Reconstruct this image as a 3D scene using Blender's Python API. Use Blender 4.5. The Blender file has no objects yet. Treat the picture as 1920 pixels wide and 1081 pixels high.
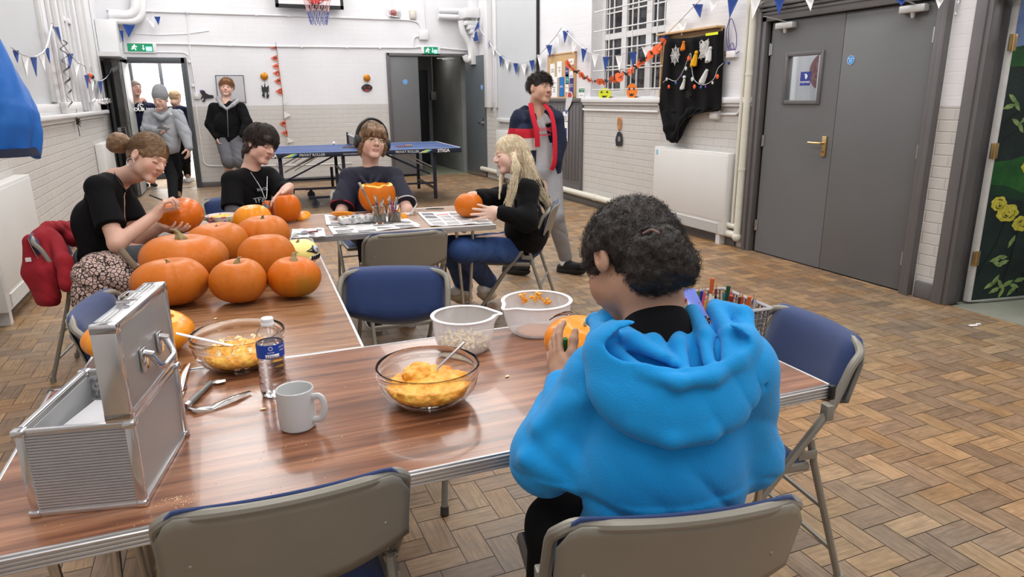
import bpy, bmesh, math, random
import numpy as np
from mathutils import Vector, Matrix, Euler
import openvdb
random.seed(7); np.random.seed(7)
PI = math.pi
SC = bpy.context.scene
COL = SC.collection

# ---------------------------------------------------------------- camera
CAM_H = 1.42
F_PX, PITCH, ROLL, YAW = 1302.5, 0.26836, -0.010371, 0.39296
def _axes():
    cy, sy = math.cos(YAW), math.sin(YAW)
    f = Vector((sy, cy, 0)); rt = Vector((cy, -sy, 0)); up = Vector((0, 0, 1))
    cp, sp = math.cos(PITCH), math.sin(PITCH)
    F = cp*f - sp*up; U = cp*up + sp*f
    cr, sr = math.cos(ROLL), math.sin(ROLL)
    return cr*rt + sr*U, -sr*rt + cr*U, F
AX_R, AX_U, AX_F = _axes()
EYE = Vector((0, 0, CAM_H))
cam_d = bpy.data.cameras.new('camera'); cam = bpy.data.objects.new('camera', cam_d); COL.objects.link(cam)
cam_d.sensor_width = 36.0; cam_d.lens = 36.0*F_PX/1920.0; cam_d.clip_start = 0.02; cam_d.clip_end = 80
M = Matrix((( AX_R.x, AX_U.x, -AX_F.x, 0), (AX_R.y, AX_U.y, -AX_F.y, 0), (AX_R.z, AX_U.z, -AX_F.z, CAM_H), (0, 0, 0, 1)))
cam.matrix_world = M
SC.camera = cam

# ---------------------------------------------------------------- world, light, exposure
W = bpy.data.worlds.new('world'); SC.world = W; W.use_nodes = True
W.node_tree.nodes['Background'].inputs[0].default_value = (0.05, 0.06, 0.08, 1)
W.node_tree.nodes['Background'].inputs[1].default_value = 0.3
SC.view_settings.view_transform = 'Standard'; SC.view_settings.look = 'None'
SC.view_settings.exposure = 0.0; SC.view_settings.gamma = 1.0; SC.view_settings.use_curve_mapping = False
CEIL = 4.7
def area(name, loc, size, power, col=(1, 0.97, 0.93), rot=(0, 0, 0), sy=None):
    l = bpy.data.lights.new(name, 'AREA'); l.energy = power; l.color = col; l.size = size
    if sy: l.shape = 'RECTANGLE'; l.size_y = sy
    o = bpy.data.objects.new(name, l); COL.objects.link(o); o.location = loc; o.rotation_euler = rot
    return o
for lx in (0.0, 3.1):
    for ly in (-1.0, 2.2, 5.4, 8.6, 11.4):
        area('ceiling_lamp_light', (lx, ly, CEIL-0.15), 1.3, 60 if ly < 7 else 74, (1, 0.985, 0.965), sy=2.4)
area('lobby_light', (-0.6, 14.0, 2.5), 1.2, 40, (1, 1, 1))
area('outer_lobby_light', (-0.6, 16.3, 2.9), 3.0, 420, (1, 1, 1), sy=2)
area('corridor_light', (5.3, 4.3, 2.6), 0.5, 26, (1, 1, 1))
area('passage_light', (6.2, 2.2, 2.5), 0.8, 14, (1, 0.97, 0.92))
area('store_light', (4.2, 13.9, 2.4), 0.3, 4, (1, 0.95, 0.9))

# ---------------------------------------------------------------- pixel -> place helpers
def ray(px, py):
    return AX_R*((px-960)/F_PX) - AX_U*((py-540)/F_PX) + AX_F
def atz(px, py, z=0.0):
    d = ray(px, py); return EYE + d*((z-CAM_H)/d.z)
def atX(px, py, X):
    d = ray(px, py); return EYE + d*(X/d.x)
def atY(px, py, Y):
    d = ray(px, py); return EYE + d*(Y/d.y)
def atd(px, py, w):
    return EYE + ray(px, py)*w

# ---------------------------------------------------------------- object helpers
def tag(o, label=None, cat=None, group=None, kind=None):
    if label: o['label'] = label
    if cat: o['category'] = cat
    if group: o['group'] = group
    if kind: o['kind'] = kind
    return o
def empty(name, loc=(0, 0, 0), rz=0.0, label=None, cat=None, group=None):
    o = bpy.data.objects.new(name, None); COL.objects.link(o); o.empty_display_size = 0.05
    o.location = loc; o.rotation_euler = (0, 0, rz)
    return tag(o, label, cat, group)
def link_mesh(name, me, mats, parent=None, loc=None, rot=None):
    if not isinstance(mats, (list, tuple)): mats = [mats]
    for m in mats: me.materials.append(m)
    o = bpy.data.objects.new(name, me); COL.objects.link(o)
    if parent is not None: o.parent = parent
    if loc is not None: o.location = loc
    if rot is not None: o.rotation_euler = rot
    return o
def copy_tree(o, parent=None):
    c = o.copy(); COL.objects.link(c)
    if parent is not None: c.parent = parent
    for ch in list(o.children): copy_tree(ch, c)
    return c

class MB:
    """collects shapes into one mesh"""
    def __init__(s): s.v = []; s.f = []; s.m = []; s.seg = []
    def add(s, vs, fs, mi=0, M=None):
        n = len(s.v)
        if M is not None: vs = [M @ Vector(v) for v in vs]
        s.v += [tuple(v) for v in vs]; s.f += [tuple(n+i for i in f) for f in fs]; s.m += [mi]*len(fs); s.seg.append((n, len(s.v), len(s.f)-len(fs), len(s.f)))
        return s
    def box(s, a, b, mi=0, M=None, bev=0.0):
        x0, y0, z0 = a; x1, y1, z1 = b
        if bev > 0:
            bm = bmesh.new(); bmesh.ops.create_cube(bm, size=1)
            for v in bm.verts: v.co = Vector(((x0+x1)/2+v.co.x*(x1-x0), (y0+y1)/2+v.co.y*(y1-y0), (z0+z1)/2+v.co.z*(z1-z0)))
            bmesh.ops.bevel(bm, geom=bm.edges[:], offset=bev, segments=2, affect='EDGES', profile=0.5)
            bm.verts.index_update()
            vs = [v.co.copy() for v in bm.verts]; fs = [[v.index for v in f.verts] for f in bm.faces]; bm.free()
            return s.add(vs, fs, mi, M)
        vs = [(x0,y0,z0),(x1,y0,z0),(x1,y1,z0),(x0,y1,z0),(x0,y0,z1),(x1,y0,z1),(x1,y1,z1),(x0,y1,z1)]
        return s.add(vs, [(3,2,1,0),(4,5,6,7),(0,1,5,4),(1,2,6,5),(2,3,7,6),(3,0,4,7)], mi, M)
    def obox(s, c, half, R=None, mi=0, bev=0.0):
        Mx = Matrix.Translation(Vector(c)) @ (R.to_4x4() if R is not None else Matrix())
        return s.box((-half[0], -half[1], -half[2]), half, mi, Mx, bev)
    def tube(s, pts, r, n=8, closed=False, mi=0, cap=True, M=None, flat=None, upv=None):
        pts = [Vector(p) for p in pts]; N = len(pts)
        rs = r if isinstance(r, (list, tuple)) else [r]*N
        vs = []; prev = None
        for i, p in enumerate(pts):
            if closed: t = pts[(i+1) % N]-pts[i-1]
            else: t = pts[min(i+1, N-1)]-pts[max(i-1, 0)]
            if t.length < 1e-9: t = Vector((0, 0, 1))
            t.normalize()
            if prev is None:
                a = Vector(upv) if upv is not None else (Vector((0, 0, 1)) if abs(t.z) < 0.9 else Vector((1, 0, 0)))
                u = (a - t*a.dot(t)).normalized()
            else:
                u = prev - t*prev.dot(t)
                u = u.normalized() if u.length > 1e-6 else prev
            prev = u; w = t.cross(u)
            fu, fw = flat if flat else (1, 1)
            for k in range(n):
                an = 2*PI*k/n
                vs.append(p + (u*math.cos(an)*fu + w*math.sin(an)*fw)*rs[i])
        fs = []
        for i in range(N if closed else N-1):
            j = (i+1) % N
            for k in range(n):
                k2 = (k+1) % n
                fs.append((i*n+k, i*n+k2, j*n+k2, j*n+k))
        if cap and not closed:
            fs.append(tuple(range(n-1, -1, -1))); fs.append(tuple((N-1)*n+k for k in range(n)))
        return s.add(vs, fs, mi, M)
    def lathe(s, prof, n=32, mi=0, M=None, closed=False):
        vs = []; N = len(prof)
        for r, z in prof:
            for k in range(n):
                an = 2*PI*k/n; vs.append((r*math.cos(an), r*math.sin(an), z))
        fs = []
        for i in range(N-1 if not closed else N):
            j = (i+1) % N
            for k in range(n):
                k2 = (k+1) % n; fs.append((i*n+k, i*n+k2, j*n+k2, j*n+k))
        if not closed:
            if prof[0][0] > 1e-5: fs.append(tuple(range(n-1, -1, -1)))
            if prof[-1][0] > 1e-5: fs.append(tuple((N-1)*n+k for k in range(n)))
        return s.add(vs, fs, mi, M)
    def prism(s, poly, d0, d1, mi=0, M=None):
        """poly in XZ, extruded along Y from d0 to d1"""
        n = len(poly)
        ar = sum(poly[i][0]*poly[(i+1)%n][1]-poly[(i+1)%n][0]*poly[i][1] for i in range(n))
        if ar < 0: poly = poly[::-1]
        vs = [(x, d0, z) for x, z in poly]+[(x, d1, z) for x, z in poly]
        fs = [tuple(range(n)), tuple(range(2*n-1, n-1, -1))]
        for i in range(n):
            j = (i+1) % n; fs.append((i, n+i, n+j, j))
        return s.add(vs, fs, mi, M)
    def grid(s, fn, nu, nv, mi=0, M=None, cu=False):
        vs = [fn(i/(nu-1) if not cu else i/nu, j/(nv-1)) for i in range(nu) for j in range(nv)]
        fs = []
        for i in range(nu if cu else nu-1):
            i2 = (i+1) % nu
            for j in range(nv-1): fs.append((i*nv+j, i2*nv+j, i2*nv+j+1, i*nv+j+1))
        return s.add(vs, fs, mi, M)
    def sphere(s, c, r, nu=16, nv=10, mi=0, M=None):
        r = r if isinstance(r, (tuple, list)) else (r, r, r)
        prof = []
        vs = [(c[0], c[1], c[2]-r[2])]
        for j in range(1, nv):
            ph = PI*j/nv
            for i in range(nu):
                th = 2*PI*i/nu; vs.append((c[0]+r[0]*math.sin(ph)*math.cos(th), c[1]+r[1]*math.sin(ph)*math.sin(th), c[2]-r[2]*math.cos(ph)))
        vs.append((c[0], c[1], c[2]+r[2])); fs = []
        for i in range(nu):
            i2 = (i+1) % nu; fs.append((0, 1+i2, 1+i)); fs.append((len(vs)-1, 1+(nv-2)*nu+i, 1+(nv-2)*nu+i2))
            for j in range(nv-2): fs.append((1+j*nu+i, 1+j*nu+i2, 1+(j+1)*nu+i2, 1+(j+1)*nu+i))
        return s.add(vs, fs, mi, M)
    def build_each(s, name, mats, parent=None, **k):
        """every shape added becomes an object of its own"""
        for a, b_, c, d in s.seg:
            q = MB(); q.v = s.v[a:b_]; q.f = [tuple(i-a for i in f) for f in s.f[c:d]]; q.m = s.m[c:d]; q.build(name, mats, parent, **k)
    def build(s, name, mats, parent=None, smooth=True, ang=35, loc=None, rot=None, solid=0, sub=0, fix=False):
        me = bpy.data.meshes.new(name); me.from_pydata(s.v, [], s.f)
        me.polygons.foreach_set('material_index', s.m); me.update()
        if fix:
            bm = bmesh.new(); bm.from_mesh(me); bmesh.ops.recalc_face_normals(bm, faces=bm.faces[:]); bm.to_mesh(me); bm.free()
        if smooth:
            me.shade_smooth(); me.set_sharp_from_angle(angle=math.radians(ang))
        o = link_mesh(name, me, mats, parent, loc, rot)
        if solid:
            md = o.modifiers.new('solid', 'SOLIDIFY'); md.thickness = solid; md.offset = 0
        if sub:
            md = o.modifiers.new('sub', 'SUBSURF'); md.levels = sub; md.render_levels = sub
        return o
def arc(c, r, a0, a1, n, ax=0, ay=2):
    out = []
    for i in range(n+1):
        a = math.radians(a0+(a1-a0)*i/n); p = list(c); p[ax] += r*math.cos(a); p[ay] += r*math.sin(a); out.append(tuple(p))
    return out
def fillet(pts, r, n=5):
    """round the corners of an open polyline"""
    pts = [Vector(p) for p in pts]; out = [pts[0]]
    for i in range(1, len(pts)-1):
        a, b, c = pts[i-1], pts[i], pts[i+1]
        d1 = (a-b); d2 = (c-b); l = min(r, d1.length*0.49, d2.length*0.49)
        p0 = b+d1.normalized()*l; p1 = b+d2.normalized()*l
        for k in range(n+1):
            t = k/n; out.append(p0*(1-t)**2+b*2*t*(1-t)+p1*t*t)
    out.append(pts[-1]); return out
def spline(pts, n=8):
    pts = [Vector(p) for p in pts]; P = [pts[0]*2-pts[1]]+pts+[pts[-1]*2-pts[-2]]; out = []
    for i in range(1, len(P)-2):
        a, b, c, d = P[i-1], P[i], P[i+1], P[i+2]
        for k in range(n):
            t = k/n; out.append(0.5*((2*b)+(c-a)*t+(2*a-5*b+4*c-d)*t*t+(3*b-a-3*c+d)*t**3))
    out.append(pts[-1]); return out
def text_geo(body, size, align='CENTER', space=1.0, bold=0, extrude=0.0004):
    c = bpy.data.curves.new('t', 'FONT'); c.body = body; c.size = size; c.align_x = align; c.align_y = 'CENTER'
    c.extrude = extrude; c.offset = bold; c.space_line = space; c.resolution_u = 2
    o = bpy.data.objects.new('t', c); me = bpy.data.meshes.new_from_object(o)
    vs = [v.co.copy() for v in me.vertices]; fs = [tuple(p.vertices) for p in me.polygons]
    bpy.data.objects.remove(o); bpy.data.curves.remove(c); bpy.data.meshes.remove(me)
    return vs, fs
def text(name, body, size, parent, loc, rot, m, extrude=0.0004, align='CENTER', sx=1.0, space=1.0, bold=0):
    vs, fs = text_geo(body, size, align, space, bold, extrude)
    b = MB(); b.add([(v.x*sx, v.y, v.z) for v in vs], fs)
    return b.build(name, m, parent, smooth=False, loc=loc, rot=rot)

# ---------------------------------------------------------------- materials
MATS = {}
def mat(name, col, rough=0.5, metal=0.0, var=0.0, vs=5.0, bump=0.0, bs=60.0, stretch=None, spec=0.5, coat=0.0,
        trans=0.0, ior=1.45, alpha=1.0, col2=None, sheen=0.0, emit=None, es=0.0, attr=None, sss=0.0, detail=4.0, lo=0.35, hi=0.65, coord='Object'):
    if name in MATS: return MATS[name]
    m = bpy.data.materials.new(name); m.use_nodes = True; nt = m.node_tree; N = nt.nodes; L = nt.links
    b = N['Principled BSDF']; MATS[name] = m
    b.inputs['Roughness'].default_value = rough; b.inputs['Metallic'].default_value = metal
    b.inputs['Specular IOR Level'].default_value = spec; b.inputs['Coat Weight'].default_value = coat
    b.inputs['Transmission Weight'].default_value = trans; b.inputs['IOR'].default_value = ior
    b.inputs['Alpha'].default_value = alpha; b.inputs['Sheen Weight'].default_value = sheen
    if sss: b.inputs['Subsurface Weight'].default_value = sss; b.inputs['Subsurface Radius'].default_value = (0.01, 0.004, 0.002)
    if emit: b.inputs['Emission Color'].default_value = (*emit, 1); b.inputs['Emission Strength'].default_value = es
    tc = N.new('ShaderNodeTexCoord'); mp = N.new('ShaderNodeMapping'); L.new(tc.outputs[coord], mp.inputs[0])
    if stretch: mp.inputs['Scale'].default_value = stretch
    base = None
    if attr:
        a = N.new('ShaderNodeAttribute'); a.attribute_name = attr; base = a.outputs['Color']
    if var > 0 or col2:
        nz = N.new('ShaderNodeTexNoise'); nz.inputs['Scale'].default_value = vs; nz.inputs['Detail'].default_value = detail; L.new(mp.outputs[0], nz.inputs['Vector'])
        if col2:
            r = N.new('ShaderNodeValToRGB'); r.color_ramp.elements[0].position = lo; r.color_ramp.elements[1].position = hi
            r.color_ramp.elements[0].color = (*col, 1); r.color_ramp.elements[1].color = (*col2, 1); L.new(nz.outputs[0], r.inputs[0]); base = r.outputs[0]
        else:
            mr = N.new('ShaderNodeMapRange'); mr.inputs['From Min'].default_value = 0.25; mr.inputs['From Max'].default_value = 0.75
            mr.inputs['To Min'].default_value = 1-var; mr.inputs['To Max'].default_value = 1+var; L.new(nz.outputs[0], mr.inputs[0])
            mx = N.new('ShaderNodeVectorMath'); mx.operation = 'SCALE'
            if base is None: mx.inputs[0].default_value = col
            else: L.new(base, mx.inputs[0])
            L.new(mr.outputs[0], mx.inputs['Scale']); base = mx.outputs[0]
    if base is not None: L.new(base, b.inputs['Base Color'])
    else: b.inputs['Base Color'].default_value = (*col, 1)
    if bump > 0:
        nb = N.new('ShaderNodeTexNoise'); nb.inputs['Scale'].default_value = bs; nb.inputs['Detail'].default_value = 3; L.new(mp.outputs[0], nb.inputs['Vector'])
        bp = N.new('ShaderNodeBump'); bp.inputs['Strength'].default_value = bump; bp.inputs['Distance'].default_value = 0.01; L.new(nb.outputs[0], bp.inputs['Height']); L.new(bp.outputs[0], b.inputs['Normal'])
    return m
def srgb(r, g, b):
    f = lambda c: (c/255/12.92) if c/255 <= 0.04045 else ((c/255+0.055)/1.055)**2.4
    return (f(r), f(g), f(b))
# ---------------------------------------------------------------- signed-distance modelling (organic shapes)
V3 = lambda p: np.array(p, dtype=np.float32)
class Sdf:
    def __init__(s): s.ops = []
    def _add(s, fn, lo, hi, k, mode): s.ops.append((fn, np.array(lo)-0.03-k, np.array(hi)+0.03+k, k, mode)); return s
    def cap(s, a, b, r1, r2=None, k=0.02, mode='+'):
        a = V3(a); b = V3(b); r2 = r1 if r2 is None else r2; ba = b-a; L2 = float(ba@ba)+1e-12
        def fn(X, Y, Z):
            px, py, pz = X-a[0], Y-a[1], Z-a[2]
            t = np.clip((px*ba[0]+py*ba[1]+pz*ba[2])/L2, 0, 1)
            return np.sqrt((px-ba[0]*t)**2+(py-ba[1]*t)**2+(pz-ba[2]*t)**2)-(r1+(r2-r1)*t)
        R = max(r1, r2); return s._add(fn, np.minimum(a, b)-R, np.maximum(a, b)+R, k, mode)
    def chain(s, pts, rs, k=0.02, mode='+'):
        for i in range(len(pts)-1): s.cap(pts[i], pts[i+1], rs[i], rs[i+1], k, mode)
        return s
    def ell(s, c, r, R=None, k=0.02, mode='+'):
        c = V3(c); r = V3(r); Rm = np.eye(3, dtype=np.float32) if R is None else np.array(R, dtype=np.float32)
        def fn(X, Y, Z):
            px, py, pz = X-c[0], Y-c[1], Z-c[2]
            q = [(px*Rm[0, i]+py*Rm[1, i]+pz*Rm[2, i])/r[i] for i in range(3)]
            k0 = np.sqrt(q[0]**2+q[1]**2+q[2]**2); k1 = np.sqrt((q[0]/r[0])**2+(q[1]/r[1])**2+(q[2]/r[2])**2)+1e-9
            return k0*(k0-1)/k1
        m = float(r.max()); return s._add(fn, c-m, c+m, k, mode)
    def box(s, c, h, R=None, rd=0.005, k=0.0, mode='+'):
        c = V3(c); h = V3(h); Rm = np.eye(3, dtype=np.float32) if R is None else np.array(R, dtype=np.float32)
        def fn(X, Y, Z):
            px, py, pz = X-c[0], Y-c[1], Z-c[2]
            q = [np.abs(px*Rm[0, i]+py*Rm[1, i]+pz*Rm[2, i])-h[i]+rd for i in range(3)]
            return np.sqrt(np.maximum(q[0], 0)**2+np.maximum(q[1], 0)**2+np.maximum(q[2], 0)**2)+np.minimum(np.maximum(q[0], np.maximum(q[1], q[2])), 0)-rd
        m = float(np.linalg.norm(h)); return s._add(fn, c-m, c+m, k, mode)
    def disp(s, fn, lo, hi): return s._add(fn, lo, hi, 0, 'd')
    def mesh(s, h=0.005, lo=None, hi=None):
        if lo is None: lo = np.min([o[1] for o in s.ops if o[4] == '+'], axis=0)+0.02
        if hi is None: hi = np.max([o[2] for o in s.ops if o[4] == '+'], axis=0)-0.02
        lo = np.array(lo); hi = np.array(hi)
        n = np.ceil((hi-lo)/h).astype(int)+1
        ax = [(lo[i]+h*np.arange(n[i])).astype(np.float32) for i in range(3)]
        D = np.full(n, 0.06, dtype=np.float32)
        for fn, a, b, k, mode in s.ops:
            i0 = np.clip(np.floor((a-lo)/h).astype(int), 0, n); i1 = np.clip(np.ceil((b-lo)/h).astype(int)+1, 0, n)
            if np.any(i1 <= i0): continue
            sl = tuple(slice(i0[i], i1[i]) for i in range(3))
            X = ax[0][sl[0]][:, None, None]; Y = ax[1][sl[1]][None, :, None]; Z = ax[2][sl[2]][None, None, :]
            old = D[sl]
            if mode == 'd': D[sl] = old+fn(X, Y, Z); continue
            d = fn(X, Y, Z).astype(np.float32)
            if mode == '+':
                if k > 0:
                    hh = np.maximum(k-np.abs(old-d), 0)/k; D[sl] = np.minimum(old, d)-hh*hh*k*0.25
                else: D[sl] = np.minimum(old, d)
            else:
                if k > 0:
                    hh = np.maximum(k-np.abs(old+d), 0)/k; D[sl] = np.maximum(old, -d)+hh*hh*k*0.25
                else: D[sl] = np.maximum(old, -d)
        g = openvdb.FloatGrid(0.06); g.copyFromArray(D)
        P, Q = g.convertToQuads(0.0)
        P = np.asarray(P, dtype=np.float32)*h+lo.astype(np.float32)
        Q = np.asarray(Q)
        # orientation
        a, b, c = P[Q[:, 0]], P[Q[:, 1]], P[Q[:, 2]]; d = P[Q[:, 3]]
        vol = np.einsum('ij,ij->i', a, np.cross(b, c)).sum()+np.einsum('ij,ij->i', a, np.cross(c, d)).sum()
        if vol < 0: Q = Q[:, ::-1]
        return P, Q
def np_mesh(name, P, Q, mats, parent=None, colfn=None, keep=None, smooth_it=0):
    if keep is not None:
        mk = keep(P); Q = Q[mk[Q].all(axis=1)]
        used = np.unique(Q); rm = -np.ones(len(P), dtype=int); rm[used] = np.arange(len(used)); P = P[used]; Q = rm[Q]
    for _ in range(smooth_it):
        S = np.zeros_like(P); c = np.zeros(len(P), dtype=np.float32)
        for i in range(4):
            j = (i+1) % 4
            np.add.at(S, Q[:, i], P[Q[:, j]]); np.add.at(S, Q[:, j], P[Q[:, i]])
            np.add.at(c, Q[:, i], 1); np.add.at(c, Q[:, j], 1)
        P = P*0.5+0.5*S/np.maximum(c, 1)[:, None]
    me = bpy.data.meshes.new(name)
    me.vertices.add(len(P)); me.vertices.foreach_set('co', P.astype(np.float32).ravel())
    me.loops.add(len(Q)*4); me.loops.foreach_set('vertex_index', Q.astype(np.int32).ravel())
    me.polygons.add(len(Q)); me.polygons.foreach_set('loop_start', np.arange(0, len(Q)*4, 4, dtype=np.int32))
    me.update(calc_edges=True); me.shade_smooth()
    if colfn is not None:
        C = np.ones((len(P), 4), dtype=np.float32); C[:, :3] = colfn(P)
        at = me.color_attributes.new('Col', 'FLOAT_COLOR', 'POINT'); at.data.foreach_set('color', C.ravel())
    return link_mesh(name, me, mats, parent)
def folds(amp, freq, direction=(0, 0, 1), seed=0.0, lo=None, hi=None):
    """cloth creases: warped sine ridges"""
    dx, dy, dz = direction
    def fn(X, Y, Z):
        w = 0.6*np.sin(9*X+5*Z+seed)+0.6*np.sin(8*Y-6*Z+2*seed)+0.5*np.sin(17*X-13*Y+11*Z+seed*3)
        a = np.sin(freq*(X*dx+Y*dy+Z*dz)+2.2*w+seed); m = 0.5+0.5*np.sin(7*X+6*Y-8*Z+seed*1.7)
        return (amp*(1-np.abs(a))**2*m - amp*0.35*m).astype(np.float32)
    return fn
def lumps(amp, f, seed=0.0):
    def fn(X, Y, Z):
        return (amp*(np.sin(f*X+1.3*np.sin(f*0.7*Y+seed)+seed)*np.sin(f*Y+1.1*np.sin(f*0.8*Z))*np.sin(f*Z+1.2*np.sin(f*0.6*X+seed)))).astype(np.float32)
    return fn

# ---------------------------------------------------------------- people
def frame(fwd, up=(0, 0, 1)):
    """columns: right, forward, up"""
    f = Vector(fwd).normalized(); u = Vector(up); r = f.cross(u).normalized(); u = r.cross(f).normalized()
    return Matrix(((r.x, f.x, u.x), (r.y, f.y, u.y), (r.z, f.z, u.z)))
def head_sdf(S, c, R, s=1.0, fat=1.0, mouth=0.0):
    c = Vector(c)
    T = lambda x, y, z: c + R @ Vector((x*s, y*s, z*s))
    Rn = [list(r) for r in R]
    S.ell(T(0, -.012, .034), (.074*s, .092*s, .084*s), Rn, k=.01)
    S.ell(T(0, .022, -.028), (.058*s*fat, .066*s, .080*s), Rn, k=.03)
    S.cap(T(-.012, .066, -.090), T(.012, .066, -.090), .017*s, k=.022)
    for e in (-1, 1):
        S.ell(T(e*.046*fat, .008, -.056), (.018*s, .032*s, .026*s), Rn, k=.03)
        S.ell(T(e*.037*fat, .054, -.026), (.022*s, .022*s, .026*s), Rn, k=.025)
        S.cap(T(e*.010, .084, .024), T(e*.038, .074, .023), .009*s, .007*s, k=.014)
        S.ell(T(e*.031, .094, .005), (.014*s, .012*s, .010*s), Rn, k=.012, mode='-')
    S.chain([T(0, .082, .014), T(0, .099, -.010), T(0, .104, -.020)], [.008*s, .009*s, .0105*s], k=.012)
    for e in (-1, 1):
        S.ell(T(e*.0115, .092, -.024), (.008*s, .010*s, .007*s), Rn, k=.006)
        S.ell(T(e*.030, .0765, .004), (.0145*s, .011*s, .010*s), Rn, k=.003)
        S.ell(T(e*.079, -.006, -.002), (.010*s, .018*s, .031*s), Rn, k=.008)
        S.ell(T(e*.088, -.003, .004), (.006*s, .009*s, .016*s), Rn, k=.004, mode='-')
    S.cap(T(-.016, .0835, -.0495), T(.016, .0835, -.0495), .0052*s, k=.006)
    S.cap(T(-.013, .0830, -.0585), T(.013, .0830, -.0585), .0065*s, k=.006)
    S.ell(T(0, .093, -.0540), (.019*s, .006*s, .0012*s+mouth), Rn, k=.002, mode='-')
    return T
def face_color(c, R, s, skin, brow, lip, closed, eye=(0.10, 0.06, 0.03), blush=0.0, lash=(0.03, 0.02, 0.015)):
    c = np.array(c); Rn = np.array([list(r) for r in R]); skin = np.array(skin)
    def fn(P):
        q = (P-c) @ Rn/s; x, y, z = q[:, 0], q[:, 1], q[:, 2]; ax = np.abs(x)
        C = np.tile(skin, (len(P), 1)).astype(np.float32)
        near = (ax < .12) & (np.abs(z) < .14) & (np.abs(y) < .14)
        def setc(m, col, w=1.0): C[m] = C[m]*(1-w)+np.array(col)*w
        bl = np.exp(-(((ax-.040)/.020)**2+((z+.028)/.020)**2))*(y > .03)*near
        C[:] = C*(1-blush*bl[:, None])+blush*bl[:, None]*np.array([0.62, 0.18, 0.14])
        setc(near & (y > .066) & (ax < .022) & (z > -.064) & (z < -.0455+.003*np.cos(ax*200)) & (((z+.054)/.0105)**2+(x/.0235)**2 < 1), lip)
        setc(near & (y > .070) & (np.abs(z+.054) < .0014) & (ax < .020), np.array(lip)*0.35)
        setc(near & (y > .05) & (ax > .013) & (ax < .050) & (np.abs(z-(.0245+.004*np.sin((ax-.013)*60)-(ax > .038)*(ax-.038)*.5)) < .0036), brow, .85)
        r = np.sqrt((ax-.030)**2/1.9+(z-.004)**2)
        if closed:
            setc(near & (y > .05) & (np.abs(z-(-.002-.10*np.maximum(.012-np.abs(ax-.030), 0)+.0)) < .0018) & (np.abs(ax-.030) < .015), lash, .9)
        else:
            setc(near & (y > .05) & (r < .0082), (0.62, 0.58, 0.55))
            rr = np.sqrt((ax-.030)**2+(z-.0045)**2)
            setc(near & (y > .05) & (rr < .0060), eye); setc(near & (y > .05) & (rr < .0028), (0.01, 0.01, 0.01))
            setc(near & (y > .05) & (np.abs(z-(.0115-.35*(ax-.030)**2*100)) < .0017) & (np.abs(ax-.030) < .014), lash, .9)
        setc(near & (((ax-.0105)/.0045)**2+((z+.0315)/.0028)**2 < 1) & (y > .08), skin*0.3)
        return C
    return fn
def hand_sdf(S, w, fwd, nrm, side, curl=(.5, .5, .55, .6), s=1.0, thumb=(.75, .5), spread=.12, k=.006):
    """w wrist; fwd towards the fingers; nrm palm normal (towards what it holds); side +-1: which way the thumb lies along fwd x nrm"""
    w = Vector(w); f = Vector(fwd).normalized(); n = Vector(nrm); n = (n-f*n.dot(f)).normalized(); t = f.cross(n)*side
    P = lambda a, b, c: w+f*a*s+t*b*s+n*c*s
    Rn = [[t.x, f.x, n.x], [t.y, f.y, n.y], [t.z, f.z, n.z]]
    S.ell(P(.045, 0, 0), (.040*s, .048*s, .015*s), Rn, k=.018)
    S.cap(P(-.01, 0, 0), P(.03, 0, 0), .021*s, .022*s, k=.02)
    S.ell(P(.028, .022, .010), (.014*s, .026*s, .012*s), Rn, k=.012)
    L = ((.044, .026, .021), (.048, .030, .022), (.045, .028, .021), (.035, .021, .018))
    for i in range(4):
        b = (.028-.0185*i); base = P(.080-abs(i-1.2)*.004, b, .001); an = curl[i]; sp = (1.2-i)*spread
        d0 = (f*math.cos(sp)+t*math.sin(sp)).normalized(); p = base; a = an*0.55; r = [.0095, .0088, .0080, .0070]
        if i == 3: r = [x*.86 for x in r]
        for j in range(3):
            d = d0*math.cos(a)+n*math.sin(a); q = p+d*L[i][j]*s
            S.cap(p, q, r[j]*s, r[j+1]*s, k=k if j == 0 else .003); p = q; a += an*(1.0 if j == 0 else .7)
        
    p0 = P(.020, .026, .010); d = (f*math.cos(thumb[0])+t*math.sin(thumb[0])*.9+n*thumb[1]*.8).normalized()
    p1 = p0+d*.040*s; d2 = (d+n*thumb[1]*.6+f*.3).normalized(); p2 = p1+d2*.034*s; d3 = (d2+f*.2+n*thumb[1]*.5).normalized(); p3 = p2+d3*.026*s
    S.chain([p0, p1, p2, p3], [.0145*s, .0118*s, .0105*s, .0085*s], k=.008)
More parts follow.
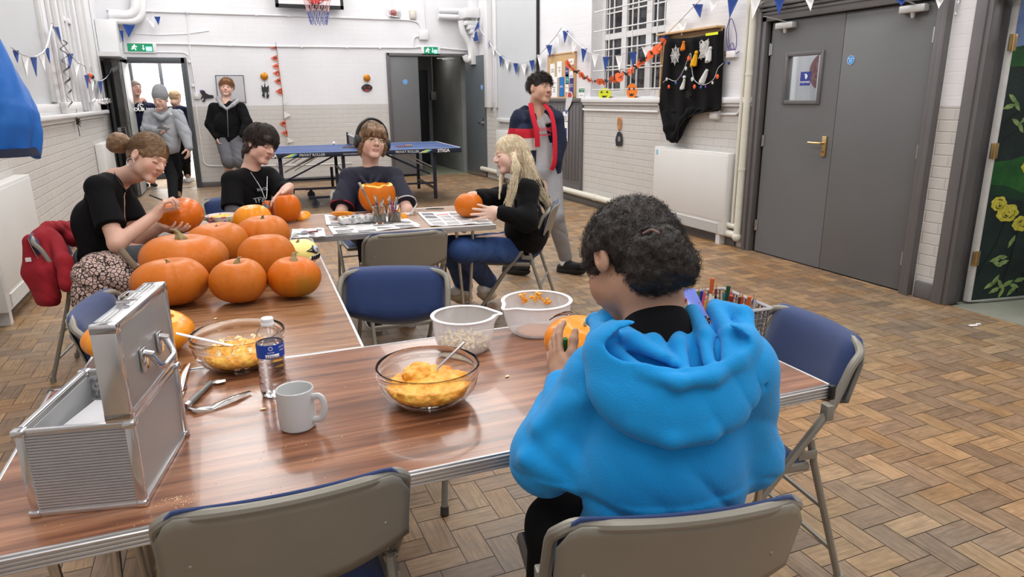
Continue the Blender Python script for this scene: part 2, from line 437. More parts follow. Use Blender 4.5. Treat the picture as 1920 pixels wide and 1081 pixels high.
# ================================================================ THE HALL
XR, XL, YB, YF = 4.565, -1.475, 12.95, -3.0
def brick_mat(name, col, axis, bw=0.225, bh=0.0775, strength=0.5, mort=0.006, rough=0.55):
    m = mat(name, col, rough, var=0.05, vs=1.3); nt = m.node_tree; N = nt.nodes; L = nt.links
    b = N['Principled BSDF']; g = N.new('ShaderNodeNewGeometry'); sp = N.new('ShaderNodeSeparateXYZ'); cb = N.new('ShaderNodeCombineXYZ')
    L.new(g.outputs['Position'], sp.inputs[0]); L.new(sp.outputs['X' if axis == 'x' else 'Y'], cb.inputs[0]); L.new(sp.outputs['Z'], cb.inputs[1])
    br = N.new('ShaderNodeTexBrick'); br.inputs['Scale'].default_value = 1; br.inputs['Brick Width'].default_value = bw; br.inputs['Row Height'].default_value = bh
    br.inputs['Mortar Size'].default_value = mort; br.inputs['Mortar Smooth'].default_value = 0.6
    br.inputs['Color1'].default_value = (1, 1, 1, 1); br.inputs['Color2'].default_value = (.93, .93, .93, 1); br.inputs['Mortar'].default_value = (0, 0, 0, 1)
    L.new(cb.outputs[0], br.inputs['Vector'])
    nz = N.new('ShaderNodeTexNoise'); nz.inputs['Scale'].default_value = 22; nz.inputs['Detail'].default_value = 4; L.new(g.outputs['Position'], nz.inputs['Vector'])
    ad = N.new('ShaderNodeMath'); ad.operation = 'MULTIPLY_ADD'; ad.inputs[1].default_value = 0.35; L.new(nz.outputs[0], ad.inputs[0]); L.new(br.outputs['Color'], ad.inputs[2])
    bp = N.new('ShaderNodeBump'); bp.inputs['Strength'].default_value = strength; bp.inputs['Distance'].default_value = 0.006
    L.new(ad.outputs[0], bp.inputs['Height']); L.new(bp.outputs[0], b.inputs['Normal'])
    return m
WHITE = srgb(222, 222, 225); LGREY = srgb(196, 193, 189)
m_bx = brick_mat('white_brick_side', WHITE, 'y', strength=0.18); m_by = brick_mat('white_brick_end', WHITE, 'x', strength=0.18)
m_gx = brick_mat('grey_brick_side', LGREY, 'y', strength=0.75); m_gy = brick_mat('grey_brick_end', LGREY, 'x', strength=0.6)
m_white = mat('white_gloss', srgb(226, 226, 228), 0.4, var=0.03, vs=3)
m_wood_w = mat('white_trim', srgb(220, 220, 221), 0.35, var=0.04, vs=4)
m_cream = mat('cream_pipe', srgb(214, 211, 198), 0.4, var=0.05, vs=6)
m_dgrey = mat('grey_door', srgb(101, 102, 104), 0.42, var=0.04, vs=3, bump=0.04, bs=200)
m_frame = mat('grey_frame', srgb(97, 95, 96), 0.42, var=0.06, vs=5)
m_screen = mat('screen_grey', srgb(193, 196, 199), 0.5, var=0.02, vs=2)
m_black = mat('black', (0.012, 0.012, 0.014), 0.5)
m_dark = mat('dark', (0.02, 0.02, 0.024), 0.6)
m_steel = mat('steel', (0.55, 0.55, 0.56), 0.3, 1.0, var=0.1, vs=8)
m_brass = mat('brass', (0.62, 0.45, 0.22), 0.3, 1.0, var=0.1, vs=20)
m_paper = mat('paper', srgb(236, 236, 236), 0.7, var=0.02, vs=8)
m_blue_p = mat('print_blue', srgb(45, 60, 140), 0.6)
m_ink = mat('ink', (0.03, 0.03, 0.035), 0.6)

# floor: axis-aligned herringbone of short hardwood blocks
def build_floor():
    u = 0.0915; x0, y0 = 0.587, 1.987; g = 0.0015
    i0, i1 = int((XL-x0)/u)-2, int((XR-x0)/u)+2; j0, j1 = int((-1.5-y0)/u)-2, int((YB-y0)/u)+2
    V = []; C = []; UV = []
    rnd = random.Random(3)
    base = [srgb(170, 142, 114), srgb(164, 134, 106), srgb(178, 146, 112), srgb(158, 132, 110), srgb(182, 150, 118), srgb(166, 132, 98), srgb(148, 124, 104)]
    for i in range(i0, i1):
        for j in range(j0, j1):
            k = (i+j) % 4
            if k == 0: bx, by, w, h = i, j, 2, 1
            elif k == 2: bx, by, w, h = i, j, 1, 2
            else: continue
            a, b, c, d = x0+bx*u+g, y0+by*u+g, x0+(bx+w)*u-g, y0+(by+h)*u-g
            a = max(a, XL); c = min(c, XR); d = min(d, YB)
            if c-a < .004 or d-b < .004: continue
            V += [(a, b, 0), (c, b, 0), (c, d, 0), (a, d, 0)]
            col = rnd.choice(base); s = rnd.uniform(.88, 1.08); col = [col[0]*s*.82, col[1]*s*.85, col[2]*s*.84]
            C += [(*col, 1)]*4; r = rnd.uniform(0, 90); t = rnd.uniform(0, 90)
            L1, L2 = c-a, d-b
            UV += ([(r, t), (r+L1, t), (r+L1, t+L2), (r, t+L2)] if w == 2 else [(r, t), (r, t+L1), (r+L2, t+L1), (r+L2, t)])
    n = len(V)//4; F = [(4*q, 4*q+1, 4*q+2, 4*q+3) for q in range(n)]
    m0 = len(V)
    V += [(XL-.1, YF, -.0012), (XR+.1, YF, -.0012), (XR+.1, YB+.15, -.0012), (XL-.1, YB+.15, -.0012)]; C += [(.03, .022, .016, 1)]*4; UV += [(0, 0)]*4
    F.append((m0, m0+1, m0+2, m0+3))
    me = bpy.data.meshes.new('floor'); me.from_pydata(V, [], F); me.update()
    at = me.color_attributes.new('Col', 'FLOAT_COLOR', 'POINT'); at.data.foreach_set('color', np.array(C, dtype=np.float32).ravel())
    uv = me.uv_layers.new(name='UVMap'); uv.data.foreach_set('uv', np.array(UV, dtype=np.float32).ravel())
    m = bpy.data.materials.new('parquet'); m.use_nodes = True; nt = m.node_tree; N = nt.nodes; L = nt.links; b = N['Principled BSDF']
    at = N.new('ShaderNodeAttribute'); at.attribute_name = 'Col'
    uvn = N.new('ShaderNodeUVMap'); uvn.uv_map = 'UVMap'; mp = N.new('ShaderNodeMapping'); mp.inputs['Scale'].default_value = (9, 95, 1); L.new(uvn.outputs[0], mp.inputs[0])
    n1 = N.new('ShaderNodeTexNoise'); n1.inputs['Scale'].default_value = 1; n1.inputs['Detail'].default_value = 5; n1.inputs['Distortion'].default_value = 0.8; L.new(mp.outputs[0], n1.inputs['Vector'])
    mr = N.new('ShaderNodeMapRange'); mr.inputs['From Min'].default_value = .3; mr.inputs['From Max'].default_value = .7; mr.inputs['To Min'].default_value = .70; mr.inputs['To Max'].default_value = 1.18; L.new(n1.outputs[0], mr.inputs[0])
    g_ = N.new('ShaderNodeNewGeometry')
    n2 = N.new('ShaderNodeTexNoise'); n2.inputs['Scale'].default_value = 11; n2.inputs['Detail'].default_value = 6; n2.inputs['Roughness'].default_value = .7; L.new(g_.outputs['Position'], n2.inputs['Vector'])
    r2 = N.new('ShaderNodeMapRange'); r2.inputs['From Min'].default_value = .38; r2.inputs['From Max'].default_value = .55; r2.inputs['To Min'].default_value = .80; r2.inputs['To Max'].default_value = 1.0; L.new(n2.outputs[0], r2.inputs[0])
    mu = N.new('ShaderNodeMath'); mu.operation = 'MULTIPLY'; L.new(mr.outputs[0], mu.inputs[0]); L.new(r2.outputs[0], mu.inputs[1])
    # lighting tint put into the colour: broad noise mixes warm and greyish patches
    n3 = N.new('ShaderNodeTexNoise'); n3.inputs['Scale'].default_value = .55; n3.inputs['Detail'].default_value = 3; L.new(g_.outputs['Position'], n3.inputs['Vector'])
    r3 = N.new('ShaderNodeValToRGB'); r3.color_ramp.elements[0].position = .38; r3.color_ramp.elements[1].position = .62; r3.color_ramp.elements[0].color = (1.10, .96, .80, 1); r3.color_ramp.elements[1].color = (.94, .98, 1.0, 1); L.new(n3.outputs[0], r3.inputs[0])
    s1 = N.new('ShaderNodeVectorMath'); s1.operation = 'SCALE'; L.new(at.outputs['Color'], s1.inputs[0]); L.new(mu.outputs[0], s1.inputs['Scale'])
    s2 = N.new('ShaderNodeVectorMath'); s2.operation = 'MULTIPLY'; L.new(s1.outputs[0], s2.inputs[0]); L.new(r3.outputs[0], s2.inputs[1]); L.new(s2.outputs[0], b.inputs['Base Color'])
    rr = N.new('ShaderNodeMapRange'); rr.inputs['To Min'].default_value = .30; rr.inputs['To Max'].default_value = .58; L.new(n2.outputs[0], rr.inputs[0]); L.new(rr.outputs[0], b.inputs['Roughness'])
    bp = N.new('ShaderNodeBump'); bp.inputs['Strength'].default_value = .12; bp.inputs['Distance'].default_value = .004; L.new(n1.outputs[0], bp.inputs['Height']); L.new(bp.outputs[0], b.inputs['Normal'])
    o = link_mesh('floor', me, m); tag(o, kind='structure')
build_floor()

def wall(name, axis, pos, thick, s0, s1, holes, mats, zsplit=1.335, ztop=CEIL, step=None):
    """axis 'x': wall in plane X=pos running along Y; 'y': plane Y=pos running along X. thick>0 goes to +axis. holes: (a0,a1,z0,z1)"""
    ss = sorted(set([s0, s1]+[h for q in holes for h in q[:2]])); zs = sorted(set([0, zsplit, ztop]+[h for q in holes for h in q[2:]]))
    b = MB(); lo, hi = min(pos, pos+thick), max(pos, pos+thick)
    for i in range(len(ss)-1):
        for j in range(len(zs)-1):
            cs, cz = (ss[i]+ss[i+1])/2, (zs[j]+zs[j+1])/2
            if any(h[0] < cs < h[1] and h[2] < cz < h[3] for h in holes): continue
            mi = 0 if cz < zsplit else 1
            if axis == 'x': b.box((lo, ss[i], zs[j]), (hi, ss[i+1], zs[j+1]), mi)
            else: b.box((ss[i], lo, zs[j]), (ss[i+1], hi, zs[j+1]), mi)
    return tag(b.build(name, mats, smooth=False), kind='structure')
DR = (3.42, 5.12, 0, 2.06)      # right double door
D3 = (2.10, 3.20, 0, 2.06)      # open door with the mural
WN = (6.65, 8.28, 1.42, 3.6)    # barred window
wall('wall_right', 'x', XR, 0.24, YF, YB+.2, [DR, D3, WN], [m_gx, m_bx])
BL = (-1.24, -0.32, 0, 2.03); BR = (3.0, 4.53, 0, 2.18)
wall('wall_back', 'y', YB, 0.2, XL-.3, XR, [BL, BR], [m_gy, m_by], zsplit=1.325)
wall('wall_left', 'x', XL, -0.25, YF, YB, [(4.6, 8.72, 1.30, 3.9), (9.9, 10.75, 1.30, 3.9)], [m_gx, m_bx], zsplit=1.29)
wall('wall_front', 'y', YF, -0.2, XL-.3, XR+.3, [], [m_gy, m_by])
tag(MB().box((XL-.3, YF-.2, CEIL), (XR+.3, YB+.2, CEIL+.1)).build('ceiling', m_white, smooth=False), kind='structure')

def struct(name, b, mats, parent=None, **k):
    return tag(b.build(name, mats, parent, **k), kind='structure')
# grey boarded windows and white mouldings of the left wall
b = MB(); b.box((XL-.09, 4.6, 1.30), (XL-.045, 8.72, 3.9)); o = struct('window_1', b, m_screen)
b = MB(); b.box((XL-.05, 8.66, 1.42), (XL-.005, 8.72, 3.9), bev=.006); b.box((XL-.05, 4.6, 1.30), (XL+.02, 8.66, 1.40), bev=.01); b.build('window_frame', m_wood_w, o)
b = MB(); b.box((XL-.10, 9.9, 1.30), (XL-.06, 10.75, 3.9)); o = struct('window_2', b, m_screen)
b = MB()
for y in (9.98, 10.67, 10.33): b.box((XL-.07, y-.03, 1.30), (XL-.03, y+.03, 3.9), bev=.006)
b.box((XL-.068, 10.0, 2.35), (XL-.035, 10.65, 2.41), bev=.006); b.build('window_frame', m_wood_w, o)
b = MB()
b.box((XL-.06, 4.2, 1.255), (XL+.075, YB-.95, 1.30), bev=.008)
b.box((XL-.02, 4.2, 1.21), (XL+.03, YB-.95, 1.256), bev=.006); struct('trim_1', b, m_wood_w)
b = MB()
for y, d, w in ((8.95, .03, .07), (9.25, .045, .05), (9.7, .03, .06), (10.95, .05, .06), (11.2, .03, .04), (11.75, .06, .05)):
    b.box((XL, y-w/2, 1.42), (XL+d, y+w/2, CEIL), bev=.008)
b.box((XL, 8.8, 1.30), (XL+.05, 9.85, 1.42), bev=.01); b.box((XL, 10.8, 1.30), (XL+.06, 11.95, 1.42), bev=.01)
b.box((XL, 11.3, 1.30), (XL+.06, 11.95, 4.0), bev=.01)
struct('trim_2', b, m_wood_w)
# ledge and dado pipe of the right wall
b = MB(); b.box((XR-.055, 5.20, 1.345), (XR+.2, 8.44, 1.40), bev=.01); b.box((XR-.03, 5.20, 1.315), (XR, 8.44, 1.345), bev=.006); struct('trim_3', b, m_wood_w)
b = MB(); b.box((XR-.05, 8.44, 1.35), (XR, 9.86, 1.40), bev=.01); struct('trim_4', b, m_frame)
# baseboards
b = MB(); b.box((-.30, YB-.022, 0), (2.97, YB, .085), bev=.006); struct('baseboard_back', b, m_frame)
b = MB(); b.box((XR-.022, 5.30, 0), (XR, 9.85, .10), bev=.004); b.box((XR-.03, 3.21, 0), (XR, 3.36, .12), bev=.012); struct('baseboard_right', b, m_frame)
b = MB(); b.box((XL, YF, 0), (XL+.022, 11.9, .10), bev=.004); struct('baseboard_left', b, m_frame)
# boarded window at the far end of the right wall, with white reveals
b = MB(); b.box((XR-.03, 9.88, 1.08), (XR, 11.48, 4.2)); o = struct('window_3', b, m_screen)
b = MB(); b.box((XR-.04, 9.85, 1.0), (XR, 9.885, 4.2)); b.build('black_strip', m_black, o, smooth=False)  # solid black upright strip along the near edge of the board
b = MB()
for y, d, w in ((11.56, .05, .12), (11.85, .10, .14), (12.05, .05, .08)): b.box((XR-d, y-w/2, 1.25), (XR, y+w/2, 4.2), bev=.01)
b.box((XR-.06, 9.87, 1.02), (XR, 11.5, 1.08), bev=.008); struct('trim_5', b, m_wood_w)
b = MB()   # ornate corbel in the far corner
b.box((XR-.28, 12.35, 2.78), (XR, 12.75, 2.95), bev=.02)
for k in range(5): b.box((XR-.26+.045*k, 12.40, 2.66-.07*k), (XR, 12.70, 2.74-.07*k), bev=.018)
b.tube(spline([(XR-.30, 12.55, 2.75), (XR-.26, 12.55, 2.55), (XR-.15, 12.55, 2.35), (XR-.12, 12.55, 2.15), (XR-.2, 12.55, 2.08), (XR-.24, 12.55, 2.16)], 5), .055, 10)
b.box((XR-.13, 12.45, 2.0), (XR, 12.65, 4.2), bev=.01); struct('trim_6', b, m_wood_w)

# ---- window with bars
b = MB()
wx = XR+.2
ys = [6.65, 7.18, 7.74, 8.28]
for y, w in ((6.65, .09), (7.20, .055), (7.74, .055), (8.28, .09)): b.box((wx-.05, y-w, WN[2]+.002), (wx, y+w, 3.59))
for z, w in ((1.44, .05), (2.14, .035), (2.95, .03)): b.box((wx-.046, 6.6, z-w), (wx-.004, 8.33, z+w))
win = struct('window_4', b, m_wood_w, smooth=False)
b = MB()
for a, c in zip(ys[:-1], ys[1:]):
    b.box((wx-.035, (a+c)/2-.009, 1.44), (wx-.02, (a+c)/2+.009, 3.6))
for z in (1.78, 2.42, 2.70, 3.2): b.box((wx-.034, 6.65, z-.008), (wx-.021, 8.28, z+.008))
b.build('glazing_bar', m_wood_w, win, smooth=False)
m_glassn = mat('night_glass', (0.025, 0.028, 0.034), 0.06, var=0.6, vs=3, spec=0.6)
MB().box((wx-.018, 6.65, 1.42), (wx-.010, 8.28, 3.6)).build('pane', m_glassn, win, smooth=False)
g = MB()
for y in (6.78, 7.28, 7.80): g.tube([(XR-.02, y, 1.42), (XR-.02, y, 3.6)], .008, 8)
for z in (1.50, 1.73, 1.97, 2.2, 2.43, 2.66, 2.9, 3.13): g.tube([(XR-.028, 6.62, z), (XR-.028, 8.16, z)], .008, 8)
g.build('window_grille', m_wood_w, win)

# ---- right-hand double door
def frame_x(name, X, y0, y1, zt, w=.085, d=.04, dz=.13, parent=None, m=m_frame):
    b = MB()
    for y, s in ((y0, 1), (y1, -1)):
        b.box((X-d, min(y, y+s*w), 0), (X+.02, max(y, y+s*w), zt), bev=.004)
        b.box((X-d-.018, min(y, y+s*w*.45), 0), (X-d+.004, max(y, y+s*w*.45), zt+.02), bev=.005)
    b.box((X-d, y0, zt-dz), (X+.02, y1, zt), bev=.004)
    b.box((X+.05, y0+.02, 0), (X+.085, y0+.16, zt)); b.box((X+.05, y1-.15, 0), (X+.085, y1-.02, zt)); b.box((X+.05, y0+.02, zt-.2), (X+.085, y1-.02, zt-.04))
    for q in range(3): b.box((X-d-.008-.012*q, y0, zt-dz+.05+.032*q), (X-d+.002, y1, zt-dz+.074+.032*q), bev=.004)
    return b.build(name, m, parent)
d2 = empty('door_1', (0, 0, 0)); d2['kind'] = 'structure'
frame_x('door_frame', XR, 3.385, 5.165, 2.16, parent=d2)
def leaf_x(y0, y1, parent):
    return MB().box((XR+.004, y0, .008), (XR+.048, y1, 2.02), bev=.003)
b = MB()   # left leaf with vision panel hole
gy0, gy1, gz0, gz1 = 4.455, 4.83, 1.36, 1.74
for a in ((4.266, gy0, .008, 2.02), (gy1, 5.045, .008, 2.02), (gy0, gy1, .008, gz0), (gy0, gy1, gz1, 2.02)): b.box((XR+.004, a[0], a[2]), (XR+.048, a[1], a[3]))
lf = b.build('door_leaf', m_dgrey, d2, smooth=False)
b = MB()
for a in ((gy0-.02, gy0+.012, gz0-.02, gz1+.02), (gy1-.012, gy1+.02, gz0-.02, gz1+.02), (gy0, gy1, gz0-.02, gz0+.012), (gy0, gy1, gz1-.012, gz1+.02)): b.box((XR-.012, a[0], a[2]), (XR+.05, a[1], a[3]), bev=.004)
b.build('glazing_bead', m_frame, lf)
m_glass = mat('clear_glass', (0.95, 0.97, 0.97), 0.02, trans=1.0, ior=1.45)
MB().box((XR+.024, gy0, gz0), (XR+.028, gy1, gz1)).build('vision_panel', m_glass, lf, smooth=False)
st = MB().box((XR+.0205, 4.58, 1.49), (XR+.0235, 4.69, 1.60)).build('window_sticker', m_blue_p, lf, smooth=False)
text('sticker_lettering', 'YOUR WAY', .021, st, (XR+.0195, 4.635, 1.517), (PI/2, 0, -PI/2), m_paper, bold=.0004)
MB().tube(arc((XR+.0195, 4.635, 1.560), .019, 60, 250, 10, 1, 2), .0045, 5).sphere((XR+.0195, 4.630, 1.561), (.002, .009, .012)).build('sticker_emblem', m_paper, st)
rl = MB().box((XR+.004, 3.50, .008), (XR+.048, 4.262, 2.02), bev=.002).build('door_leaf', m_dgrey, d2)
def disc_sign(parent, loc, r, rot, words):
    b = MB(); b.lathe([(0, .0), (r, 0), (r, .002), (0, .002)], 28)
    s = b.build('fire_door_sign', mat('sign_blue', srgb(40, 140, 215), .4), parent, loc=loc, rot=rot)
    b = MB(); b.lathe([(r*.90, .002), (r*.96, .002), (r*.96, .0028), (r*.90, .0028)], 28, closed=True); b.build('sign_ring', m_paper, s)
    text('sign_lettering', words, r*.42, s, (0, 0, .0024), (0, 0, 0), m_paper, space=.9)
    return s
p = atX(1595, 112, XR)
disc_sign(rl, (XR+.003, p.y, p.z), .034, (PI/2, 0, -PI/2), 'Fire door\nkeep\nshut')
b = MB()
for y, sgn in ((5.047, 1), (3.498, -1)):
    for z in (1.80, 1.02, .25): b.tube([(XR-.006, y, z-.05), (XR-.006, y, z+.05)], .008, 8); b.box((XR-.004, y-.022, z-.045), (XR+.006, y+.004, z+.045))
b.build('hinge', m_steel, d2)
b = MB(); b.box((XR-.012, 4.315, .93), (XR+.005, 4.36, 1.09), bev=.003); b.tube(fillet([(XR-.01, 4.337, 1.035), (XR-.055, 4.337, 1.035), (XR-.055, 4.46, 1.035)], .015), .009, 10); b.build('door_handle', m_brass, lf)
MB().tube([(XR-.0135, 4.337, .965), (XR-.0115, 4.337, .965)], .007, 10).build('keyhole', m_black, lf)
for yc, sg in ((4.86, 1), (3.66, -1)):
    b = MB(); b.box((XR-.055, yc-.10, 1.955), (XR+.004, yc+.10, 2.005), bev=.008); b.lathe([(0, -.035), (.012, -.035), (.018, 0)], 12, M=Matrix.Translation((XR-.03, yc, 1.955)))
    b.tube([(XR-.03, yc, 2.01), (XR-.22, yc+.03*sg, 2.045), (XR-.04, yc+.26*sg, 2.075)], .010, 8, flat=(.4, 1))
    b.build('door_closer', mat('silver_paint', srgb(190, 190, 188), .35, .3), d2)

# ---- open door beyond with the painted mural
d3 = empty('door_2', (0, 0, 0)); d3['kind'] = 'structure'
b = MB()
b.box((XR-.035, 3.10, 0), (XR+.06, 3.215, 2.2), bev=.004); b.box((XR-.05, 3.13, 0), (XR-.03, 3.20, 2.2), bev=.006)
b.box((XR+.06, 3.125, 0), (XR+.24, 3.215, 2.2), bev=.004); b.box((XR-.035, 2.0, 2.02), (XR+.24, 3.215, 2.2), bev=.004); b.box((XR-.035, 2.0, 0), (XR+.24, 2.12, 2.2), bev=.004)
b.build('door_frame', m_frame, d3)
HX, HY = XR+.125, 3.072
leaf = MB().box((0, -.022, .02), (.82, .022, 2.02), bev=.002).build('door_leaf', [mat('old_white_gloss', srgb(205, 205, 203), .5, var=.1, vs=12)], d3, loc=(HX, HY, 0), rot=(0, 0, math.radians(-9)))
mural_m = mat('mural_dark', srgb(15, 28, 30), .45, col2=srgb(28, 46, 42), vs=6, bump=.3, bs=90)
def lay(b, poly, i, mi=0): b.prism(poly, -.0225-.0006*i, -.0221, mi); return b
mb = MB(); mm = [mural_m, mat('mural_sky', srgb(40, 80, 170), .45, col2=srgb(120, 150, 200), vs=5, bump=.3, bs=80), mat('mural_green', srgb(22, 78, 34), .45, col2=srgb(46, 104, 42), vs=8, bump=.3, bs=80),
      mat('mural_deep', srgb(16, 48, 30), .45, col2=srgb(24, 64, 40), vs=8, bump=.3, bs=80), mat('mural_yellow', srgb(190, 180, 40), .45, col2=srgb(214, 206, 90), vs=40, bump=.6, bs=90), mat('mural_leaf', srgb(96, 130, 70), .45, col2=srgb(150, 170, 110), vs=30), mat('mural_line', (.005, .008, .006), .5)]
x1 = .817
lay(mb, [(.025, .03), (x1, .03), (x1, 2.01), (.012, 2.01)], 0, 0)
lay(mb, [(.012, 1.69), (.3, 1.74), (.6, 1.68), (x1, 1.7), (x1, 2.01), (.012, 2.01)], 1, 1)
lay(mb, [(.014, 1.575), (.2, 1.58), (.5, 1.55), (x1, 1.58), (x1, 1.70), (.5, 1.66), (.3, 1.72), (.014, 1.69)], 2, 2)
lay(mb, [(.02, .98), (.14, .985), (.30, 1.02), (.5, 1.08), (x1, 1.15), (x1, .75), (.37, .742), (.14, .82), (.02, .83)], 1, 2)
lay(mb, [(.02, .83), (.14, .82), (.37, .742), (x1, .75), (x1, .70), (.35, .70), (.02, .77)], 2, 3)
def blossom(cx, cz, rx, rz, seed):
    rr = random.Random(seed); lay(mb, [(cx+rx*(1+.09*math.sin(7*t+seed)+.04*math.sin(13*t))*math.cos(t), cz+rz*(1+.09*math.sin(6*t+seed))*math.sin(t)) for t in [2*PI*k/26 for k in range(26)]], 5, 4)
    for k in range(7):
        a = rr.uniform(0, 6); r1 = rr.uniform(.15, .8); q = [(cx+rx*r1*math.cos(a+t)*.9, cz+rz*r1*math.sin(a+t)*.9) for t in (0, .35, .7, 1.05)]
        lay(mb, q+[(x, z-.006) for x, z in q[::-1]], 6, 6)
for a in ((.115, .70, .062, .048, 1), (.20, .633, .090, .060, 2), (.335, .553, .075, .052, 3), (.32, .94, .07, .05, 4), (.31, 1.085, .055, .045, 5), (.55, .75, .09, .06, 6), (.6, 1.2, .08, .05, 7)): blossom(*a)
def stem(pts, w=.005):
    for (xa, za), (xb, zb) in zip(pts[:-1], pts[1:]): lay(mb, [(xa-w, za), (xa+w, za), (xb+w, zb), (xb-w, zb)], 3, 6)
stem([(.19, .58), (.15, .42), (.07, .28), (.04, .20)]); stem([(.31, .50), (.30, .3), (.25, .06)]); stem([(.04, 1.22), (.14, 1.30), (.28, 1.36)]); stem([(.06, 1.12), (.2, 1.2), (.36, 1.25)]); stem([(.55, .68), (.50, .4), (.40, .06)])
def leafp(cx, cz, an, l=.05, w=.016):
    c, s = math.cos(an), math.sin(an); q = [(-l, 0), (-l*.3, w), (l*.4, w*.8), (l, 0), (l*.4, -w), (-l*.3, -w*.8)]
    lay(mb, [(cx+x*c-z*s, cz+x*s+z*c) for x, z in q], 4, 5)
for a in ((.17, .31, .2), (.22, .325, 0), (.19, .28, -.4), (.24, .285, .3), (.16, .13, .5), (.20, .16, 1.0), (.25, .13, -.9), (.21, .09, .4), (.27, .07, 1.2), (.31, .13, .5), (.37, .11, -.3), (.41, .15, .2), (.36, .075, .8), (.28, .43, 1.1), (.08, 1.38, -.6), (.12, 1.34, -.9), (.06, 1.33, .3), (.14, 1.23, -.5), (.18, 1.20, -.9), (.21, 1.25, .6), (.42, 1.3, .7), (.5, .35, -.3), (.6, .2, .4), (.55, 1.4, .5), (.66, .9, .3)): leafp(*a)
mb.build('painted_mural', mm, leaf, smooth=False)
for z in (1.72, 1.05, .33):
    MB().box((-.03, -.03, z-.05), (.028, -.0215, z+.05), bev=.001).tube([(-.002, -.034, z-.052), (-.002, -.034, z+.052)], .006, 8).build('hinge', m_brass, leaf)
# passage beyond the side doors
m_conc = mat('concrete', srgb(135, 138, 126), .75, var=.15, vs=3, bump=.2, bs=60)
b = MB(); b.box((XR+.0, 1.2, -.06), (XR+2.6, 5.6, -.002)); struct('floor_passage', b, m_conc)
b = MB(); b.box((XR+2.6, 1.0, 0), (XR+2.7, 6.0, 2.8)); b.box((XR+.24, 5.7, 0), (XR+2.7, 5.8, 2.8)); b.box((XR+.24, 1.0, 0), (XR+2.7, 1.1, 2.8)); b.box((XR+.24, 1.0, 2.8), (XR+2.7, 5.8, 2.9)); struct('wall_passage', b, m_white, smooth=False)
b = MB(); b.box((XR+.0, 2.12, -.001), (XR+.26, 3.08, .0015)); struct('trim_7', b, m_conc, smooth=False)
pl = MB(); pl.lathe([(0, 0), (.28, 0), (.28, .012), (0, .012)], 40); pr = pl.build('round_sign', mat('dull_red', srgb(130, 72, 74), .5, var=.15, vs=30), loc=(XR+1.2, 5.68, 1.96), rot=(PI/2, 0, 0)); tag(pr, 'dull red round sign seen through the door glass', 'sign')
q_ = atX(1545, 133, XR+.955); pr.location = q_; pr.rotation_euler = (PI/2, 0, -PI/2); pr.scale = (.62, .62, 1)
text('sign_lettering', 'FIRE\nACTION', .16, pr, (0, 0, .014), (0, 0, 0), mat('sign_rose', srgb(170, 120, 122), .6))
b = MB(); b.box((XR+.96, 3.45, 0), (XR+1.02, 5.7, 2.8)); b.box((XR+.93, 5.36, 0), (XR+.96, 5.40, 2.6)); struct('wall_inner_passage', b, m_white, smooth=False)

# ---- pipes by the door
b = MB(); y = 5.235
b.tube(fillet([(XR-.05, y, .10), (XR-.05, y, 2.24), (XR-.05, 3.0, 2.24), (XR-.05, 1.4, 2.24)], .10, 8), .034, 14)
b.tube(fillet([(XR-.05, 5.31, .20), (XR-.05, 5.31, 2.6)], .05), .017, 10)
for z in (.75, 1.6): b.tube([(XR-.05, y, z-.012), (XR-.05, y, z+.012)], .038, 14)
b.tube(fillet([(XR-.05, y, .12), (XR-.05, 5.42, .12)], .03), .036, 14); b.tube(fillet([(XR-.05, 5.235, .20), (XR-.05, 5.42, .20)], .03), .026, 14)
b.sphere((XR-.05, y, .105), .046)
struct('trim_8', b, m_cream)
b = MB(); b.tube([(XR-.05, 6.6, .13), (XR-.05, 9.5, .15), (XR-.05, 12.3, .15)], .04, 14)
for yy in (8.0, 9.9): b.tube([(XR-.05, yy-.03, .14), (XR-.05, yy+.03, .14)], .046, 14)
struct('trim_9', b, m_cream)
# conduits of the right wall
b = MB(); r = .011
b.tube(fillet([(XR-.012, 9.8, 1.31), (XR-.012, 8.6, 1.31), (XR-.012, 8.42, 1.25), (XR-.012, 6.7, 1.25)], .05), .014, 8)
b.tube(fillet([(XR-.012, 5.66, 1.245), (XR-.012, 5.40, 1.245), (XR-.012, 5.36, 1.30), (XR-.012, 5.36, 2.6)], .07), .012, 8)
for z in (1.5, 1.8): b.box((XR-.026, 5.345, z-.008), (XR, 5.38, z+.008), bev=.003)
struct('trim_10', b, m_white)
b = MB(); b.box((XR-.045, 5.64, 1.19), (XR, 5.78, 1.275), bev=.008); o = b.build('socket', mat('metal_clad', srgb(198, 198, 194), .35, .3)); tag(o, 'metal-clad socket box below the black cloth', 'socket')
MB().box((XR-.047, 5.655, 1.205), (XR-.044, 5.765, 1.26), bev=.001).box((XR-.05, 5.66, 1.235), (XR-.046, 5.67, 1.25)).box((XR-.05, 5.70, 1.235), (XR-.046, 5.71, 1.25)).build('socket_plate', m_white, o)

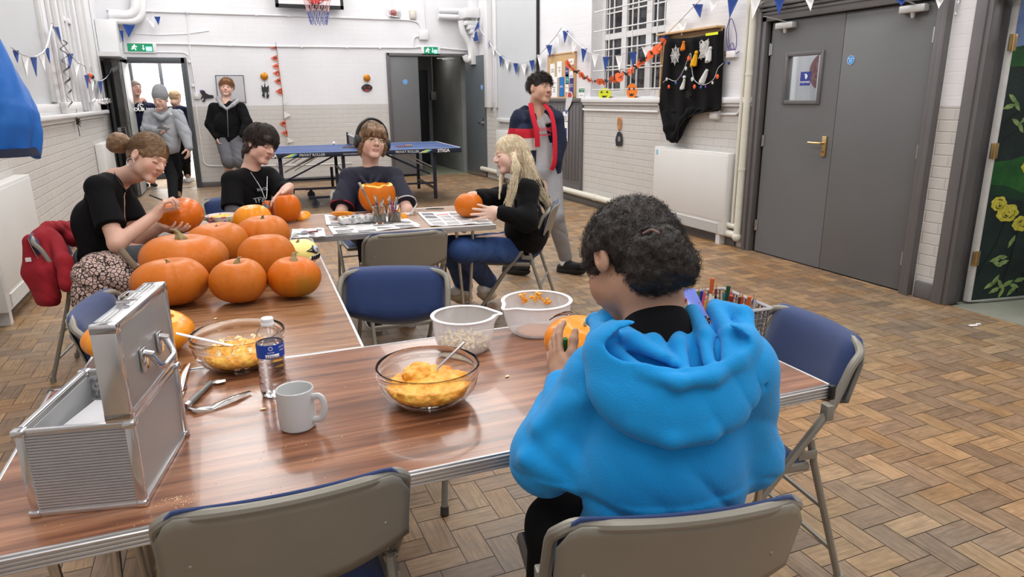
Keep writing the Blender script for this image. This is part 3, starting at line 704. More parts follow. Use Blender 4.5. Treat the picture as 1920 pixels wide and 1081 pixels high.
# ---- back wall: doors
def frame_y(name, Y, x0, x1, zt, w, d, parent, m=m_frame, sill=False):
    b = MB()
    for x, s in ((x0, 1), (x1, -1)):
        b.box((min(x, x+s*w), Y-d, 0), (max(x, x+s*w), Y+.10, zt), bev=.006)
        b.box((min(x, x+s*w*.4), Y-d-.015, 0), (max(x, x+s*w*.4), Y-d+.003, zt), bev=.004)
    b.box((x0, Y-d, zt-w), (x1, Y+.10, zt), bev=.006)
    return b.build(name, m, parent)
d4 = empty('door_3', (0, 0, 0)); d4['kind'] = 'structure'
m_frame2 = mat('charcoal_frame', srgb(74, 78, 82), .4, var=.05, vs=4)
frame_y('door_frame', YB, -1.25, -.30, 2.09, .09, .03, d4, m_frame2)
lb = MB().box((0, -.022, .02), (.86, .022, 1.98), bev=.003).build('door_leaf', mat('pale_steel', srgb(172, 173, 170), .35, 0, var=.08, vs=2), d4, loc=(-1.16, YB-.02, 0), rot=(0, 0, math.radians(-91.5)))
MB().box((.62, -.05, .95), (.74, -.022, .99)).tube([(.8, -.05, .75), (.8, -.05, 1.05)], .012, 8).build('door_handle', m_steel, lb)
MB().box((0.03, -.026, .02), (.055, .026, 1.98)).box((.82, -.026, .02), (.86, .026, 1.98)).build('edge_strip', m_dark, lb, smooth=False)
lc = MB().box((0, -.022, .02), (.46, .022, 2.02), bev=.003).build('door_leaf', mat('dark_grey_leaf', srgb(62, 64, 66), .45), d4, loc=(-1.40, YB-.03, 0), rot=(0, 0, math.radians(-91)))
MB().tube([(.06, .06, 1.0), (.42, .06, 1.0)], .014, 8).box((.06, .02, .97), (.10, .07, 1.03)).box((.38, .02, .97), (.42, .07, 1.03)).build('push_bar', m_steel, lc)
d5 = empty('door_4', (0, 0, 0)); d5['kind'] = 'structure'
frame_y('door_frame', YB, 2.97, 4.545, 2.21, .055, .03, d5)
b = MB().box((3.03, YB-.006, .01), (3.555, YB+.036, 2.15), bev=.003); l1 = b.build('door_leaf', m_dgrey, d5)
disc_sign(l1, (3.30, YB-.007, 1.71), .045, (PI/2, 0, 0), 'Fire door\nkeep\nshut')
l2 = MB().box((-.80, -.022, .01), (0, .022, 2.15), bev=.003).build('door_leaf', mat('blue_grey_door', srgb(86, 92, 96), .45), d5, loc=(4.47, YB-.03, 0), rot=(0, 0, math.radians(96)))
MB().box((-.80, .021, .01), (-.01, .027, .07)).build('kick_strip', m_steel, l2, smooth=False)
disc_sign(l2, (-.70, .023, 1.60), .045, (PI/2, 0, PI), 'Fire door\nkeep\nshut')
MB().tube([(-.74, .02, .98), (-.74, .07, .98)], .02, 10).tube([(-.74, .07, .98), (-.62, .07, .98)], .012, 8).box((-.76, .02, .92), (-.72, .028, 1.06)).build('door_handle', m_steel, l2)
b = MB(); b.tube([(3.9, YB-.05, 2.12), (4.2, YB-.05, 2.13)], .012, 6); b.box((4.0, YB-.06, 2.09), (4.25, YB-.01, 2.13), bev=.004); b.build('door_closer', m_steel, d5)
# dark store beyond
b = MB(); b.box((2.7, YB+.2, 0), (2.8, 15.3, 2.7)); b.box((2.7, 15.2, 0), (4.9, 15.3, 2.7)); b.box((4.45, YB+.2, 0), (4.75, 15.3, 2.7)); b.box((2.7, YB+.2, 2.7), (4.9, 15.3, 2.8)); struct('wall_store', b, mat('store_paint', srgb(120, 122, 120), .6, var=.2, vs=2, bump=.3, bs=20), smooth=False)
b = MB(); b.box((2.7, YB, -.05), (4.9, 15.3, -.001)); b.box((3.05, YB, -.002), (4.5, YB+.2, .002)); struct('floor_store', b, mat('green_floor', srgb(118, 124, 104), .6, var=.15, vs=3), smooth=False)
b = MB().box((3.5, 14.95, .03), (4.30, 15.0, 2.0), bev=.004); dd = b.build('door_5', mat('black_door', srgb(32, 34, 40), .5)); dd['kind'] = 'structure'
pn = MB().box((3.62, 14.94, 1.35), (3.87, 14.948, 1.72)).build('notice', m_paper, dd, smooth=False)
text('notice_lettering', 'PLEASE KEEP\nTHIS DOOR\nCLOSED\n\nTHANK YOU', .04, pn, (3.745, 14.938, 1.55), (PI/2, 0, 0), m_ink)
b = MB(); b.tube([(4.30, 14.6, 1.55), (4.30, 14.6, 2.6)], .02, 8); b.box((4.25, 14.55, 1.38), (4.36, 14.68, 1.55), bev=.01); struct('trim_11', b, m_frame)

# lobby beyond the left door: second frame with big panes, brightly lit space outside it
LY = 14.75
b = MB(); b.box((-3.0, YB+.2, 0), (-2.9, 18.0, 3)); b.box((-.12, YB+.2, 0), (-.02, LY+.1, 3)); b.box((1.2, LY, 0), (1.3, 18, 3)); b.box((-3, 18, 0), (1.3, 18.1, 3)); b.box((-3, YB+.2, 3), (1.3, 18.1, 3.1)); b.box((-.1, LY, 0), (1.3, LY+.1, 3)); b.box((-3, LY, 2.35), (-.1, LY+.1, 3)); b.box((-3, LY, 0), (-1.62, LY+.1, 3))
struct('wall_lobby', b, m_white, smooth=False)
b = MB(); b.box((-3, YB, -.05), (1.3, 18.1, -.0014)); struct('floor_lobby', b, mat('lobby_mat', srgb(160, 140, 116), .8, var=.1, vs=40), smooth=False)
d6 = empty('door_6', (0, 0, 0)); d6['kind'] = 'structure'
b = MB()
for x, w in ((-1.58, .06), (-1.28, .025), (-.80, .03), (-.16, .05)): b.box((x-w, LY-.04, 0), (x+w, LY+.06, 2.3), bev=.006)
b.box((-1.62, LY-.05, 2.10), (-.1, LY+.06, 2.22), bev=.006); b.box((-1.62, LY-.04, 0), (-.82, LY+.06, .12), bev=.006)
b.build('door_frame', m_frame2, d6)
MB().box((-1.55, LY+.01, .12), (-.84, LY+.016, 2.1)).build('pane', m_glass, d6, smooth=False)

# ---- back wall pipes and conduits
def wpipe(name, pts, r, m=m_white, off=None, n=8):
    b = MB(); b.tube(fillet([atY(x, y, YB-(r if off is None else off)) for x, y in pts], .09, 6), r, n); return b
b = wpipe('c', [(200, 18), (350, 23), (480, 27), (770, 37), (787, 42), (793, 66)], .014)
b.v += []; b2 = wpipe('c', [(225, 80), (350, 82), (480, 86), (773, 89), (790, 87), (810, 88), (862, 93), (900, 95)], .014)
b3 = wpipe('c', [(351, 22), (356, 95), (368, 175)], .012)
b4 = wpipe('c', [(244, 62), (300, 65), (350, 63), (392, 57)], .006)
b5 = wpipe('c', [(793, 0), (797, 60)], .014)
b6 = wpipe('c', [(790, 67), (776, 68), (774, 88)], .014)
b7 = wpipe('c', [(225, 96), (345, 98), (354, 103), (383, 310), (420, 311), (560, 309), (660, 305)], .008)
for q in (b2, b3, b4, b5, b6, b7): b.add(q.v, q.f)
b.sphere(tuple(atY(350, 22, YB-.02)), .035)
b.obox(atY(794, 65, YB-.03), (.085, .03, .085), bev=.012)
for x, y in ((480, 27), (540, 29), (620, 31), (700, 34), (430, 84), (565, 87), (650, 88), (712, 89), (355, 115), (362, 160)): b.obox(atY(x, y, YB-.015), (.02, .018, .02), bev=.005)
struct('trim_12', b, m_white)
def fatpipe(pts, r, off): 
    b = MB(); b.tube(fillet([atY(x, y, YB-off) for x, y in pts], .2, 6), r, 14); return b
b = fatpipe([(205, 27), (256, 30), (253, -20)], .07, .12); q = fatpipe([(205, 38), (268, 41), (266, -20)], .05, .12); b.add(q.v, q.f)
q = fatpipe([(822, 19), (905, 22)], .05, .1); b.add(q.v, q.f); q = fatpipe([(822, 30), (880, 33), (886, 34), (888, 95)], .05, .1); b.add(q.v, q.f)
struct('trim_13', b, m_white)
b = MB(); b.box((-1.46, 11.95, 2.05), (-1.15, YB, 2.11)); b.box((-1.47, 12.5, 2.1), (-1.2, YB, 2.6), bev=.01); struct('trim_14', b, m_wood_w)
# grey cupboard front under the notice board
b = MB(); b.box((XR-.03, 8.45, .18), (XR, 9.85, 1.35)); o = struct('trim_15', b, m_frame, smooth=False)
b = MB()
for k in range(14): b.box((XR-.036, 8.52+.095*k, .30), (XR-.03, 8.60+.095*k, 1.30), bev=.002)
b.box((XR-.045, 8.45, .16), (XR-.03, 9.85, .24)); b.build('boarding', m_frame, o)
# ================================================================ TABLES
def wood_mat(name, c1, c2, c3, scale=(1.2, 22, 1), rough=.28, ring=0.5):
    m = mat(name, c1, rough, coat=.15); nt = m.node_tree; N = nt.nodes; L = nt.links; b = N['Principled BSDF']
    tc = N.new('ShaderNodeTexCoord'); mp = N.new('ShaderNodeMapping'); mp.inputs['Scale'].default_value = scale; L.new(tc.outputs['Object'], mp.inputs[0])
    n1 = N.new('ShaderNodeTexNoise'); n1.inputs['Scale'].default_value = 1.6; n1.inputs['Detail'].default_value = 6; n1.inputs['Distortion'].default_value = ring; L.new(mp.outputs[0], n1.inputs['Vector'])
    r = N.new('ShaderNodeValToRGB'); e = r.color_ramp.elements; e[0].position = .30; e[0].color = (*c1, 1); e[1].position = .70; e[1].color = (*c3, 1); q = e.new(.5); q.color = (*c2, 1); L.new(n1.outputs[0], r.inputs[0])
    mp2 = N.new('ShaderNodeMapping'); mp2.inputs['Scale'].default_value = (scale[0]*5, scale[1]*9, 1); L.new(tc.outputs['Object'], mp2.inputs[0])
    n2 = N.new('ShaderNodeTexNoise'); n2.inputs['Scale'].default_value = 2; n2.inputs['Detail'].default_value = 3; L.new(mp2.outputs[0], n2.inputs['Vector'])
    mr = N.new('ShaderNodeMapRange'); mr.inputs['From Min'].default_value = .35; mr.inputs['From Max'].default_value = .6; mr.inputs['To Min'].default_value = .72; mr.inputs['To Max'].default_value = 1.06; L.new(n2.outputs[0], mr.inputs[0])
    s = N.new('ShaderNodeVectorMath'); s.operation = 'SCALE'; L.new(r.outputs[0], s.inputs[0]); L.new(mr.outputs[0], s.inputs['Scale']); L.new(s.outputs[0], b.inputs['Base Color'])
    return m
m_lam_dark = wood_mat('walnut_laminate', srgb(92, 56, 38), srgb(134, 86, 60), srgb(170, 120, 88), (1.0, 17, 1), .24)
m_lam_light = wood_mat('teak_laminate', srgb(112, 72, 44), srgb(150, 108, 74), srgb(164, 124, 92), (14, .9, 1), .30, 1.2)
m_lam_far = wood_mat('pale_laminate', srgb(132, 98, 76), srgb(160, 124, 98), srgb(172, 138, 112), (1.0, 15, 1), .35)
m_alu = mat('aluminium_trim', (.62, .63, .65), .32, .9, var=.08, vs=10)
m_chrome = mat('dull_chrome', (.50, .48, .45), .28, .9, var=.15, vs=10)
T = .715
def folding_table(name, cx, cy, rz, lx, ly, mtop, label, corners=False, legs=((-1), (1))):
    t = empty(name, (cx, cy, 0), rz, label, 'table')
    hx, hy = lx/2, ly/2
    MB().box((-hx+.006, -hy+.006, T-.022), (hx-.006, hy-.006, T)).build('tabletop', mtop, t, smooth=False)
    b = MB()
    for k in range(2):
        X, Y = (hx, hy)
        for sgn in (-1, 1):
            if k == 0: b.box((-X, sgn*Y-(.007 if sgn > 0 else 0), T-.034), (X, sgn*Y+(.007 if sgn < 0 else 0), T+.0012), bev=.0015)
            else: b.box((sgn*X-(.007 if sgn > 0 else 0), -Y, T-.034), (sgn*X+(.007 if sgn < 0 else 0), Y, T+.0012), bev=.0015)
    for z in (.006, .014, .022, .030):
        for sgn in (-1, 1):
            b.tube([(-hx, sgn*(hy+.0005), T-z), (hx, sgn*(hy+.0005), T-z)], .0028, 6); b.tube([(sgn*(hx+.0005), -hy, T-z), (sgn*(hx+.0005), hy, T-z)], .0028, 6)
    b.build('edge_trim', m_alu, t, ang=25)
    MB().box((-hx+.01, -hy+.01, T-.030), (hx-.01, hy-.01, T-.023)).build('underside', mat('underside', srgb(140, 110, 84), .7), t, smooth=False)
    if corners:
        for sx in (-1, 1):
            for sy in (-1, 1): MB().box((sx*hx-.012, sy*hy-.012, T-.036), (sx*hx+.0035, sy*hy+.0035, T+.0018), bev=.003).build('corner_cap', m_black, t) if sx > 0 else MB().box((sx*hx-.0035, sy*hy-.012, T-.036), (sx*hx+.012, sy*hy+.0035, T+.0018), bev=.003).build('corner_cap', m_black, t)
    for sx in (-1, 1):
        for sy in (-1, 1):
            b = MB(); x = sx*(hx-.17); y = sy*(hy-.07)
            b.tube(fillet([(x-.05, y, T-.035), (x-.008, y, .012), (x+.008, y, .012), (x+.05, y, T-.035)], .006), .0095, 10)
            b.tube([(x, y, 0), (x, y, .02)], .016, 10); b.build('leg', m_chrome, t)
        b = MB(); b.tube([(sx*(hx-.17), -hy+.07, T-.05), (sx*(hx-.17), hy-.07, T-.05)], .010, 8)
        b.tube([(sx*(hx-.17), 0, T-.05), (sx*(hx-.50), 0, T-.035)], .007, 8); b.build('leg_brace', m_chrome, t)
    return t
folding_table('folding_table', .45, 1.575, math.radians(-.6), 1.83, .755, m_lam_dark, 'dark walnut-topped folding table in the foreground with ribbed aluminium edge', True)
folding_table('folding_table', .00, 2.858, math.radians(-92.4), 1.785, .745, m_lam_light, 'lighter teak-topped folding table running away from camera, loaded with whole pumpkins')
folding_table('folding_table', .553, 4.150, math.radians(-3.4), 1.83, .76, m_lam_far, 'farther folding table covered in newspapers, where the pumpkins are being carved')

# ================================================================ FOLDING CHAIRS
m_ch = mat('chair_paint', srgb(138, 134, 124), .38, .15, var=.04, vs=10)
m_pad = mat('navy_fabric', srgb(34, 56, 104), .85, var=.06, vs=30, bump=.25, bs=900, sheen=.3)
m_rub = mat('rubber_grey', srgb(70, 68, 64), .7)
def back_shape(u, v, back=0.0):
    """u -1..1 across, v 0..1 up; curved steel back panel"""
    W_ = .212; x = u*W_
    top = .765-.012*abs(u)**6*0; bow = .030*(1-u*u)
    low = .605-.055*(1-u*u)
    z = low+(top-low)*v
    r = max(0, abs(u)-.80)/.20
    z = z-(v**2)*.05*(r**2.2)
    y = -.215-.06*(z-.56)/.2-bow-back
    return (x, y, z)
CH = {}
def make_chair(label, group=None):
    t = empty('folding_chair', (0, 0, 0), 0, label, 'chair', group)
    top = [( -.212, -.197, .60), (-.212, -.235, .735)]
    arcp = [back_shape(-1+2*k/16, 1.0) for k in range(17)]
    def side(s): return [(s*.212, .235, .012), (s*.212, .02, .345), (s*.212, -.185, .60), (s*.212, -.232, .715)]
    pts = side(-1)+[(-.205, -.262, .742), (-.185, -.27, .757)]+[(x, y, z) for x, y, z in arcp[3:14]]+[(.185, -.27, .757), (.205, -.262, .742)]+side(1)[::-1]
    MB().tube(fillet(pts, .02, 3), .0115, 10).build('frame', m_ch, t)
    b = MB(); b.grid(lambda a, c: back_shape(-1+2*a, c, .006), 25, 9); b.build('backrest', m_ch, t, solid=.003, fix=True)
    b = MB(); b.grid(lambda a, c: tuple(Vector(back_shape((-1+2*a)*.915,   .07+.99*c, 0))+Vector((0, .004+.024*math.sin(PI*min(1, 6*a, 6*(1-a))*.5)*math.sin(PI*min(1, 5*c, 5*(1-c))*.5), 0))), 25, 9)
    b.build('back_pad', m_pad, t, solid=.006, fix=True)
    b = MB(); b.box((-.195, -.155, .398), (.195, .215, .425), bev=.012); b.build('seat_pan', m_ch, t)
    b = MB(); b.grid(lambda a, c: ((-1+2*a)*.182, -.145+.35*c, .426+.022*(min(1, 7*a, 7*(1-a))*min(1, 7*c, 7*(1-c)))**.5-.004*math.sin(PI*a)*math.sin(PI*c)), 15, 15); b.box((-.18, -.143, .42), (.18, .203, .4275)); b.build('seat', m_pad, t)
    for s in (-1, 1):
        b = MB(); b.tube([(s*.19, -.145, .50), (s*.19, -.165, .42), (s*.190, -.30, .012)], .0105, 10); b.tube([(s*.19, -.30, .0), (s*.19, -.298, .03)], .0145, 10); b.build('leg', m_ch, t)
        b = MB(); b.tube([(s*.212, .235, .0), (s*.212, .226, .028)], .015, 10); b.build('rubber_foot', m_rub, t)
        b = MB(); b.box((s*.203-.004, -.160, .445), (s*.203+.004, -.10, .47), bev=.002); b.tube([(s*.203, -.11, .475), (s*.203, .0, .405)], .007, 8, flat=(.5, 1.3))
        b.tube([(s*.196, -.11, .475), (s*.212, -.11, .475)], .006, 8); b.tube([(s*.196, .0, .405), (s*.212, .0, .405)], .006, 8)
        b.box((s*.212-.014, -.182, .565), (s*.212+.014, -.158, .61), bev=.003); b.build('hinge_link', m_ch, t)
    b = MB(); b.tube([(-.19, -.215, .27), (.19, -.215, .27)], .0075, 8); b.tube([(-.19, -.265, .12), (.19, -.265, .12)], .0075, 8)
    b.tube([(-.212, .155, .135), (.212, .155, .135)], .0075, 8); b.build_each('stretcher', m_ch, t)
    return t
C0 = make_chair('grey-backed folding chair nearest camera at left, empty, tucked against dark table')
def place(t, x, y, deg, sc=1.0):
    t.location = (x, y, 0); t.rotation_euler = (0, 0, math.radians(deg)); t.scale = (sc, sc, sc); return t
place(C0, .055, 1.365-.01, -3)
def chair_at(bx, by, deg, label, emb=False):
    """bx,by: where the top of the backrest is"""
    c = copy_tree(C0); a = math.radians(deg); off = .255
    place(c, bx-math.sin(a)*off, by+math.cos(a)*off, deg); c['label'] = label; return c
C0.location = (.05, 1.140+.255, 0); C0.rotation_euler.z = math.radians(-1)
cB = chair_at(.635, .82, -13, 'grey-backed folding chair seating the person in the bright blue hoodie')
cC = chair_at(1.565, 1.47, 82, 'empty folding chair at the right end of dark table, blue pad facing left')
cD = chair_at(.585, 2.62, 158, 'empty folding chair in the middle, its blue back pad facing camera')
cE = chair_at(.835, 3.41, -2, 'grey-backed folding chair at newspaper table with red bag on its seat')
cF = chair_at(1.915, 3.97, 58, 'folding chair seating the girl with long blonde hair')
cG = chair_at(-.425, 2.60, -101, 'empty folding chair tucked into left side of pumpkin-laden table, blue pad facing right')
cH = chair_at(-.86, 4.25, -98, 'folding chair with red hoodie over its back, seating the girl in black T-shirt')
cI = chair_at(.95, 5.27, 180, 'folding chair seating the person wearing headphones')
cJ = chair_at(.06, 5.16, 200, 'folding chair seating the dark-haired person in the printed black T-shirt')
cB.scale = (1, 1, 1.02); C0.scale = (1, 1, 1.015)
for c in (C0, cB, cE):
    b = MB()
    for s in (-1, 1): b.sphere((s*.165, -.262, .655), .004, 8, 6)
    b.build_each('rivet', m_ch, c)

# ================================================================ TABLE TENNIS
tt = empty('table_tennis_table', (1.80, 10.15, 0), math.radians(-4), 'blue-topped table tennis table on wheeled navy frame before the back wall', 'table tennis table')
m_tt = mat('tennis_blue', srgb(44, 74, 128), .45, var=.03, vs=5); m_navy = mat('navy_steel', srgb(24, 30, 50), .4); m_line = mat('line_white', srgb(215, 218, 222), .5)
hx, hy = 1.37, .7625
for s in (-1, 1):
    hf = MB().box((.006 if s > 0 else -hx, -hy, .735), (hx if s > 0 else -.006, hy, .76), bev=.002).build('tabletop', m_tt, tt)
    MB().box((.01 if s > 0 else -hx+.002, -hy-.004, .695), (hx-.002 if s > 0 else -.01, -hy+.012, .752), bev=.003).box((.01 if s > 0 else -hx+.002, hy-.012, .695), (hx-.002 if s > 0 else -.01, hy+.002, .752)).box((s*hx-.012, -hy, .695), (s*hx+.003, hy, .752)).build('apron', m_navy, hf)
    b = MB(); x0 = 0 if s > 0 else -hx; x1 = hx if s > 0 else 0
    for y in (-hy+.01, hy-.01, 0): b.box((x0, y-.009 if y else -.0015, .7602), (x1, y+.009 if y else .0015, .7606))
    b.box((s*(hx-.01)-.009, -hy, .7602), (s*(hx-.01)+.009, hy, .7606)); b.build('court_line', m_line, hf, smooth=False)
    for xx in (.22, 1.02):
        for y in (-.60, .60):
            b = MB(); b.box((s*xx-.022, y-.02, .05 if xx > 1 else .14), (s*xx+.022, y+.02, .74), bev=.003); b.build('leg', m_navy, tt)
    b = MB()
    for xx in (.22, 1.02): b.box((s*xx-.014, -.6, .18), (s*xx+.014, .6, .21)); b.box((s*xx-.014, -.6, .45), (s*xx+.014, .6, .47))
    for y in (-.58, .58): b.box((s*.22, y-.012, .26) if s > 0 else (-1.02, y-.012, .26), (s*1.02, y+.012, .285) if s > 0 else (-.22, y+.012, .285)); b.tube([(s*.30, y-.03, .71), (s*.95, y-.03, .40)], .011, 6)
    b.build('frame_rail', m_navy, tt)
    b = MB()
    for y in (-.58, .58): b.tube([(s*.62, y-.04, .69), (s*.98, y-.04, .50)], .009, 6); b.tube([(s*.55, y-.04, .69), (s*.85, y-.04, .52)], .006, 6)
    b.build_each('strut', m_steel, tt)
for s in (-1, 1):
    b = MB()
    for y in (-.5, .5): b.box((s*.30-.40, y-.018, .125), (s*.30+.40, y+.018, .155)); b.box((s*.30-.02, y-.015, .15), (s*.30+.02, y+.015, .45))
    b.build_each('chassis', m_navy, tt)
for x in (-.62, .62):
    for y in (-.52, .52):
        w = MB().tube([(x, y-.014, .055), (x, y+.014, .055)], .055, 20).build('wheel', mat('wheel_grey', srgb(170, 170, 168), .5) if x > 0 else mat('wheel_dark', srgb(60, 62, 66), .5), tt)
        MB().tube([(x, y-.018, .055), (x, y+.018, .055)], .018, 12).box((x-.02, y-.024, .05), (x+.02, y-.018, .13)).box((x-.02, y+.018, .05), (x+.02, y+.024, .13)).build('castor_fork', m_navy, w)
b = MB(); b.box((-.012, -hy-.10, .76), (.012, -hy+.01, .775)); b.box((-.012, hy-.01, .76), (.012, hy+.12, .775)); b.tube([(0, -hy-.09, .72), (0, -hy-.09, .91)], .012, 8); b.tube([(0, hy+.08, .72), (0, hy+.08, .93)], .016, 8); b.box((-.01, hy+.0, .77), (.01, hy+.13, .93), bev=.003)
np_ = b.build('net_post', m_black, tt)
b = MB(); b.box((-.002, -hy-.08, .765), (.002, hy+.08, .90)); b.build('net', mat('net_dark', (.02, .02, .03), .8, alpha=.45), tt, smooth=False); MB().box((-.004, -hy-.08, .898), (.004, hy+.08, .912)).build('net_tape', m_line, tt, smooth=False)
for s, xx in ((1, .95), (-1, -.95)):
    text('table_lettering', 'STIGA', .062, tt, (s*1.12 if s > 0 else -1.14, -hy-.0045, .725), (PI/2, 0, 0), m_paper, bold=.0015, extrude=.001)
    text('table_lettering', 'PRIVAT ROLLER', .046, tt, (.62 if s > 0 else -.62, -hy-.0045, .725), (PI/2, 0, 0), m_line, extrude=.001)
    b = MB(); x = .88 if s > 0 else -.88
    b.prism([(x-.08, .705), (x-.02, .705), (x+.06, .745), (x+.0, .745)], -hy-.0055, -hy-.003, 0); b.prism([(x-.02, .705), (x+.01, .705), (x+.08, .738), (x+.06, .745)], -hy-.006, -hy-.003, 1); b.prism([(x-.11, .703), (x-.08, .703), (x, .738), (x-.02, .738)], -hy-.006, -hy-.003, 2)
    b.build('stripe_mark', [mat('lime', srgb(200, 215, 60), .5), mat('light_blue', srgb(70, 160, 220), .5), m_line], tt, smooth=False)
text('table_lettering', 'MADE IN GERMANY', .022, tt, (-.13, -hy-.0045, .722), (PI/2, 0, 0), m_line, extrude=.001)
def on_tt(px, py): return atz(px, py, .76)
p = on_tt(626, 270.5); b = MB().sphere((0, 0, .02), .022, 14, 10).build('table_tennis_ball', mat('ball_white', srgb(240, 240, 236), .4), loc=(p.x, p.y, .7625)); b.location.z = .7625; tag(b, 'white ball lying on the blue table tennis table', 'ball')
def bat(px, py, rz, label, col):
    p = on_tt(px, py); t = empty('table_tennis_bat', (p.x, p.y, .7615), rz, label, 'bat', None)
    b = MB(); b.lathe([(0, .003), (.075, .003), (.075, .009), (0, .009)], 24); b.build('blade', m_pine, t)
    b = MB(); b.lathe([(0, .0092), (.072, .0092), (.072, .012), (0, .012)], 24); b.build('rubber', col, t)
    b = MB(); b.box((.065, -.014, -.0), (.165, .014, .022), bev=.005); b.build('handle', m_pine, t); return t
m_pine = mat('pine', srgb(176, 140, 104), .5, var=.1, vs=8)
bat(652, 276, .3, 'pale wooden bat lying left of centre on table tennis table', mat('bat_black', (.03, .02, .02), .6))
bat(752, 274.5, 0, 'wooden bat with dark red face, right of centre on table tennis table', mat('bat_red', srgb(110, 40, 50), .6))
# ================================================================ PUMPKINS
def pumpkin_mat(name, c1, c2, green=None, rough=.46):
    m = mat(name, c1, rough, spec=.25, col2=c2, vs=3.5, lo=.35, hi=.68, detail=5, bump=.10, bs=70, coat=.05); nt = m.node_tree; N = nt.nodes; L = nt.links; b = N['Principled BSDF']
    src = b.inputs['Base Color'].links[0].from_socket
    n = N.new('ShaderNodeTexNoise'); n.inputs['Scale'].default_value = 55; n.inputs['Detail'].default_value = 2
    tc = N.new('ShaderNodeTexCoord'); L.new(tc.outputs['Object'], n.inputs['Vector'])
    mr = N.new('ShaderNodeMapRange'); mr.inputs['From Min'].default_value = .30; mr.inputs['From Max'].default_value = .42; mr.inputs['To Min'].default_value = .90; mr.inputs['To Max'].default_value = 1; L.new(n.outputs[0], mr.inputs[0])
    s = N.new('ShaderNodeVectorMath'); s.operation = 'SCALE'; L.new(src, s.inputs[0]); L.new(mr.outputs[0], s.inputs['Scale']); out = s.outputs[0]
    if green:
        g = N.new('ShaderNodeTexNoise'); g.inputs['Scale'].default_value = 2.6; g.inputs['Detail'].default_value = 4; L.new(tc.outputs['Object'], g.inputs['Vector'])
        rm = N.new('ShaderNodeMapRange'); rm.inputs['From Min'].default_value = .50; rm.inputs['From Max'].default_value = .66; L.new(g.outputs[0], rm.inputs[0])
        mx = N.new('ShaderNodeMix'); mx.data_type = 'RGBA'; L.new(rm.outputs[0], mx.inputs[0]); L.new(out, mx.inputs[6]); mx.inputs[7].default_value = (*green, 1); out = mx.outputs[2]
    L.new(out, b.inputs['Base Color']); return m
PM = [pumpkin_mat('pumpkin_skin', srgb(206, 104, 10), srgb(192, 108, 26)), pumpkin_mat('pumpkin_skin_tan', srgb(200, 104, 20), srgb(186, 110, 40)),
      pumpkin_mat('pumpkin_skin_green', srgb(208, 102, 10), srgb(196, 108, 20), srgb(140, 114, 40)), pumpkin_mat('pumpkin_skin_bright', srgb(228, 132, 16), srgb(236, 156, 36), rough=.28), pumpkin_mat('pumpkin_skin_deep', srgb(208, 100, 10), srgb(198, 102, 20), rough=.33)]
m_flesh = mat('pumpkin_flesh', srgb(240, 170, 40), .45, col2=srgb(250, 205, 110), vs=14, bump=.3, bs=60, sss=.1)
m_stem = mat('stem', srgb(120, 112, 78), .8, col2=srgb(160, 146, 104), vs=25, bump=.6, bs=120)
def pumpkin(x, y, R, H, label, m=0, ribs=9, depth=.05, seed=1, stem=.03, cut=0.0, z=T+.001, tilt=(0, 0), rz=0.0, smooth=.0, lean=0.0, group=None):
    rr = random.Random(seed); ph = [rr.uniform(0, 6.3) for _ in range(4)]
    t = empty('pumpkin', (x, y, z), rz, label, 'pumpkin', group)
    zs = H/2
    def surf(th, v, k=1.0):
        # v: polar angle from bottom
        rib = 1-depth*(1-abs(math.cos(ribs*th/2+.35*math.sin(th+ph[0]))))**1.6
        wob = 1+.03*math.sin(2*th+ph[1])+.02*math.sin(3*th+ph[2])
        s = math.sin(v); c = -math.cos(v)
        r = R*k*(s**.86)*rib*wob
        zz = c*zs*k
        if c > 0: zz -= H*.10*math.exp(-(s/.30)**2)
        else: zz += H*.03*math.exp(-(s/.4)**2)
        zz = zz*(1+.03*math.sin(th+ph[3]))
        return (r*math.cos(th)+lean*c*.02, r*math.sin(th), zs+zz)
    n = 84; nv = 34; vmax = PI-cut if cut else PI-.02
    b = MB()
    if not cut:
        b.grid(lambda u, v: surf(2*PI*u, .02+(vmax-.02)*v), n, nv, cu=True)
    else:
        zig = lambda th: .05*math.sin(5*th+ph[1])+.03*math.sin(9*th+ph[2])
        b.grid(lambda u, v: surf(2*PI*u, .02+(vmax+zig(2*PI*u)-.02)*v), n, nv, cu=True)
    o = b.build('rind', PM[m], t, ang=80, fix=False)
    if cut:
        b = MB()
        b.grid(lambda u, v: tuple(Vector(surf(2*PI*u, vmax+zig(2*PI*u), 1))*(1-v)+v*Vector(surf(2*PI*u, vmax+zig(2*PI*u)*.8-.02, .80))*1.0+Vector((0, 0, v*H*.09))), n, 4, cu=True)
        b.grid(lambda u, v: tuple(Vector(surf(2*PI*u, (vmax+zig(2*PI*u)*.8-.02)*(1-v)+.1*v, .80))+Vector((0, 0, H*.09))), n, 16, cu=True)
        b.build('flesh', m_flesh, t, ang=80)
    elif stem > 0:
        b = MB(); a = rr.uniform(0, 6.3); zt = H*.90-.004
        pts = [(0, 0, zt-.008), (.001, 0, zt+stem*.3), (.25*stem*math.cos(a), .25*stem*math.sin(a), zt+stem*.75), (.55*stem*math.cos(a), .55*stem*math.sin(a), zt+stem)]
        pts = spline(pts, 4); N_ = len(pts)
        vs = []; 
        for i, p in enumerate(pts):
            f = i/(N_-1); r = stem*.62*(1-.62*min(1, f*1.7))+stem*.10*max(0, f-.7)
            for k in range(20):
                an = 2*PI*k/20; q = r*(1+.22*math.cos(5*an)*(1.3-f)); vs.append((p[0]+q*math.cos(an), p[1]+q*math.sin(an), p[2]))
        fs = [(i*20+k, i*20+(k+1) % 20, (i+1)*20+(k+1) % 20, (i+1)*20+k) for i in range(N_-1) for k in range(20)]; fs.append(tuple((N_-1)*20+k for k in range(20)))
        b.add(vs, fs); b.build('stem', m_stem, t, ang=60)
    t.rotation_euler = (tilt[0], tilt[1], rz)
    return t
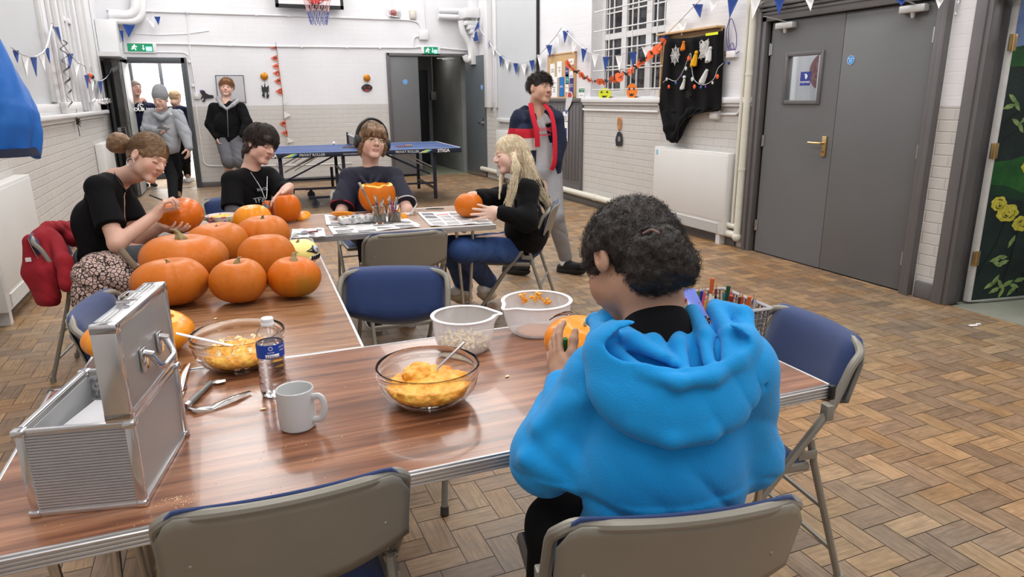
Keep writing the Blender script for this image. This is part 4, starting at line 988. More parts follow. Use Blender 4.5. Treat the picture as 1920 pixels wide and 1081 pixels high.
pumpkin(-.205, 2.685, .128, .168, 'front-left whole pumpkin behind the silver case, short dark stem', 1, 8, .05, 11, .018, rz=.6)
pumpkin(.018, 2.605, .101, .160, 'smooth pumpkin in middle of front row on the teak table, pale bent stem', 1, 8, .025, 12, .026)
pumpkin(.212, 2.60, .098, .150, 'front-right pumpkin with green tinge and thick ribbed stem', 2, 10, .03, 13, .030)
pumpkin(-.175, 3.03, .166, .190, 'largest pumpkin of the heap, ragged stem, behind the front-left one', 1, 7, .05, 14, .045, rz=1.0)
pumpkin(-.045, 3.35, .136, .178, 'big smooth pumpkin half hidden behind the largest one', 1, 6, .06, 15, 0.012)
pumpkin(.135, 2.90, .112, .192, 'pumpkin with flat dark scar on top, second row at right', 1, 10, .025, 16, .008)
pumpkin(.160, 3.47, .130, .178, 'pumpkin with twin stem stubs at back of heap beside painted one', 1, 7, .06, 17, .022, rz=.4)
pumpkin(.130, 3.90, .103, .175, 'bright orange carved-out pumpkin behind the heap, near floral bowl', 3, 8, .06, 18, .008)
pumpkin(-.265, 2.165, .150, .118, 'opened pumpkin with lid cut off, half hidden behind silver case', 3, 11, .03, 19, 0, cut=.85)
pumpkin(-.200, 4.17, .125, .185, 'round orange pumpkin being worked on by girl with hair bun', 4, 7, .05, 20, 0.01, tilt=(.10, -.25), z=T+.012)
pumpkin(.345, 4.30, .082, .170, 'tall narrow pumpkin under the hand of the dark-haired person', 4, 7, .03, 21, .008, z=T+.002)
pumpkin(.905, 4.40, .116, .225, 'hollow pumpkin with open top before the person wearing headphones', 0, 7, .04, 22, 0, cut=.95)
pumpkin(1.375, 3.985, .090, .150, 'pumpkin held by blonde girl at the table end, lid notch on top', 0, 8, .04, 23, 0.006)
hp = pumpkin(.852, 1.575, .108, .125, 'glossy pumpkin being carved by the person in blue hoodie', 3, 9, .04, 24, 0.012, tilt=(.12, .05))
b = MB()   # carved slits
for a0 in (1.9, 2.15, 2.4, -1.1, -1.35):
    pts = [Vector((.112*math.sin(v)**.86*math.cos(a0)*1.0, .112*math.sin(v)**.86*math.sin(a0), .07-.07*math.cos(v)-.014*math.exp(-(math.sin(v)/.3)**2)))+Vector((0, 0, .001)) for v in [2.1+.08*k for k in range(9)]]
    b.tube(pts, .0016, 5)
b.build_each('carved_line', mat('cut_line', srgb(90, 45, 12), .8), hp)
pp = pumpkin(.275, 3.085, .090, .120, 'pale yellow painted pumpkin with staring eyes, right of the heap', 0, 9, .03, 25, .018)
for ch in pp.children:
    if ch.name.startswith('rind'): ch.data.materials[0] = mat('pale_yellow_paint', srgb(234, 220, 132), .45, var=.04, vs=8)
b = MB(); c = Vector((.0, -.0, .06))
def on_p(a, v, k=1.0): s = math.sin(v); return Vector((.090*k*s**.86*math.cos(a), .090*k*s**.86*math.sin(a), .06-.06*k*math.cos(v)))
def patch(name, a0, v0, ra, rv, mt, lift, shape, par):
    b = MB(); n = 24; vs = [on_p(a0, v0, lift)]
    for k in range(n):
        th = 2*PI*k/n; q = shape(th); vs.append(on_p(a0+ra*q*math.cos(th), v0-rv*q*math.sin(th), lift))
    b.add(vs, [(0, 1+k, 1+(k+1) % n) for k in range(n)]); return b.build(name, mt, par, solid=.0008, fix=True)
for a0 in (-.55, -2.1):
    patch('eye_surround', a0-.12, 1.95, .62, .34, m_black, 1.015, lambda th: 1/(abs(math.cos(th))**.8+abs(math.sin(th))**.8)**1.1, pp)
    e = patch('painted_eye', a0, 1.95, .26, .28, mat('eye_grey', srgb(176, 180, 186), .4), 1.035, lambda th: 1, pp)
    patch('eye_ring', a0, 1.95, .05, .06, m_ink, 1.05, lambda th: 1, pp)
b = MB()
for k in range(6): b.tube([on_p(-1.0+.12*k, v, 1.02) for v in (1.25, 1.4, 1.55)], .0035, 5)
patch('painted_teeth', -.7, 1.35, .50, .24, m_paper, 1.012, lambda th: 1, pp); b.build('tooth_gap', m_black, pp)
# painted face on the cut-off bright pumpkin
def lid(name, x, y, R, h, label, rz=0, z=T+.002, tilt=(0, 0, 0)):
    t = empty(name, (x, y, z), rz, label, 'pumpkin piece'); t.rotation_euler = (tilt[0], tilt[1], rz)
    b = MB(); b.lathe([(0, 0), (R*.92, 0), (R, .004), (R*.9, h*.6), (R*.5, h), (0, h*1.05)], 22); b.build('rind', PM[3], t)
    MB().lathe([(0, -.002), (R*.9, -.002), (R*.9, .001), (0, .001)], 22).build('flesh', m_flesh, t); return t
lid('pumpkin_piece', .995, 4.13, .032, .030, 'small yellow pumpkin offcut right of the brush jar')
lid('pumpkin_piece', .43, 4.36, .055, .022, 'dark orange pumpkin slice beside the tall narrow pumpkin', tilt=(.3, -.2, 0), z=T+.018)
t = lid('pumpkin_piece', .66, 4.26, .075, .022, 'cut pumpkin lid, flesh side up, behind the plastic packet', tilt=(PI-.25, .1, 0), z=T+.040)

# ================================================================ BOWLS AND FOOD
m_bglass = mat('bowl_glass', (.98, .985, .97), .0, trans=1.0, ior=1.28)
m_pulp = mat('pumpkin_pulp', srgb(238, 148, 30), .4, col2=srgb(248, 190, 80), vs=30, bump=.5, bs=90, sss=.15)
m_seed = mat('seed', srgb(232, 214, 170), .5, var=.08, vs=60)
def pulp(name, r, z0, h, parent, seed, m=None, f=60, top=.6, n=26):
    rr = random.Random(seed); S = Sdf(); S.ell((0, 0, z0), (r, r, h*.9), k=.01)
    for k in range(n):
        a = rr.uniform(0, 6.3); q = r*math.sqrt(rr.random())*.88; s = rr.uniform(.007, .015)
        S.ell((q*math.cos(a), q*math.sin(a), z0+h*top*(1-(q/r)**2)+rr.uniform(-.005, .008)), (s*1.3, s, s*.8), k=.006)
    S.disp(lumps(.0022, 210, seed), (-r*1.2, -r*1.2, z0-h*1.5), (r*1.2, r*1.2, z0+h*2.5))
    P, Q = S.mesh(.0032, (-r*1.1, -r*1.1, z0-h), (r*1.1, r*1.1, z0+h*2.2))
    return np_mesh(name, P, Q, m or m_pulp, parent)
def glass_bowl(x, y, label, seed):
    t = empty('glass_bowl', (x, y, T+.001), 0, label, 'bowl')
    R = .119; Hh = .098
    prof = [(0, 0), (.045, 0), (.048, .003)]
    for k in range(1, 13):
        a = k/12; prof.append((.048+(R-.048)*math.sin(a*PI/2)**.85, .003+(Hh-.028)*(1-math.cos(a*PI/2))))
    prof += [(R+.004, Hh-.022), (R+.003, Hh-.012), (R+.004, Hh-.002), (R+.002, Hh), (R-.001, Hh-.002)]
    inner = [(r-.0035, z+.0025) for r, z in prof[-6:2:-1]]+[(.04, .006), (0, .006)]
    MB().lathe(prof+inner, 56).build('bowl_wall', m_bglass, t, ang=60)
    return t
gb = glass_bowl(.405, 1.505, 'round glass bowl of orange pumpkin pulp at centre of dark table', 1)
pl = pulp('pumpkin_pulp', .097, .038, .032, gb, 3, n=80); pulp('pumpkin_pulp', .040, .062, .020, gb, 5, n=30).location = (-.018, .02, 0)
sp = MB().tube([(.0, .01, .03), (.03, .018, .075), (.108, .045, .118)], [.004, .0035, .0032], 10).box((-.006, .0, .015), (.006, .012, .04)).build('spoon', m_steel, loc=(.405, 1.505, T+.001)); tag(sp, 'thin metal spoon handle leaning out of the central glass bowl', 'spoon')
gb2 = glass_bowl(-.005, 1.945, 'glass bowl of pumpkin scraps and seeds behind the water bottle', 2)
pulp('pumpkin_pulp', .090, .032, .032, gb2, 8, n=60)
b = MB(); rr = random.Random(5)
def seeds(b, n, fn, s=1.0, rr=rr):
    for k in range(n):
        p = fn(rr); e = Euler((rr.uniform(-.8, .8), rr.uniform(-.8, .8), rr.uniform(0, 6)))
        b.sphere((0, 0, 0), (.0065*s, .004*s, .0014*s), 8, 4, M=Matrix.Translation(p) @ e.to_matrix().to_4x4())
seeds(b, 60, lambda r: (lambda a, q: (q*math.cos(a), q*math.sin(a), .052+.014*(1-(q/.09)**2)+r.uniform(0, .006)))(r.uniform(0, 6.3), .082*math.sqrt(r.random())))
tag(b.build('pumpkin_seeds', m_seed, gb2), kind='stuff')
sp = MB().box((-.085, -.009, -.0015), (.085, .009, .0015), bev=.001).build('plastic_strip', mat('white_plastic', srgb(236, 236, 238), .35), loc=(-.075, 1.925, T+.088), rot=(0, .42, .1)); tag(sp, 'white plastic spatula handle leaning in the glass bowl of scraps', 'spatula')
m_pp = mat('cloudy_plastic', (.92, .92, .94), .35, alpha=.36)
def mixing_bowl(x, y, rz, R, label):
    t = empty('mixing_bowl', (x, y, T+.001), rz, label, 'bowl'); Hh = .103; n = 64
    def pr(u, v):
        th = 2*PI*u; d = math.atan2(math.sin(th), math.cos(th)); sp = math.exp(-(d/.20)**2)
        if v < .25: r = (v/.25)*.062; z = 0
        else:
            q = (v-.25)/.75; r = .062+(R-.062)*(math.sin(min(1, q*1.15)*PI/2)**.55); z = Hh*q**1.12
        lip = max(0, (v-.80)/.20); r += sp*lip*.022; z -= sp*lip*.006
        return r, z, th
    b = MB(); b.grid(lambda u, v: (lambda r, z, th: (r*math.cos(th), r*math.sin(th), z))(*pr(u, v)), n, 26, cu=True); b.build('bowl_wall', m_pp, t, solid=.002, ang=60, fix=True)
    def rim(k):
        r, z, th = pr(k/n, 1.0); return (r*math.cos(th)*1.015, r*math.sin(th)*1.015, z)
    MB().tube([rim(k) for k in range(n)], .0042, 8, closed=True, flat=(.6, 1.4)).build('rim', mat('cloudy_rim', srgb(232, 232, 236), .4), t)
    MB().lathe([(.058, 0), (.066, 0), (.066, .006), (.058, .006)], 40, closed=True).build('base_ring', mat('grey_rubber_ring', srgb(150, 150, 152), .6), t)
    return t
mb1 = mixing_bowl(.600, 1.815, -.15, .088, 'cloudy plastic mixing bowl of white pumpkin seeds at table edge')
b = MB(); rr = random.Random(9)
seeds(b, 420, lambda r: (lambda a, q: (q*math.cos(a), q*math.sin(a), .006+r.random()*.030))(r.uniform(0, 6.3), .072*math.sqrt(r.random())), 1.0, rr)
tag(b.build('pumpkin_seeds', m_seed, mb1), kind='stuff')
mb2 = mixing_bowl(.855, 1.865, 3.4, .103, 'cloudy plastic mixing bowl smeared with pumpkin pulp, near the held pumpkin')
rr = random.Random(17)
for (a0, z0_, n_, sp_) in ((1.55, .088, 9, .018), (1.15, .090, 10, .016), (.75, .075, 8, .014), (-1.2, .012, 16, .035), (-.9, .010, 10, .03)):
    b = MB()
    for k in range(n_):
        a_ = a0+3.4*0+rr.gauss(0, sp_*6); z_ = max(.006, z0_+rr.gauss(0, sp_*.5)); r_ = (.088 if z_ > .05 else .055+.5*z_); b.sphere((r_*math.cos(a_-3.4), r_*math.sin(a_-3.4), z_), (.005+.004*rr.random(), .004+.003*rr.random(), .003+.003*rr.random()), 8, 6)
    b.build('pulp_smear', m_pulp, mb2)
MB().lathe([(0, .0), (.058, .0), (.062, .004), (0, .009)], 30).build('juice_film', mat('juice_film_mat', srgb(236, 190, 160), .3, alpha=.5), mb2, loc=(0, 0, .003))
# mug
mg = empty('mug', (.098, 1.492, T+.001), -.6, 'plain white china mug standing before the water bottle', 'mug')
m_china = mat('white_china', srgb(206, 208, 208), .22, coat=.3)
MB().lathe([(0, 0), (.034, 0), (.038, .004), (.0405, .03), (.0405, .092), (.039, .094), (.037, .092), (.0368, .03), (.034, .008), (0, .006)], 48).build('mug_body', m_china, mg)
MB().tube(spline([(.038, 0, .075), (.060, 0, .078), (.068, 0, .055), (.060, 0, .028), (.038, 0, .020)], 7), .0062, 10, flat=(1.25, .8)).build('handle', m_china, mg)
MB().lathe([(0, .060), (.0368, .060), (.0368, .0605), (0, .0605)], 32).build('tea', mat('water_grey', srgb(150, 156, 154), .1), mg)
# bottle
bo = empty('water_bottle', (.065, 1.700, T+.001), .35, 'clear plastic water bottle with blue label and white cap', 'bottle')
pr = [(0, .004), (.020, .0), (.030, .003), (.0325, .012)]
for k in range(6):
    z = .018+.0125*k; pr += [(.0325, z), (.0325, z+.006), (.0312, z+.0095)]
pr += [(.0320, .096), (.0320, .140), (.031, .152), (.026, .166), (.017, .177), (.0125, .182), (.0125, .188)]
MB().lathe(pr+[(r-.0012, z+.0004) for r, z in pr[::-1]][:-1]+[(0, .0055)], 40).build('bottle_wall', mat('clear_plastic', (.96, .97, .98), .05, trans=1.0, ior=1.35), bo, ang=50)
wpr = [(max(r-.002, 0), z+.001) for r, z in pr if z < .136]; wpr = [(0, .0065)]+wpr[1:]+[(.030, .136), (0, .136)]
MB().lathe(wpr, 40).build('water', mat('water', (.97, .98, 1), .0, trans=1.0, ior=1.33), bo, ang=50)
MB().lathe([(.0125, .180), (.0155, .181), (.0155, .186), (.0145, .187), (.0145, .197), (.013, .199), (0, .199)], 30).build('cap', mat('cap_white', srgb(238, 240, 242), .4), bo)
lb = MB().lathe([(.0324, .104), (.0328, .104), (.0328, .138), (.0324, .138)], 40, closed=True).build('label', mat('label_blue', srgb(28, 70, 170), .4), bo)
MB().grid(lambda u, v: (.03295*math.cos(-2.35+1.0*u), .03295*math.sin(-2.35+1.0*u), .106+.009*v), 12, 2).build('label_panel', m_paper, lb, solid=.0002)
def wraptext(par, s, r, z, a0, size, m, name='label_lettering'):
    vs, fs = text_geo(s, size, extrude=.0001); b = MB()
    b.add([((r+v.z)*math.cos(a0+v.x/r), (r+v.z)*math.sin(a0+v.x/r), z+v.y) for v in vs], fs); return b.build(name, m, par, smooth=False)
wraptext(lb, 'STILL', .0332, .1105, -1.95, .009, mat('ink_blue', srgb(30, 50, 120), .5)); wraptext(lb, 'WATER', .0331, .1195, -1.95, .005, m_paper); wraptext(lb, 'SPRING', .0331, .130, -1.1, .005, m_paper); wraptext(lb, '500ml', .0331, .122, -1.1, .005, m_paper)
MB().grid(lambda u, v: (.0331*math.cos(-1.95+.16*math.cos(2*PI*u)*(1-.3*v)), .0331*math.sin(-1.95+.16*math.cos(2*PI*u)*(1-.3*v)), .130+.0052*math.sin(2*PI*u)*(1-.3*v)), 24, 2, cu=True).build('label_emblem', m_paper, lb, solid=.0002)

# ================================================================ ALUMINIUM CASE
ca = empty('aluminium_case', (-.372, 1.318, T+.001), math.radians(-12.5), 'open silver aluminium case with upright lid at left of dark table', 'case')
m_alc = mat('brushed_aluminium', (.52, .52, .53), .40, .75, var=.05, vs=20, bump=.03, bs=400); m_alc2 = mat('polished_aluminium', (.66, .66, .67), .22, .9, var=.05, vs=20); m_plate = mat('grey_plate', srgb(170, 168, 166), .35, .5, var=.04, vs=5)
W_, D_, H_ = .186, .285, .166
b = MB(); th = .007
b.box((.004, .004, .002), (W_-.004, D_-.004, .010)); b.box((.004, .004, .002), (.004+th, D_-.004, H_-.002)); b.box((W_-.004-th, .004, .002), (W_-.004, D_-.004, H_-.002)); b.box((.004, D_-.004-th, .002), (W_-.004, D_-.004, H_-.002)); b.box((.004, .004, .002), (W_-.004, .004+th, H_-.002))
b.build('case_body', m_plate, ca, smooth=False)
b = MB()
for k in range(27): z = .010+.0056*k; b.tube([(.006, .0035, z), (W_-.006, .0035, z)], .0027, 6); b.tube([(.0035, .006, z), (.0035, D_-.006, z)], .0027, 6)
b.build('ribbed_panel', m_alc, ca, ang=25)
b = MB()
for x in (.006, W_-.006):
    for y in (.006, D_-.006): b.box((x-.008, y-.008, .0), (x+.008, y+.008, H_), bev=.004)
for z in (.004, H_-.004):
    b.box((0, -.001, z-.005), (W_, .009, z+.005), bev=.002); b.box((0, D_-.009, z-.005), (W_, D_+.001, z+.005), bev=.002); b.box((-.001, 0, z-.005), (.009, D_, z+.005), bev=.002); b.box((W_-.009, 0, z-.005), (W_+.001, D_, z+.005), bev=.002)
b.build('corner_extrusion', m_alc2, ca)
b = MB()
for x in (.005, W_-.005):
    for y in (.005, D_-.005): b.box((x-.011, y-.011, H_-.012), (x+.011, y+.011, H_+.0018), bev=.004); b.box((x-.010, y-.010, -.0005), (x+.010, y+.010, .012), bev=.004)
b.build_each('corner_cap', mat('chrome', (.7, .7, .72), .12, 1.0), ca)
m_pat = mat('patterned_lining', srgb(178, 178, 180), .7, col2=srgb(138, 138, 142), vs=90, lo=.48, hi=.52, detail=1)
b = MB(); b.box((.012, D_-.0125, .011), (W_-.012, D_-.0113, H_-.012)); b.box((W_-.0125, .012, .011), (W_-.0113, D_-.012, H_-.012)); b.build('lining', m_pat, ca, smooth=False)
b = MB(); rr = random.Random(2)
for i in range(14):
    for j in range(11):
        x = .018+.0115*i+(.0057 if j % 2 else 0); z = .02+.0125*j; 
        if x > W_-.018: continue
        b.add([(x-.0042, D_-.0127, z-.0035), (x+.0042, D_-.0127, z-.0035), (x, D_-.0127, z+.0045)], [(0, 1, 2)])
b.build('lining_motif', mat('lining_motif_grey', srgb(120, 120, 124), .7), ca, smooth=False)
MB().box((.0112, .012, .011), (.0125, D_-.012, H_-.012)).build('lining_plain', mat('pale_lining', srgb(200, 202, 204), .6), ca, smooth=False)
MB().box((.012, .075, .085), (.0145, .105, .115)).build('lining_slot', m_dark, ca, smooth=False)
li = empty('lid', (0, 0, 0)); li.parent = ca
lt = .042; x0 = W_-lt; z0 = H_+.003; z1 = z0+W_-.012
b = MB(); b.box((x0+.003, .004, z0+.002), (W_-.001, D_-.004, z1-.002), bev=.002); b.build('lid_shell', m_plate, li)
b = MB()
for y in (.006, D_-.006): b.box((x0, y-.009, z0), (W_+.001, y+.009, z1), bev=.004)
for z in (z0+.006, z1-.006):
    b.box((x0, 0, z-.008), (W_+.001, D_, z+.008), bev=.003)
    for q in (.010, .018, .026, .034): b.tube([(x0+q, .004, z1+.001), (x0+q, D_-.004, z1+.001)], .0016, 5)
b.build('lid_edge', m_alc2, li)
b = MB()
for y in (.008, D_-.008):
    for z in (z0+.008, z1-.008): b.box((x0-.001, y-.011, z-.011), (W_+.002, y+.011, z+.011), bev=.005)
b.build_each('corner_cap', MATS['chrome'], li)
b = MB(); zc = (z0+z1)/2-.01
for y in (.095, .19): b.box((W_, y-.014, zc-.022), (W_+.006, y+.014, zc+.022), bev=.002); b.tube([(W_+.004, y, zc+.012), (W_+.02, y, zc+.008)], .007, 10)
b.tube(fillet([(W_+.014, .095, zc+.01), (W_+.030, .105, zc-.022), (W_+.030, .180, zc-.022), (W_+.014, .19, zc+.01)], .012), .0065, 12)
b.build('carry_handle', MATS['chrome'], ca)
b = MB(); b.box((x0+.006, .105, z1), (x0+.032, .150, z1+.004), bev=.001); b.tube(fillet([(x0+.010, .12, z1+.004), (x0+.010, .12, z1+.016), (x0+.010, .16, z1+.016), (x0+.024, .19, z1+.008)], .004), .0024, 8); b.tube([(x0+.008, .11, z1+.008), (x0+.03, .112, z1+.008)], .005, 10); b.build('latch', MATS['chrome'], ca)
pb = empty('paper_box', (-.30, 1.47, T+.012), math.radians(-20), 'white card box lying inside the silver case', 'box')
MB().box((-.055, -.075, 0), (.06, .085, .098), bev=.001).build('box_body', m_paper, pb); MB().box((-.05, -.06, .098), (.055, .08, .106), bev=.001).build('box_lid', mat('card_grey', srgb(214, 214, 218), .6), pb)
pb.location = (-.268, 1.445, T+.012)

# ================================================================ UTENSILS AND SEEDS
def utensil(name, pts_px, r, label, cat, mt=None, blade=None):
    P = [atz(x, y, T+.004) for x, y in pts_px]; b = MB(); b.tube(P, r, 10, flat=(.7, 1)); o = b.build(name, mt or m_steel); tag(o, label, cat); return o
m_st2 = mat('bright_steel', (.72, .72, .73), .18, 1.0, var=.05, vs=10)
t = empty('pumpkin_scoop', (0, 0, 0), 0, 'metal pumpkin scoop with grey handle and toothed head beside silver case', 'scoop')
a, c, d = atz(348, 762, T+.008), atz(396, 716, T+.008), atz(422, 711, T+.008)
MB().tube([a, a.lerp(c, .25), c], [.0065, .0085, .0060], 12).build('handle', mat('handle_grey', srgb(120, 120, 118), .4, .4), t)
MB().tube([a+Vector((0, 0, 0)), a.lerp(c, .12)], .0088, 12).build('collar', m_st2, t)
MB().tube([c, c.lerp(d, .4), d], [.005, .011, .009], 12, flat=(.35, 1.4)).build('scoop_head', m_st2, t)
t = empty('carving_knife', (0, 0, 0), 0, 'bent serrated metal slicing blade lying beside the scoop', 'knife')
P = [atz(345, 762, T+.002), atz(368, 772, T+.001), atz(400, 765, T+.002), atz(438, 748, T+.002), atz(470, 735, T+.002)]
def ribbon(P, w, n_up, th=.0008, taper=None):
    b = MB(); P = [Vector(p) for p in P]; vs = []; 
    for i, p in enumerate(P):
        d = (P[min(i+1, len(P)-1)]-P[max(i-1, 0)]).normalized(); s = d.cross(Vector(n_up[i] if isinstance(n_up, list) else n_up)).normalized(); ww = w[i] if isinstance(w, list) else w
        vs += [p-s*ww, p+s*ww]
    b.add(vs, [(2*i, 2*i+1, 2*i+3, 2*i+2) for i in range(len(P)-1)]); return b
ribbon([p+Vector((0, 0, .004+.004*(i % 2))) for i, p in enumerate(P)], [.003, .009, .009, .009, .005], [(0, 0, 1), (.3, 0, 1), (0, -.3, 1), (0, .2, 1), (0, 0, 1)]).build('blade', m_st2, t, solid=.001, fix=True)
t = empty('serving_spoon', (0, 0, 0), 0, 'shiny metal spoon half hidden behind the open silver case', 'spoon')
P = [atz(335, 745, T+.004), atz(339, 720, T+.006), atz(343, 700, T+.008), atz(352, 682, T+.008)]
MB().tube(P, [.006, .010, .012, .008], 12, flat=(.4, 1)).build('bowl', m_st2, t)
t = empty('table_knife', (0, 0, 0), 0, 'short steel knife blade poking from behind silver case', 'knife')
P = [atz(330, 752, T+.003), atz(340, 735, T+.003), atz(350, 722, T+.003)]
ribbon(P, [.010, .009, .002], (0, 0, 1)).build('blade', m_st2, t, solid=.0012, fix=True)
for i, (x, y, l) in enumerate(((493, 765, 'loose pumpkin seed on dark table between bottle and mug'), (951, 704, 'loose pumpkin seed on dark table left of the held pumpkin'), (404, 596, 'loose pale seed on the teak table before the pumpkins'), (368, 618, 'loose pale scrap on the teak table above the glass bowl'))):
    p = atz(x, y, T+.0025); o = MB().sphere((0, 0, 0), (.0075, .0042, .0015), 12, 6).build('pumpkin_seed', m_seed, loc=p, rot=(0, 0, .5*i)); tag(o, l, 'seed')
b = MB(); rr = random.Random(77)
for k in range(230):
    px, py = (rr.gauss(330, 16), rr.gauss(935, 8)) if k < 90 else (rr.uniform(60, 640), rr.uniform(820, 990)) if k < 190 else (rr.uniform(560, 960), rr.uniform(650, 840))
    p = atz(px, py, T+.0006)
    if not (1.205 < p.y < 1.94 and -.45 < p.x < 1.3): continue
    if -.40 < p.x < -.12 and 1.29 < p.y < 1.62: continue
    s = rr.uniform(.0004, .0013); b.sphere(tuple(p), (s, s*1.4, s*.6), 5, 3)
tag(b.build('crumbs', mat('crumb', srgb(230, 205, 170), .6)), 'pale pumpkin crumbs scattered over the dark tabletop', 'crumbs', kind='stuff')

# ================================================================ ON THE FAR TABLES
def newspaper(name, corners, label, seed, lines=True, curl=None, ink=.5):
    """corners px (4) on the table top"""
    c = [atz(x, y, T+.0015) for x, y in corners]; rr = random.Random(seed); t = empty(name, (0, 0, 0), 0, label, 'newspaper')
    zf = lambda u, v: .002+.002*math.sin(9*u+seed)*math.sin(7*v+seed)+.0015*math.sin(23*u-11*v)
    def S(u, v, e=0):
        p = (c[0]*(1-u)+c[1]*u)*(1-v)+(c[3]*(1-u)+c[2]*u)*v; q = Vector(p); q.z = T+.002+zf(u, v)+e
        if curl: q += curl(u, v)
        return tuple(q)
    b = MB(); b.grid(lambda u, v: S(u, v), 22, 22); b.build('sheet', m_paper, t, solid=.0006)
    b = MB()
    def blk(u0, v0, u1, v1, mi):
        n = 5; b.grid(lambda u, v: S(u0+(u1-u0)*u, v0+(v1-v0)*v, .0012), n, n, mi)
    mts = [mat('newsprint', srgb(196, 196, 198), .8), mat('news_photo', srgb(120, 118, 124), .8, var=.3, vs=60), mat('headline', srgb(60, 58, 60), .8), mat('news_red', srgb(190, 70, 70), .8), mat('news_green', srgb(130, 190, 160), .8)]
    for i in range(4):
        for j in range(4):
            u0 = .05+.235*i; v0 = .05+.23*j; k = rr.random()
            if k < .14: blk(u0, v0, u0+.2, v0+.18, 1)
            elif k < .28: blk(u0, v0, u0+.19, v0+.04, 2); blk(u0, v0+.07, u0+.16, v0+.10, 2); [blk(u0, v0+.12+.02*q, u0+.2, v0+.13+.02*q, 0) for q in range(3)]
            elif k < .33: blk(u0, v0, u0+.2, v0+.06, 3)
            elif k < .38: blk(u0, v0, u0+.2, v0+.05, 4)
            else: [blk(u0, v0+.021*q, u0+.205, v0+.009+.021*q, 0) for q in range(9)]
    b.build('newsprint', mts, t, smooth=False)
    return t
newspaper('newspaper', [(612, 422), (790, 422), (760, 408), (608, 403)], 'newspaper under the plastic packet and brush jar', 1)
newspaper('newspaper', [(625, 440), (790, 425), (770, 418), (615, 424)], 'newspaper strip along the near edge behind the grey chair back', 4)
newspaper('newspaper', [(808, 424), (926, 418), (888, 396), (782, 398)], 'open newspaper spread under the blonde girl\'s pumpkin', 2)
newspaper('newspaper', [(545, 446), (611, 443), (607, 427), (548, 430)], 'folded newspaper at the join of the two tables', 3)
newspaper('newspaper', [(722, 402), (775, 402), (762, 391), (715, 392)], 'newspaper corner behind the brush jar with the raised fold', 6)
b = MB(); b.grid(lambda u, v: tuple(atz(764+10*u, 404-3*u, T+.003)*(1-v)+v*(atz(786+4*u, 399-4*u, T+.003)+Vector((-.02, 0, .055)))), 6, 8); o = b.build('raised_page', m_paper, solid=.0006); tag(o, 'grey raised newspaper page standing up right of the orange offcut', 'newspaper')
# brush jar
def jar(x, y, label, R=.040, Hh=.105):
    t = empty('glass_jar', (x, y, T+.004), 0, label, 'jar')
    MB().lathe([(0, 0), (R-.004, 0), (R, .005), (R, Hh), (R-.002, Hh+.002), (R-.003, Hh), (R-.003, .007), (0, .006)], 36).build('jar_wall', m_bglass, t)
    MB().lathe([(0, .0065), (R-.0035, .0075), (R-.0035, .055), (0, .055)], 30).build('murky_water', mat('murky', srgb(150, 146, 138), .1, trans=.6, ior=1.33), t); return t
jar(.828, 4.005, 'left glass jar full of paint brushes on the newspaper'); jar(.914, 3.995, 'right glass jar full of paint brushes on the newspaper')
rr = random.Random(12)
bc = [srgb(*c) for c in ((200, 60, 50), (240, 240, 236), (90, 140, 90), (70, 90, 150), (210, 170, 60), (150, 110, 80), (40, 40, 44), (220, 120, 60), (120, 120, 120), (180, 60, 120))]
CN = ['red', 'white', 'green', 'blue', 'yellow', 'brown', 'black', 'orange', 'grey', 'pink']
for k in range(20):
    jx = .828 if k < 8 else .914; a = rr.uniform(0, 6.3); r0 = rr.uniform(.0, .024); tl = rr.uniform(.02, .036); a2 = a+PI+rr.uniform(-.5, .5)
    base = Vector((jx+r0*math.cos(a), 4.0+r0*math.sin(a), T+.014)); topv = Vector((jx+tl*math.cos(a2), 4.0+tl*math.sin(a2), T+.014+rr.uniform(.125, .165))); ci = k % len(bc)
    t = empty('paint_brush', base, 0, '%s-handled %s paint brush standing bristles up in the %s glass jar' % (CN[ci], 'brown-tipped' if k % 3 else 'white-tipped', 'left' if k < 8 else 'right'), 'brush', 'paint brushes in the glass jars')
    v = topv-base
    MB().tube([Vector((0, 0, 0)), v*.75], [.0022, .003], 6).build('handle', mat('brush_handle_%s' % 'abcdefghij'[ci], bc[ci], .4), t)
    MB().tube([v*.75, v*.88], .0028, 6).build('ferrule', m_steel, t); MB().tube([v*.88, v*.94, v], [.003, .0036, .001], 6).build('bristles', mat('bristle', srgb(150, 120, 80), .9) if k % 3 else mat('bristle_white', srgb(220, 216, 206), .9), t)
t = empty('wide_brush', (.80, 3.985, T+.02), 0, 'large flat brush leaning high out of the left glass jar', 'brush')
a = Vector((.02, 0, 0)); c = Vector((-.075, .02, .225))
MB().tube([a, a.lerp(c, .5), a.lerp(c, .72)], [.006, .010, .012], 10, flat=(.5, 1)).build('handle', mat('brush_wood', srgb(150, 130, 108), .6), t)
MB().tube([a.lerp(c, .70), a.lerp(c, .84)], .018, 10, flat=(.35, 1)).build('ferrule', mat('ferrule_dull', srgb(140, 134, 124), .5, .5), t)
MB().tube([a.lerp(c, .84), c], [.017, .019], 10, flat=(.4, 1)).build('bristles', mat('bristle_cream', srgb(190, 184, 164), .9, bump=.5, bs=300), t)
